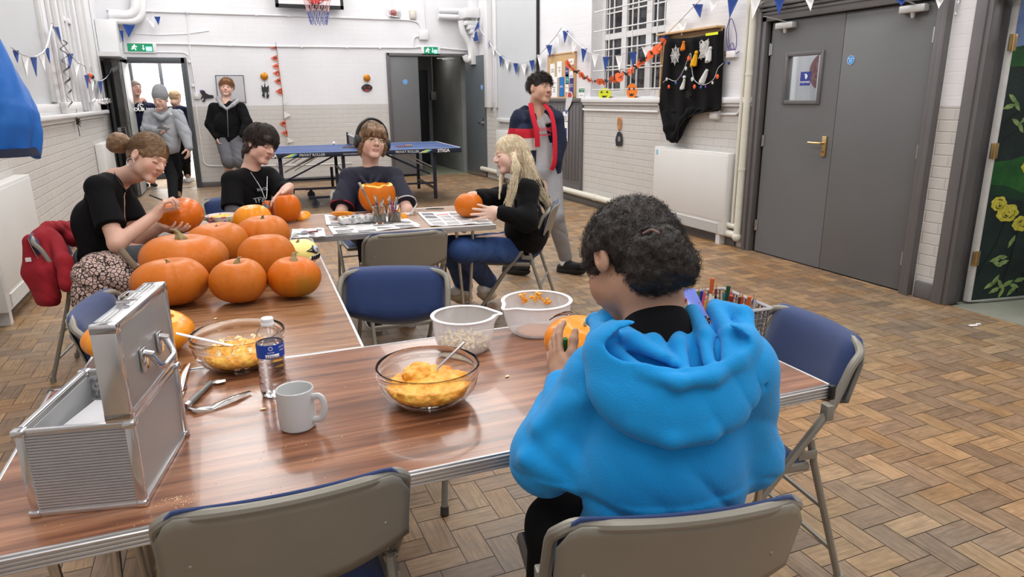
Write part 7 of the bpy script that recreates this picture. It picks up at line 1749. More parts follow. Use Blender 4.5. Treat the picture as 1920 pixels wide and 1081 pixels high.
def ex(S): S.ell(A(262, 235, 11.5), (.19, .15, .24), k=.05); S.chain([A(268, 188, 11.7), A(276, 200, 11.5), A(266, 206, 11.4)], [.05, .045, .03], k=.03)
longtop(F, shL, shR, pel, elL, elR, wrL, wrR, m_navyc, 1.12, wst=.13, name='hoodie', extra=ex, r=(.078, .070, .052), h=.009, chest=.11, neck=.07)
print_on(F, 'YOUR WAY', .075, 271, 205, 11.02, m_paper, -.03, .003, D(.2, 0, -.97), sx=1.0)
print_on(F, '(C', .075, 263, 197, 11.02, m_paper, -.4, .003, D(.2, 0, -.97))
legs(F, [pel-RIGHT*.08, pel+RIGHT*.08], [kn1, kn2], [an1+Vector((0, 0, .04)), an2+Vector((0, 0, .04))], m_dj, r=(.10, .075, .06), pel=pel, h=.009)
for a in (an1, an2): shoe(F, a, a+Vector((.05, -.17, -.045)), m_black, m_white)
shorthair(F, hairmat('grey_hair', srgb(112, 96, 84), srgb(150, 134, 120)), (.082, .100, .090), front=.088, fz=.012, low=-.03, h=.006, wob=.002)

# ---------------- boy seen from behind in the lobby
F = Fig('person', 'fair-haired boy in navy top seen from behind, leaving through the lobby', (-.46, 13.9, 0))
F.head(A(329, 183, 12.15), D(.35, 0, .93), D(0, 1, 0), 1.05, skin=(.62, .38, .28))
F.neck(A(332, 200, 12.2), .056)
shL, shR = A(318, 208, 12.2), A(356, 208, 12.2); elL, elR = A(318, 232, 12.2), A(362, 236, 12.2); wrL, wrR = A(324, 258, 12.2), A(362, 266, 12.2); pel = A(340, 262, 12.2)
F.limb([shL, elL, wrL], [.045, .04, .03]); F.limb([shR, elR, wrR], [.045, .04, .03]); F.limb([F.nb, pel], [.07, .09])
an1, an2 = atz(335, 333, .09), atz(352, 331, .09); kn1, kn2 = A(335, 295, 12.2), A(348, 300, 12.2); F.limb([pel, kn1, an1], [.085, .055, .04]); F.limb([pel, kn2, an2], [.085, .055, .04])
F.finish(.0075)
longtop(F, shL, shR, pel, elL, elR, wrL, wrR, m_navyc, 1.12, wst=.12, name='hoodie', r=(.074, .066, .045), h=.009, chest=.11, extra=lambda S: S.ell(A(338, 205, 12.1), (.12, .08, .07), k=.03))
legs(F, [pel-RIGHT*.07, pel+RIGHT*.07], [kn1, kn2], [an1+Vector((0, 0, .04)), an2+Vector((0, 0, .04))], m_trk, r=(.10, .08, .06), pel=pel, h=.009)
for a in (an1, an2): shoe(F, a, a+Vector((.08, .15, -.045)), m_white, m_white)
shorthair(F, hairmat('fair_hair', srgb(150, 124, 90), srgb(186, 160, 124)), (.086, .102, .096), front=.092, fz=.0, low=-.03, h=.006, wob=.004)
# ================================================================ CLOTHES AND BAGS ON CHAIRS
S = Sdf()   # red hoodie over the chair back
def B2(px, py, w): return atd(px, py, w)
S.chain([B2(62, 450, 3.52), B2(95, 428, 3.66), B2(140, 425, 3.86)], [.030, .036, .034], k=.03)
S.chain([B2(60, 455, 3.52), B2(64, 510, 3.50), B2(82, 560, 3.52)], [.035, .045, .035], k=.03); S.chain([B2(80, 450, 3.56), B2(88, 510, 3.50), B2(95, 556, 3.50)], [.035, .050, .045], k=.03)
S.chain([B2(100, 440, 3.60), B2(122, 490, 3.48), B2(128, 532, 3.46)], [.032, .036, .038], k=.02); S.chain([B2(115, 432, 3.76), B2(135, 448, 3.76)], [.04, .04], k=.03)
S.chain([B2(70, 445, 3.60), B2(75, 500, 3.62), B2(100, 560, 3.62)], [.03, .04, .035], k=.03)
S.disp(folds(.014, 30, (.9, .3, .3), 1), (-1.3, 3.2, .3), (-.4, 4.4, 1.2)); S.disp(folds(.009, 60, (.7, .3, .6), 3), (-1.3, 3.2, .3), (-.4, 4.4, 1.2))
P, Q = S.mesh(.006); o = np_mesh('red_hoodie', P, Q, mat('red_fleece', srgb(150, 26, 38), .92, var=.08, vs=12, bump=.2, bs=300), smooth_it=1); tag(o, 'red hoodie draped over the back of the left chair', 'hoodie')
MB().box((-.012, -.002, -.010), (.012, .002, .010)).build('hoodie_tag', m_paper, o, smooth=False, loc=B2(53, 486, 3.44))
S = Sdf()   # floral bundle
S.ell(B2(200, 510, 3.45), (.13, .12, .10), k=.04); S.ell(B2(175, 530, 3.40), (.09, .10, .12), k=.04); S.ell(B2(232, 520, 3.42), (.10, .10, .09), k=.04); S.chain([B2(172, 560, 3.40), B2(165, 600, 3.42), B2(150, 625, 3.44)], [.08, .06, .045], k=.04)
S.ell(B2(195, 488, 3.50), (.10, .08, .045), k=.03)
S.disp(folds(.018, 34, (.5, .5, .6), 1), (-1.3, 3.0, .1), (0, 4.4, 1.2)); P, Q = S.mesh(.006)
mf = mat('floral_cotton', srgb(206, 180, 168), .9); nt = mf.node_tree; N = nt.nodes; L = nt.links
tc = N.new('ShaderNodeTexCoord'); vo = N.new('ShaderNodeTexVoronoi'); vo.feature = 'DISTANCE_TO_EDGE'; vo.inputs['Scale'].default_value = 52; L.new(tc.outputs['Object'], vo.inputs['Vector'])
r = N.new('ShaderNodeValToRGB'); e = r.color_ramp.elements; e[0].position = .06; e[0].color = (*srgb(44, 28, 26), 1); e[1].position = .16; e[1].color = (*srgb(214, 190, 180), 1); q = e.new(.45); q.color = (*srgb(166, 120, 112), 1); L.new(vo.outputs['Distance'], r.inputs[0]); L.new(r.outputs[0], N['Principled BSDF'].inputs['Base Color'])
o = np_mesh('floral_skirt_bundle', P, Q, mf, smooth_it=1); tag(o, 'brown and cream floral fabric bundled beside the girl with the bun', 'fabric')
b = MB(); b.tube(spline([B2(228, 468, 3.40), B2(240, 484, 3.36), B2(256, 502, 3.36)], 5), [.016]*11, 10); b.build('fur_trim', mat('taupe_fur', srgb(140, 118, 98), .95, bump=1, bs=300), o)
# red bag on the chair
S = Sdf(); c = Vector((.86, 3.66, .51)); S.ell(c, (.17, .11, .058), k=.02); S.ell(c+Vector((.11, 0, .012)), (.08, .08, .055), k=.03); S.ell(c+Vector((-.12, .02, -.01)), (.07, .08, .05), k=.03)
S.disp(folds(.012, 45, (.9, .2, .3), 2), (.5, 3.4, .4), (1.2, 3.9, .7)); P, Q = S.mesh(.005)
o = np_mesh('red_bag', P, Q, mat('orange_red_nylon', srgb(176, 62, 34), .5, var=.2, vs=16), smooth_it=1); tag(o, 'orange-red bag on the seat of the grey-backed chair at newspaper table', 'bag')
MB().tube(spline([c+Vector((-.02, -.10, .045)), c+Vector((.02, -.105, .06)), c+Vector((.06, -.10, .05))], 5), .004, 8).build('zip_pull', m_steel, o)

# blue bag hanging top left
cb = A(-14, 160, 3.0)
def bag(u, v):
    a = 2*PI*u; r = .030+.17*min(1, v*1.5)**.8-.035*max(0, v-.8)/.2; sharp = lambda t: abs(((t/PI) % 1)*2-1)
    r *= 1-.13*sharp(a*3.5+2.5*v)-.07*sharp(a*5+6*v+1)-.05*sharp(9*v+2*a)
    z = .30-.60*v-.02*math.cos(a*2)
    return (r*math.cos(a)*.80, r*math.sin(a)*.7, z)
bt = empty('blue_bag', cb, .4, 'big blue fabric bag hanging at the top left edge', 'bag')
m_nyl = mat('blue_nylon', srgb(30, 104, 190), .38, var=.08, vs=6, bump=.15, bs=30)
MB().grid(bag, 72, 40, cu=True).build('bag_shell', m_nyl, bt, ang=14, solid=.004)
MB().lathe([(0, -.255), (.12, -.265), (.13, -.30)], 30).build('bag_inside', mat('bag_dark', (.01, .015, .04), .8), bt)
MB().tube([(-.06, 0, .29), (-.02, -.05, .31), (.06, -.03, .29)], .012, 8).tube([(0, 0, .3), (0, .02, .8)], .006, 6).build('strap', m_wood_w, bt)

# ================================================================ HEATERS
def heater(x, y0, y1, s, label, grille=True):
    t = empty('convector_heater', (x, (y0+y1)/2, 0), 0, label, 'heater'); h = (y1-y0)/2; d = .108
    a, b_ = (-d, -.004) if s < 0 else (.004, d)
    MB().box((a, -h, .10), (b_, h, .885), bev=.008).build('casing', mat('heater_white', srgb(216, 216, 214), .4, var=.02, vs=3), t)
    f = a if s < 0 else b_
    MB().box((min(f, f-s*-.0)-.004, -h+.012, .235), (f+.004, h-.012, .862), bev=.003).build('front_panel', MATS['heater_white'], t)
    MB().box((f-.003, -h+.09, .115), (f+.003, h-.09, .205)).build('grille_opening', mat('grille_grey', srgb(120, 120, 120), .5), t, smooth=False)
    b = MB()
    for k in range(8): b.box((f-.008, -h+.085, .117+.0118*k), (f+.008, h-.085, .1235+.0118*k))
    b.build('grille', MATS['heater_white'], t, smooth=False)
    b = MB()
    for y in (-h+.1, h-.1): b.box((a+.02, y-.03, 0), (b_-.02, y+.03, .101))
    b.build_each('foot', m_wood_w, t, smooth=False); return t
h1 = heater(XR, 5.37, 6.60, -1, 'white convector heater on right wall under the black cloth')
MB().box((-.1135, .54, .80), (-.112, .57, .85)).build('sticker', mat('sticker_pale_blue', srgb(120, 190, 220), .5), h1, smooth=False)
heater(XL, 5.25, 6.45, 1, 'large white convector heater at left edge beside the red hoodie')
heater(XL, 10.6, 11.5, 1, 'white convector heater on left wall, half hidden behind girl with bun')
heater(XR, 10.3, 11.4, -1, 'white convector heater on right wall beyond walking boy')
p = atX(1250, 279, XR-.05)
o = MB().box((-.045, -.10, .0), (.045, .10, .003)).box((-.03, -.14, .003), (.04, .05, .006)).build('paper', m_paper, loc=(XR-.06, 6.30, .887)); tag(o, 'loose white papers on top of right-wall convector heater', 'paper')

# ================================================================ RIGHT WALL DECORATION
def wall_pt(px, py, off=.0, X=None): return atX(px, py, (X or XR)-off)
m_cloth = mat('black_felt', srgb(16, 16, 18), .95, var=.1, vs=8, bump=.2, bs=200, spec=.2)
bd = empty('pin_board', (XR, 6.18, 1.27), 0, 'cork pin board mostly covered by the black cloth', 'board')
MB().box((-.02, -.50, .03), (-.001, .50, .76)).build('board', mat('cork_backing', srgb(190, 158, 120), .8), bd, smooth=False)
MB().box((-.10, -.50, .765), (0, .50, .785), bev=.003).box((-.03, -.50, .02), (0, -.48, .77)).box((-.03, .48, .02), (0, .50, .77)).build('board_frame', mat('frame_wood', srgb(196, 160, 116), .5), bd)
top_l, top_r = wall_pt(1252, 72, .045), wall_pt(1357, 56, .045)
def cl(u, v):
    left = [(1248, 72), (1242, 130), (1238, 175), (1236, 200), (1240, 222), (1246, 245), (1250, 262), (1268, 267)]
    right = [(1357, 56), (1356, 110), (1354, 160), (1352, 203), (1340, 206), (1310, 204), (1285, 225), (1272, 264)]
    f = v*(len(left)-1); i = min(int(f), len(left)-2); g = f-i
    lx = left[i][0]*(1-g)+left[i+1][0]*g; ly = left[i][1]*(1-g)+left[i+1][1]*g; rx = right[i][0]*(1-g)+right[i+1][0]*g; ry = right[i][1]*(1-g)+right[i+1][1]*g
    sag = math.sin(PI*u)*(5 if v < .1 else 2)
    off = .082+.012*math.sin(16*u+5*v)+.010*math.sin(31*u-7*v)+(.07*max(0, v-.45)*math.sin(PI*u))
    return tuple(wall_pt(lx*(1-u)+rx*u, ly*(1-u)+ry*u+sag, off))
b = MB(); b.grid(cl, 40, 40); hang = b.build('black_cloth', m_cloth, solid=.005, fix=True, ang=80); tag(hang, 'large black cloth hung with wool decorations, its corner drooping over heater', 'cloth')
S = Sdf()
S.chain([wall_pt(1250, 215, .07), wall_pt(1256, 240, .09), wall_pt(1262, 258, .09)], [.06, .065, .05], k=.03); S.chain([wall_pt(1300, 205, .06), wall_pt(1282, 225, .08), wall_pt(1268, 256, .09)], [.035, .045, .05], k=.03); S.chain([wall_pt(1262, 208, .06), wall_pt(1300, 206, .06), wall_pt(1345, 203, .05)], [.03, .03, .02], k=.03)
S.disp(folds(.012, 40, (.0, .7, .7), 1), (4.2, 5.2, .8), (4.6, 7, 1.5)); P, Q = S.mesh(.008, hi=(4.56, 7.2, 1.6)); np_mesh('cloth_fold', P, Q, m_cloth, hang, smooth_it=1)
def wl(px, py, off=.108): return Vector(wall_pt(px, py, off))
m_wool_w = mat('white_wool', srgb(222, 222, 220), .95, bump=.8, bs=200); m_wool_o = mat('orange_wool', srgb(232, 130, 30), .95, bump=.8, bs=200); m_wool_y = mat('yellow_wool', srgb(236, 176, 30), .95, bump=.8, bs=200)
def tassel(top, bot, r, m, label, head=True, seed=1, hair=40):
    t = empty('wool_tassel', top, 0, label, 'tassel'); v = Vector(bot)-Vector(top); b = MB()
    b.tube([Vector((0, 0, 0)), v*.3, v*.95], [r*.35, r*.55, r*.9], 10)
    rr = random.Random(seed)
    for k in range(hair):
        a = rr.uniform(0, 6.3); q = r*rr.uniform(.7, 1.1); e_ = Vector((0, q*math.cos(a), q*math.sin(a)*.3)); b.tube([v*.25+e_*.5+Vector((-.01*math.sin(a), 0, 0)), v*.7+e_*.9+Vector((-.012*abs(math.sin(a)), 0, 0)), v*rr.uniform(.92, 1.08)+e_+Vector((-.008, 0, 0))], .0028, 5)
    b.build('skirt', m, t)
    if head: MB().sphere((0, 0, 0), (r*.5, r*.5, r*.5), 12, 8).build('head', m, t)
    return t
tassel(wl(1282, 79), wl(1280, 93), .030, m_wool_o, 'orange wool ghost near top of the black cloth', seed=1)
tassel(wl(1306, 98), wl(1300, 123), .040, m_wool_y, 'yellow wool tassel at middle of the black cloth', seed=2)
tassel(wl(1332, 90), wl(1328, 114), .036, m_wool_w, 'white wool tassel at upper right of the black cloth', seed=3)
tassel(wl(1326, 130), wl(1316, 155), .040, m_wool_w, 'shaggy white wool tassel at right below others on the black cloth', False, 4)
g_ = tassel(wl(1283, 150), wl(1279, 166), .028, m_wool_w, 'white wool figure with round body hanging left of centre on black cloth', seed=5)
MB().sphere((0, 0, .03), .018, 10, 8).build('body_ball', m_wool_w, g_)
def yarn(name, pts, r, m, label, cat, grp=None):
    o = MB().tube(pts, r, 5).build(name, m); return tag(o, label, cat, grp)
def web(cx, cy, r, m, label, tangled=False, seed=1):
    rr = random.Random(seed); c = wl(cx, cy); b = MB(); Y, Z = Vector((0, -1, 0)), Vector((0, 0, 1))
    if tangled:
        for k in range(36):
            pts = [c+Y*r*rr.uniform(-1, 1)*.8+Z*r*rr.uniform(-1, 1)+Vector((rr.uniform(-.015, .003), 0, 0)) for _ in range(5)]; b.tube(spline(pts, 4), .0030, 5)
    else:
        for k in range(8):
            a = 2*PI*k/8; b.tube([c, c+(Y*math.cos(a)+Z*math.sin(a)*1.15)*r*1.15], .003, 5)
        for q in (.3, .5, .72, .95): b.tube([c+(Y*math.cos(2*PI*k/8)+Z*math.sin(2*PI*k/8)*1.15)*r*q*(1+.05*rr.uniform(-1, 1)) for k in range(8)], .0028, 5, closed=True)
    o = b.build('spider_web', m); return tag(o, label, 'decoration')
web(1266, 103, .075, m_wool_w, 'white string spider web at upper left of the black cloth'); web(1321, 92, .085, m_wool_w, 'tangled white wool web at upper right of the black cloth', True, 3)
sp_ = MB(); c = wl(1293, 177)
for k in range(8): a = 2*PI*k/8; sp_.tube([c, c+Vector((-.03, -.03*math.cos(a), .03*math.sin(a))), c+Vector((-.015, -.055*math.cos(a), .05*math.sin(a)-.01))], .004, 5)
sp_.sphere(tuple(c), .018, 10, 8); tag(sp_.build('pipe_cleaner_spider', mat('black_chenille', (.02, .02, .02), .95)), 'black pipe cleaner spider low on the black cloth', 'decoration')
gar = empty('charm_garland', wl(1290, 150), 0, 'thin white string garland of little charms across the black cloth', 'garland')
gp = [(1243, 154), (1252, 147), (1262, 151), (1270, 149), (1282, 130), (1294, 99), (1296, 115), (1300, 145), (1310, 156), (1322, 158), (1338, 148), (1346, 128), (1356, 118)]
P0 = gar.location; gw = [wl(x, y, .120)-P0 for x, y in gp]
MB().tube(spline(gw, 4), .0028, 5).build('string', m_wool_w, gar)
m_or = mat('orange_felt', srgb(226, 92, 44), .85); m_bl_ = mat('blue_charm', srgb(60, 100, 180), .6); m_pu = mat('purple_charm', srgb(110, 60, 150), .6)
for k, (x, y, m_, r_) in enumerate(((1254, 162, m_or, .020), (1250, 148, m_screen, .018), (1267, 155, m_bl_, .016), (1277, 141, m_pu, .014), (1286, 128, m_screen, .020), (1291, 109, m_or, .024), (1302, 162, m_or, .022), (1298, 148, m_screen, .022), (1314, 163, m_bl_, .015), (1323, 162, m_pu, .012), (1336, 155, m_screen, .014), (1345, 143, m_or, .022))):
    MB().sphere((0, 0, 0), (.006, r_, r_), 12, 8).build('charm', m_, gar, loc=wl(x, y, .126)-P0)
# purple wire and boxes
b = MB(); b.tube(spline([wall_pt(x, y, .03) for x, y in ((1369, 30), (1362, 60), (1364, 85), (1372, 98), (1380, 88), (1380, 60), (1371, 34), (1366, 55), (1368, 84), (1378, 99), (1386, 96))], 5), .004, 6); b.tube(spline([wall_pt(x, y, .035) for x, y in ((1356, 98), (1368, 94), (1376, 96), (1374, 80), (1366, 90), (1378, 92))], 5), .004, 6)
o = b.build('purple_cord', mat('purple_cord_mat', srgb(96, 78, 140), .6)); tag(o, 'purple cord looped on the wall right of black cloth', 'cord')
o = MB().box((-.05, -.06, -.03), (0, .06, .03), bev=.004).build('junction_box', m_white, loc=wall_pt(1377, 101)); tag(o, 'small white junction box under the purple cord', 'box')
for k, (x, y, m_, l) in enumerate(((1361, 102, m_or, 'small orange wool scrap on wall under purple cord'), (1357, 118, m_bl_, 'left blue scrap stuck on wall right of black cloth'), (1367, 118, m_bl_, 'right blue scrap stuck on wall right of black cloth'))):
    o = MB().box((-.006, -.012, -.014), (0, .012, .014), bev=.002).build('paper_scrap', m_, loc=wall_pt(x, y), rot=(.6*k, 0, 0)); tag(o, l, 'scrap')
# notice board
nb_ = empty('notice_board', (XR, 9.10, 1.405), 0, 'cork notice board with leaflets beyond the window', 'notice board')
MB().box((-.018, -.42, 0), (0, .42, .59)).build('cork', mat('cork', srgb(196, 164, 124), .9, var=.1, vs=60), nb_, smooth=False)
fb = MB(); [fb.box(*q, bev=.002) for q in (((-.025, -.43, -.01), (0, .43, .01)), ((-.025, -.43, .58), (0, .43, .60)), ((-.025, -.43, 0), (0, -.41, .59)), ((-.025, .41, 0), (0, .43, .59)))]; fb.build('board_frame', MATS['frame_wood'], nb_)
def leaflet(px, py, w, h, m, label, words=None, wm=None, tsize=.02, off=.022, X=None, name='leaflet', rot=0):
    p = wall_pt(px, py, off); o = MB().box((-.001, -w/2, -h/2), (0, w/2, h/2)).build(name, m, loc=p, rot=(rot, 0, 0), smooth=False); tag(o, label, 'leaflet')
    if words: text('leaflet_lettering', words, tsize, o, (-.0016, 0, 0), (PI/2, 0, -PI/2), wm or m_ink)
    return o
m_lb = mat('leaflet_blue', srgb(30, 110, 180), .6); m_lt = mat('leaflet_teal', srgb(40, 140, 160), .6); m_lp = mat('leaflet_purple', srgb(62, 56, 130), .6)
leaflet(1036, 132, .15, .19, m_paper, 'white notice at upper left of cork notice board', 'Youth Club\nTimetable\nMon Tue Wed')
leaflet(1049, 130, .15, .22, m_paper, 'white notice with tick list beside the timetable', 'What\'s On\n- Art\n- Games\n- Food')
leaflet(1039, 163, .20, .28, m_paper, 'large white handwritten sheet at lower left of notice board', 'Our rules\n\nRespect\nListen\nShare', tsize=.03)
leaflet(1053, 162, .15, .26, m_lb, 'bright blue leaflet at bottom middle of notice board', 'INFO', m_paper, .04)
leaflet(1063, 133, .09, .14, m_lp, 'dark purple leaflet above the teal one on notice board', 'HELP', m_paper, .03); leaflet(1063.5, 148, .09, .13, m_lt, 'teal leaflet in the middle column of notice board', 'Talk', m_paper, .03); leaflet(1063, 164, .09, .12, m_paper, 'small white card at bottom of middle column on notice board', 'Call us')
leaflet(1071, 142, .11, .13, m_paper, 'small white card above the purple leaflet on notice board', 'Support'); leaflet(1071.5, 160, .11, .20, m_lp, 'purple leaflet at bottom right of notice board', 'SUPPORT\nFOR YOU', m_paper, .024); leaflet(1071, 115, .16, .08, m_paper, 'white card at top right corner of notice board', 'Staff', None, .03)
text('board_lettering', 'YOUTH', .10, nb_, (-.0195, .12, .50), (PI/2, 0, -PI/2), mat('gold_letter', srgb(222, 190, 120), .5), sx=1.6)
gs = leaflet(1090.5, 174, .17, .14, m_paper, 'green and white safety notice on wall right of notice board', None, off=.004); MB().box((-.002, -.075, .01), (-.001, .075, .06)).build('green_band', mat('safety_green', srgb(40, 130, 90), .5), gs, smooth=False); text('leaflet_lettering', 'Fire assembly\npoint', .022, gs, (-.0025, -.01, .035), (PI/2, 0, -PI/2), m_paper); text('leaflet_lettering', 'In case of fire', .016, gs, (-.0025, 0, -.03), (PI/2, 0, -PI/2), MATS['safety_green'])
cn = leaflet(1060, 236.5, .15, .40, m_paper, 'tall white sign with purple square on grey boarding', 'BOARD\nGAMES\nCUPBOARD', tsize=.030, off=.05, name='cupboard_sign')
for ch in cn.children: ch.location.z = .10
MB().box((-.002, -.05, -.14), (-.001, .05, -.02)).build('purple_square', m_lp, cn, smooth=False); text('leaflet_lettering', 'K16', .03, cn, (-.0025, 0, -.08), (PI/2, 0, -PI/2), m_paper)
t = empty('paper_rocket', wall_pt(1066.5, 190, .05), 0, 'white paper rocket with red nose hanging under notice board', 'decoration')
S_ = lambda x, y: Vector(wall_pt(x, y, .05))-t.location
def flatpoly(pts, m, parent, name, th=.002):
    b = MB(); n = len(pts); vs = [Vector(p) for p in pts]; nn = Vector((-th, 0, 0)); b.add(vs+[v+nn for v in vs], [tuple(range(n)), tuple(range(2*n-1, n-1, -1))]+[(i, (i+1) % n, n+(i+1) % n, n+i) for i in range(n)]); return b.build(name, m, parent, smooth=False, fix=True)
flatpoly([S_(1064, 174), S_(1067, 170), S_(1073, 172), S_(1074, 182), S_(1070, 196), S_(1063, 208), S_(1060, 206), S_(1061, 190)], mat('foil_white', srgb(206, 204, 206), .4, var=.15, vs=50), t, 'rocket_body')
flatpoly([S_(1065, 181)+Vector((-.004, 0, 0)), S_(1066, 174)+Vector((-.004, 0, 0)), S_(1069, 172)+Vector((-.004, 0, 0)), S_(1072, 175)+Vector((-.004, 0, 0)), S_(1072, 181)+Vector((-.004, 0, 0))], mat('nose_red', srgb(196, 50, 70), .6), t, 'rocket_nose')
flatpoly([S_(1060, 205)+Vector((-.004, 0, 0)), S_(1063, 206)+Vector((-.004, 0, 0)), S_(1064, 212)+Vector((-.004, 0, 0)), S_(1061, 212)+Vector((-.004, 0, 0))], m_bl_, t, 'rocket_tail')
# hanging halloween pieces on the brick
def ypoly(px_pts, X_off, m, parent, name, org):
    return flatpoly([Vector(wall_pt(x, y, X_off))-org for x, y in px_pts], m, parent, name)
t = empty('door_hanger', wall_pt(1161, 230, .01), 0, 'orange oval and black coffin decoration hung on right brick wall', 'decoration'); og = t.location.copy()
m_gold = mat('copper_foil', srgb(214, 128, 44), .35, .3, var=.2, vs=30)
b = MB(); c = Vector(wall_pt(1161, 231, .015))-og
b.tube([c+Vector((0, .035*math.cos(a), .065*math.sin(a))) for a in [2*PI*k/24 for k in range(24)]], .014, 8, closed=True, flat=(.3, 1)); b.build('oval_ring', m_gold, t)
ypoly([(1155, 256), (1158, 247), (1162, 246), (1166, 250), (1167, 262), (1166, 273), (1155, 273), (1154, 262)], .015, m_dark, t, 'coffin', og); ypoly([(1159, 255), (1163, 255), (1164, 262), (1161, 266), (1158, 262)], .018, mat('coffin_print', srgb(120, 120, 122), .6), t, 'coffin_print', og); MB().tube([c+Vector((0, 0, -.065)), c+Vector((0, 0, -.11))], .002, 5).build('thread', m_dark, t)

# ================================================================ BUNTING
m_bb = mat('bunting_blue', srgb(32, 66, 140), .8, var=.05, vs=20); m_bw = mat('bunting_white', srgb(226, 226, 228), .8); m_tape = mat('tape_white', srgb(228, 228, 230), .7)
def bunting(label, pts, flags, place_, tube=.005):
    """pts: px points of the string; flags: (px, py, width px, length px, dx, colour)"""
    W0 = [place_(x, y) for x, y in pts]; t = empty('bunting', W0[0], 0, label, 'bunting'); O = t.location.copy()
    MB().tube([w-O for w in spline(W0, 5)], tube, 5, flat=(.4, 1.4)).build('string', m_tape, t)
    for (x, y, w, l, dx, c) in flags:
        a = place_(x-w/2, y-.0); b_ = place_(x+w/2, y+.0); d = place_(x+dx, y+l)
        nrm = (b_-a).cross(d-a).normalized()*.0015; b = MB(); vs = [a-O, b_-O, d-O]
        mid = ((a+b_)/2+d)/2-O+nrm*8; vs2 = [a-O, b_-O, d-O, mid]
        b.add([v+nrm for v in vs2]+[v-nrm for v in vs2], [(0, 1, 3), (1, 2, 3), (2, 0, 3), (5, 4, 7), (6, 5, 7), (4, 6, 7)]); b.build('pennant', m_bb if c == 'b' else m_bw, t, smooth=False)
    return t
def z4(x, y): return (860+x/3.0, y/3.0)
pr = lambda x, y: Vector(wall_pt(x, y, .07))
S1 = [z4(*q) for q in ((90, 95), (130, 175), (165, 225), (210, 285), (260, 330), (320, 352), (380, 350), (430, 328), (480, 280), (530, 222), (582, 152))]
F1 = [z4(x, y)+(w/3, l/3, dx/3, c) for x, y, w, l, dx, c in ((165, 228, 20, 62, 2, 'b'), (195, 268, 18, 50, 5, 'w'), (238, 312, 20, 66, -3, 'b'), (274, 336, 28, 62, 0, 'w'), (320, 354, 26, 64, 2, 'b'), (367, 354, 32, 70, 4, 'w'), (412, 338, 30, 66, 2, 'b'), (458, 306, 34, 78, 0, 'w'), (508, 252, 34, 72, 6, 'b'), (556, 190, 30, 60, 6, 'w'))]
bunting('blue and white bunting from far corner to the peak beside notice board', S1, F1, pr)
S2 = [z4(*q) for q in ((582, 152), (640, 212), (700, 268), (760, 300), (820, 314), (900, 308), (980, 286), (1060, 256), (1130, 218), (1180, 180), (1250, 110), (1320, 38), (1370, -10))]
F2 = [z4(x, y)+(w/3, l/3, dx/3, c) for x, y, w, l, dx, c in ((602, 172, 32, 72, -6, 'b'), (655, 232, 36, 70, -14, 'w'), (706, 272, 34, 80, -8, 'b'), (768, 304, 38, 78, -2, 'w'), (830, 318, 38, 84, -6, 'b'), (904, 312, 42, 90, 0, 'w'), (982, 292, 42, 84, -2, 'b'), (1062, 262, 66, 110, 10, 'w'), (1150, 196, 56, 70, 22, 'b'), (1262, 104, 66, 96, -8, 'w'), (1344, 22, 60, 78, 14, 'b'))]
bunting('blue and white bunting sagging across the barred window', S2, F2, pr)
pr2 = lambda x, y: Vector(wall_pt(x, y, .12))
bunting('blue and white bunting strung above the grey double doors', [(1316, -6), (1345, -4), (1375, -6), (1420, -14), (1460, -8), (1520, -8), (1600, -14), (1700, -8), (1770, -6)], [(1340, -3, 22, 26, -6, 'w'), (1375, -5, 22, 38, -7, 'b'), (1418, -6, 22, 42, -7, 'w'), (1462, -6, 22, 34, -2, 'b'), (1518, -6, 20, 26, 2, 'w'), (1690, -4, 26, 14, 0, 'b'), (1763, -6, 20, 22, -3, 'w')], pr2)
b3_ = bunting('pair of blue pennants hanging from the corbel in far corner', [(895, 28), (892, 55), (888, 66)], [], lambda x, y: Vector(atX(x, y, XR-.10)))
for q in ([(897, 38), (899, 50), (888, 60)], [(893, 56), (898, 76), (884, 76)]): flatpoly([Vector(atX(x, y, XR-.10))-b3_.location for x, y in q], m_bb, b3_, 'pennant')
pl_ = lambda x, y: Vector(atX(x, y, XL+.10))
def z1(x, y): return (x/3.0, y/3.0)
bunting('blue and white bunting on left wall from blue bag up to its peak', [z1(*q) for q in ((60, 262), (110, 300), (170, 316), (220, 305), (262, 260), (292, 135))], [z1(x, y)+(w/3, l/3, dx/3, c) for x, y, w, l, dx, c in ((88, 282, 34, 72, 12, 'b'), (140, 312, 40, 118, 12, 'w'), (188, 320, 36, 112, 18, 'b'), (232, 304, 36, 100, 22, 'w'), (264, 268, 22, 90, 18, 'b'))], pl_)
bunting('blue and white bunting on left wall sagging towards the doorway', [z1(*q) for q in ((290, 125), (330, 215), (380, 285), (430, 345), (480, 375), (500, 430), (560, 455), (610, 420), (640, 350), (668, 250), (684, 130))], [z1(x, y)+(w/3, l/3, dx/3, c) for x, y, w, l, dx, c in ((312, 150, 34, 84, 34, 'b'), (395, 300, 34, 90, -2, 'b'), (430, 345, 40, 90, 0, 'w'), (488, 420, 28, 80, 6, 'b'), (520, 445, 26, 70, 0, 'w'), (563, 455, 26, 76, 6, 'b'), (614, 410, 16, 26, 0, 'b'), (636, 380, 16, 66, 14, 'w'))], pl_)
pb_ = lambda x, y: Vector(atY(x, y, YB-.15))
bunting('short run of blue and white bunting beside the left fire exit sign', [z1(*q) for q in ((684, 128), (730, 138), (770, 140), (820, 125), (870, 62))], [z1(x, y)+(w/3, l/3, dx/3, c) for x, y, w, l, dx, c in ((682, 170, 22, 78, 12, 'b'), (672, 240, 30, 84, 22, 'w'), (726, 136, 74, 74, -2, 'b'), (846, 96, 50, 62, 20, 'w'), (884, 92, 36, 48, 8, 'b'))], pb_)
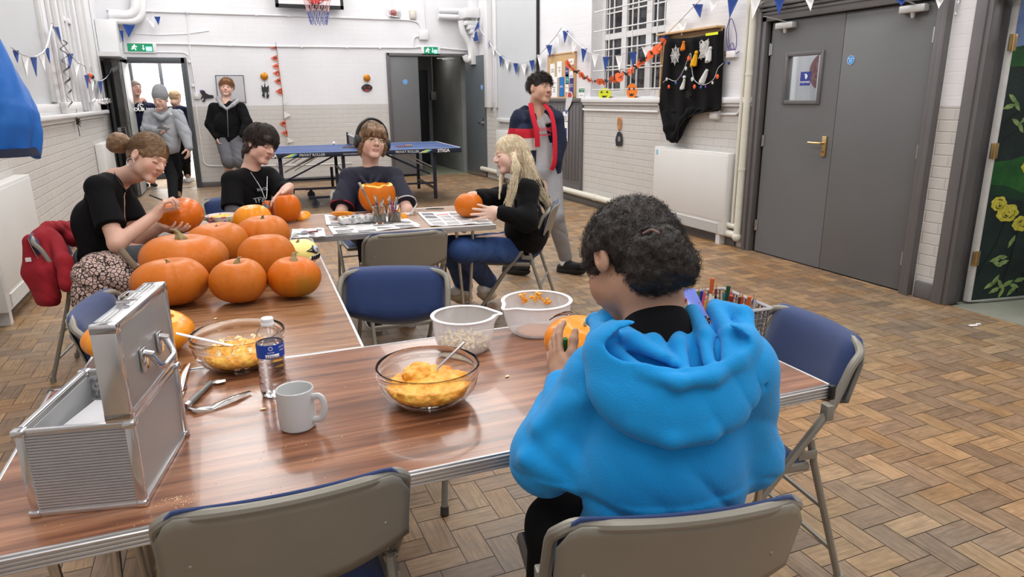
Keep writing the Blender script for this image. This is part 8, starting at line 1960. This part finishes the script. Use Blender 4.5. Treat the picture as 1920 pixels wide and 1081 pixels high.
# paper streamer of bats and pumpkins
rr = random.Random(8)
gs_ = [z4(*q) for q in ((610, 355), (640, 385), (690, 420), (740, 450), (800, 458), (860, 448), (920, 425), (980, 390), (1030, 345), (1080, 305), (1130, 262), (1165, 215))]
pt_ = [Vector(wall_pt(x, y, .10)) for x, y in gs_]; sp2 = spline(pt_, 6); t = empty('paper_chain', sp2[0], 0, 'orange and black paper chain of bats and pumpkins sagging across window', 'garland'); O = t.location.copy()
MB().tube([p-O for p in sp2], .004, 5).build('string', m_dark, t)
m_of = mat('orange_tissue', srgb(236, 106, 58), .8, var=.08, vs=30)
for k in range(34):
    p = sp2[int(k/34*(len(sp2)-1))]-O; bl_k = k % 3 == 2; s = rr.uniform(.05, .085); a0 = rr.uniform(-.5, .5); y_, x_ = Vector((rr.uniform(-.5, .5), -1, rr.uniform(-.4, .2))).normalized(), Vector((rr.uniform(-.5, .2), rr.uniform(-.2, .2), 1)).normalized()
    if bl_k: shp = [(-1.2, .2), (-.8, .5), (-.3, .2), (-.15, .4), (.15, .4), (.3, .2), (.8, .5), (1.2, .2), (.8, -.2), (.5, 0), (.2, -.4), (0, -.5), (-.2, -.4), (-.5, 0), (-.8, -.2)]
    else: shp = [(math.cos(q)*(1+.08*math.cos(6*q)), math.sin(q)*.85) for q in [2*PI*i/14 for i in range(14)]]
    n = len(shp); v = [p+(y_*(X*math.cos(a0)-Z*math.sin(a0))+x_*(X*math.sin(a0)+Z*math.cos(a0)))*s*.75 for X, Z in shp]
    nn = y_.cross(x_).normalized()*.002; b = MB(); b.add(v+[q+nn for q in v], [tuple(range(n)), tuple(range(2*n-1, n-1, -1))]+[(i, (i+1) % n, n+(i+1) % n, n+i) for i in range(n)]); b.build('paper_bat' if bl_k else 'paper_pumpkin', m_dark if bl_k else m_of, t, smooth=False, fix=True)
def face_cut(name, cx, cy, wpx, hpx, m, label, rx=0):
    X = XR-.02; c = Vector(wall_pt(cx, cy, .03)); t = empty('paper_pumpkin_cutout', c, 0, label, 'decoration'); e = Vector(wall_pt(cx+wpx/2, cy, .03))-c; r_ = e.length; hz = (Vector(wall_pt(cx, cy-hpx/2, .03))-c).length
    f = lambda px, pz: Vector((0, -px*r_, pz*hz))
    flatpoly([f(math.cos(a)*(1+.04*math.cos(5*a)), math.sin(a)*.95) for a in [2*PI*k/28 for k in range(28)]], m, t, 'face', .004)
    dd = Vector((-.006, 0, 0))
    for s in (-1, 1): flatpoly([f(s*.45-.2, .15)+dd, f(s*.45+.2, .15)+dd, f(s*.45, .5)+dd], m_dark, t, 'eye')
    flatpoly([f(-.5, -.25)+dd, f(-.25, -.42)+dd, f(0, -.3)+dd, f(.25, -.42)+dd, f(.5, -.25)+dd, f(.25, -.62)+dd, f(-.25, -.62)+dd], m_dark, t, 'mouth'); return t
face_cut('paper_face', 1134, 175, 24, 22, mat('neon_yellow', srgb(218, 228, 40), .7), 'neon yellow paper face on window ledge'); face_cut('paper_face', 1185, 170, 20, 30, mat('neon_orange', srgb(240, 130, 40), .7), 'orange paper pumpkin face leaning in the barred window')
yp = MB().box((-.004, -.09, -.012), (.0, .09, .012)).build('yellow_strip', MATS['neon_yellow'], loc=wall_pt(1335, 63, .105)); tag(yp, 'yellow paper strip showing above the black cloth', 'paper')

# ================================================================ BACK WALL DECORATION
def exit_sign(px, py, w, h, label, lamp=0):
    p = atY(px, py, YB-.03); t = empty('fire_exit_sign', p, 0, label, 'sign')
    m_g = mat('exit_green', srgb(20, 130, 90), .4, emit=srgb(20, 140, 100), es=.35); m_we = mat('exit_white', srgb(230, 245, 238), .4, emit=(.8, 1, .9), es=.5)
    MB().box((-w/2-.05, -.0, -h/2-.02), (w/2+.05, .03, h/2+.02), bev=.004).build('sign_case', m_white, t)
    MB().box((-w/2, -.004, -h/2), (w/2, .0, h/2)).build('sign_panel', m_g, t, smooth=False)
    b = MB(); s = h/.13
    b.lathe([(0, 0), (.014*s, 0), (.014*s, .002), (0, .002)], 14, M=Matrix.Translation((-w*.22, -.0045, .035*s)) @ Matrix.Rotation(PI/2, 4, 'X'))
    def bar(x0, z0, x1, z1, r=.008): b.tube([(-w*.22+x0*s, -.006, z0*s), (-w*.22+x1*s, -.006, z1*s)], r*s, 6)
    bar(-.005, .02, -.015, -.01, .011); bar(-.015, -.01, .012, -.02); bar(.012, -.02, .012, -.048); bar(-.015, -.01, -.035, -.03); bar(-.035, -.03, -.055, -.025); bar(-.002, .018, .025, .008); bar(.025, .008, .038, .018); bar(-.004, .018, -.032, .015); bar(-.032, .015, -.038, -.005)
    b.build('running_figure', m_we, t)
    b = MB(); x = w*.12; b.box((x-.006, -.007, -.02*s), (x+.006, -.004, .042*s)); b.prism([(x-.022*s, -.012*s), (x+.022*s, -.012*s), (x, -.045*s)], -.007, -.004); b.build('arrow', m_we, t, smooth=False)
    MB().box((w*.22, -.005, -h*.4), (w*.45, -.001, h*.1)).build('lamp_glow', mat('exit_lamp', (.3, 1, .7), .4, emit=(.1, 1, .55), es=5), t, smooth=False)
exit_sign(263, 88.5, .36, .12, 'green fire exit sign above the left doorway'); exit_sign(808, 94, .26, .12, 'green fire exit sign above the far right doors')
# basketball hoop
c = atY(587, 0, YB-.02); t = empty('basketball_hoop', (c.x, YB, c.z), 0, 'basketball hoop with red ring and blue-white net on back wall', 'basketball hoop')
bl_, br_ = atY(518, 12, YB-.16), atY(643, 12, YB-.16); z0 = bl_.z-c.z+.0; x0, x1 = bl_.x-c.x, br_.x-c.x
MB().box((x0, -.16, z0), (x1, -.13, z0+.85)).build('backboard', m_white, t, smooth=False)
b = MB(); b.box((x0-.01, -.165, z0-.01), (x1+.01, -.125, z0+.05)); b.box((x0-.01, -.165, z0), (x0+.04, -.125, z0+.86)); b.box((x1-.04, -.165, z0), (x1+.01, -.125, z0+.86)); b.box((x0, -.165, z0+.82), (x1, -.125, z0+.87)); b.build('backboard_edge', m_black, t, smooth=False)
b = MB(); b.box((x0+.2, -.13, z0+.2), (x0+.26, 0, z0+.3)); b.box((x1-.26, -.13, z0+.2), (x1-.2, 0, z0+.3)); b.build('wall_bracket', m_steel, t, smooth=False)
m_hr = mat('hoop_red', srgb(190, 50, 48), .5); R0 = .225; zc = z0+.11; yc = -.16-.10-R0
b = MB(); b.tube([(R0*math.cos(a), yc+R0*math.sin(a), zc) for a in [2*PI*k/36 for k in range(36)]], .010, 8, closed=True); b.box((-.07, -.28, zc-.05), (.07, -.16, zc+.05), bev=.006); b.tube([(-.06, -.17, zc-.05), (-.15, yc+.15, zc)], .008, 6); b.tube([(.06, -.17, zc-.05), (.15, yc+.15, zc)], .008, 6); b.build('ring', m_hr, t)
b = MB(); b2 = MB(); n = 12
for k in range(n):
    for sgn in (-1, 1):
        pts = []
        for i in range(9):
            f = i/8; a = 2*PI*(k+sgn*f*1.6)/n; r = R0*(1-.42*f**.8); pts.append((r*math.cos(a), yc+r*math.sin(a), zc-.40*f))
        b.tube(pts[:5], .0035, 4); b2.tube(pts[4:], .0040, 4)
b.build('net', mat('net_pink', srgb(214, 170, 170), .8), t); b2.build('net_lower', mat('net_blue', srgb(70, 84, 150), .8), t)
# bell and box
c = atY(738, 23, YB-.08); t = empty('alarm_bell', (c.x, YB, c.z), 0, 'red alarm bell in a wire cage high on back wall', 'bell')
MB().lathe([(0, 0), (.055, 0), (.05, .03), (.02, .045), (0, .048)], 24, M=Matrix.Translation((0, -.05, 0)) @ Matrix.Rotation(PI/2, 4, 'X')).build('gong', mat('bell_red', srgb(170, 66, 66), .4), t)
MB().box((-.06, -.05, -.06), (.06, 0, .05), bev=.005).box((.02, -.04, -.07), (.13, 0, .03)).build('bell_base', mat('pale_grey', srgb(200, 198, 196), .5), t)
b = MB()
for k in range(7): b.tube(fillet([(-.09+.035*k, 0, .05), (-.09+.035*k, -.11, .04), (-.09+.035*k, -.11, -.06), (-.09+.035*k, 0, -.08)], .03), .003, 5)
b.tube([(-.09, -.11, .0), (.12, -.11, .0)], .003, 5); b.tube([(-.13, -.02, .05), (-.10, -.10, -.05), (.1, -.10, -.08)], .005, 5); b.build('wire_cage', m_steel, t)
MB().tube([(0, -.01, .05), (0, -.01, 1.0)], .006, 6).build('cable', m_white, t)
c = atY(774, 27, YB-.02); t = empty('wall_sounder', (c.x, YB, c.z), 0, 'small square beige box on back wall right of the bell', 'box'); MB().box((-.06, -.04, -.075), (.06, 0, .075), bev=.006).build('box_body', mat('beige_box', srgb(196, 190, 178), .5), t); MB().box((-.042, -.046, -.05), (.042, -.039, .055), bev=.003).build('box_face', mat('beige_face', srgb(210, 206, 196), .5), t)
def yp_(x, y, off=.02): return Vector(atY(x, y, YB-off))
def flatY(px, m, parent, name, off=.02, th=.002):
    O = parent.location if parent else Vector((0, 0, 0)); pts = [yp_(x, y, off)-O for x, y in px]; b = MB(); n = len(pts); nn = Vector((0, -th, 0))
    b.add(pts+[v+nn for v in pts], [tuple(range(n)), tuple(range(2*n-1, n-1, -1))]+[(i, (i+1) % n, n+(i+1) % n, n+i) for i in range(n)]); return b.build(name, m, parent, smooth=False, fix=True)
# trick or treat bunting hanging vertically
t = empty('trick_or_treat_bunting', yp_(518, 80), 0, 'orange lettered trick or treat bunting hanging down back wall', 'bunting')
MB().tube([yp_(x, y, .03)-t.location for x, y in ((517, 78), (520, 105), (524, 140), (528, 165), (531, 200), (533, 225), (537, 250), (541, 270))], .003, 5).build('string', m_dark, t)
m_to = mat('bunting_orange', srgb(224, 106, 72), .8); m_tw = mat('bunting_offwhite', srgb(220, 216, 208), .8)
tri = [(519, 86, 92, 504, 'T'), (520.5, 102, 115, 507, 'R'), (523, 117, 130, 509.5, 'I'), (525, 130, 143, 511, 'C'), (527, 144, 159, 513.5, 'K'), (530, 163, 178, 516, 'O'), (536.5, 224, 238, 523, 'R'), (539.5, 242, 255, 526.5, 'T')]
for x, y0, y1, xt, ch in tri:
    flatY([(x-1.2, y0), (x+.2, y1), (xt, (y0+y1)/2)], m_to, t, 'pennant', .03)
    p = yp_(x-5.0, (y0+y1)/2, .034)-t.location; text('pennant_lettering', ch, .085, t, p, (PI/2, PI/2, 0), m_ink, bold=.002)
for q in (((531, 193), (533, 196), (543, 187)), ((532, 208), (533, 222), (546, 215)), ((538, 256), (538.5, 268), (552, 264))): flatY(q, m_tw, t, 'pennant', .03)
t = empty('castle_hanger', yp_(496, 155), 0, 'gold balloon and black castle cut-out left of the lettered bunting', 'decoration')
MB().sphere((0, 0, 0), (.062, .015, .062), 20, 12).build('balloon', mat('gold_foil', srgb(200, 130, 40), .25, .6, var=.25, vs=25), t, loc=yp_(495.5, 142.5, .03)-t.location)
flatY([(490, 160), (491, 158), (493, 163), (495, 162), (496.5, 153), (498, 162), (500, 163), (503, 159), (504, 161), (504, 171), (502, 174), (505, 178), (504, 182), (501, 184), (499, 182), (500.5, 174), (498, 171), (496, 173), (497, 182), (494, 182), (491, 178), (493, 174), (491, 170)], m_dark, t, 'castle'); MB().tube([yp_(496, 148)-t.location, yp_(496.5, 155)-t.location], .002, 4).build('thread', m_dark, t)
t = empty('pumpkin_hanger', yp_(688, 155), 0, 'gold balloon and black pumpkin face left of the far double doors', 'decoration')
MB().sphere((0, 0, 0), (.062, .015, .062), 20, 12).build('balloon', MATS['gold_foil'], t, loc=yp_(688, 145.5, .03)-t.location)
flatY([(688+10*math.cos(a)*(1+.05*math.cos(4*a)), 164+7*math.sin(a)) for a in [2*PI*k/24 for k in range(24)]], m_dark, t, 'black_pumpkin')
for q in (((682, 161), (685, 163), (682.5, 164)), ((694, 161), (691, 163), (693.5, 164)), ((682, 166), (685, 168), (688, 167), (691, 168), (694, 166), (691, 170), (685, 170))): flatY(q, m_hr, t, 'face_cutout', .024)
MB().tube([yp_(688, 151)-t.location, yp_(688, 158)-t.location], .002, 4).build('thread', m_dark, t)
t = empty('cat_cutout', yp_(387, 178), 0, 'black paper cat arching beside the ginger boy', 'decoration')
flatY([(375, 167), (376, 169), (380, 168), (384, 170), (386, 174), (392, 177), (400, 178), (401, 183), (392, 184), (386, 184), (384, 190), (381, 191), (378, 189), (382, 187), (382, 183), (379, 183), (377, 187), (376, 184), (379, 179), (377, 175), (375, 172)], m_dark, t, 'cat'); flatY([(376, 168), (380, 168), (380, 171), (376, 171)], m_pu, t, 'cat_face', .024)
t = empty('wall_mirror', yp_(430, 166), 0, 'small square wall mirror behind the ginger boy\'s head', 'mirror'); flatY([(405, 142), (455, 142), (460, 190), (410, 190)], mat('mirror_glass', (.75, .76, .77), .08, 1.0), t, 'glass', .012); 
b = MB(); Pm = [yp_(x, y, .02)-t.location for x, y in ((404, 141), (456, 141), (461, 191), (409, 191))]; b.tube(Pm, .010, 4, closed=True); b.build('mirror_frame', m_frame, t)
c = yp_(369, 180, .0); t = empty('light_switch', c, 0, 'grey switch box at the end of conduit right of the doorway', 'switch'); MB().box((-.045, -.04, -.045), (.045, 0, .045), bev=.005).build('switch_box', MATS['pale_grey'], t); MB().box((-.012, -.048, -.02), (.012, -.039, .02), bev=.002).build('rocker', m_white, t)
b = MB(); o = b.box((-.045, -.035, -.04), (.045, 0, .04), bev=.004).build('socket', MATS['metal_clad'], loc=yp_(524, 307, .0)); tag(o, 'socket box low on back wall behind the table tennis table', 'socket')
# curly ribbon on left wall, sill clutter
pts = []
for k in range(60):
    f = k/59; y = 75+f*125; x = 118+8*f+7*math.sin(f*36)*(1-.4*f)+(6*f); pts.append(atX(x, y, XL+.12+.02*math.cos(f*36)))
o = MB().tube(pts, .006, 5, flat=(.3, 1.6)).build('curly_ribbon', mat('silver_black_ribbon', srgb(52, 52, 56), .35, .3)); tag(o, 'curly dark ribbon hanging down left wall between bunting flags', 'ribbon')
b = MB(); c = Vector(atX(145, 228, XL+.04)); rr = random.Random(3)
for k in range(12): b.tube([c, c+Vector((rr.uniform(-.02, .05), rr.uniform(-.06, .06), rr.uniform(-.06, .05)))], [.010, .004], 5)
b.tube([c, c+Vector((.01, 0, .14))], .005, 5); b.tube([c, c-Vector((0, 0, .16))], .004, 5); o = b.build('ribbon_bow', m_dark); tag(o, 'dark glittery ribbon bow below the left window sill', 'ribbon')
b = MB(); 
for k in range(7): c = atX(172+5*k, 190+1.5*math.sin(k), XL+.04); b.tube(spline([c, c+Vector((.02, .15, .03)), c+Vector((.0, .3, .01)), c+Vector((.03, .5, -.02))], 4), .014, 6)
o = b.build('white_fabric_scrap', m_paper); tag(o, 'crumpled white fabric on the left window sill near doorway', 'fabric')
c = Vector(atX(171, 143, XL+.08)); t = empty('ghost_ornament', c, 0, 'little orange and black figure hanging on left wall bunting', 'decoration')
MB().sphere((0, -.10, .01), .028, 10, 8).sphere((0, -.12, -.05), (.02, .03, .04), 10, 8).build('orange_figure', m_or, t); MB().sphere((0, .05, 0), .03, 10, 8).sphere((0, .07, -.06), (.03, .05, .04), 10, 8).build('black_figure', m_dark, t)
MB().tube(arc((0, .05, .05), .07, 0, 180, 10, 1, 2), .005, 5).build('loop', m_steel, t)
# tissue on the floor, hook on wall
p = atz(1826, 610, .003); o = MB().box((-.03, -.010, 0), (.02, .012, .006), bev=.002).box((.015, -.004, .003), (.045, .006, .016), bev=.003).build('tissue', m_paper, loc=p, rot=(0, 0, -.3)); tag(o, 'crumpled white tissue lying on the parquet near the mural door', 'tissue')
p = wall_pt(1799, 14, 0); o = MB().tube(fillet([(0, 0, .05), (-.02, 0, .03), (-.02, .01, -.02), (-.02, 0, -.05), (-.035, -.005, -.04)], .008), .005, 6).build('wall_hook', m_steel, loc=p); tag(o, 'metal hook on white wall strip between right-hand doors', 'hook')
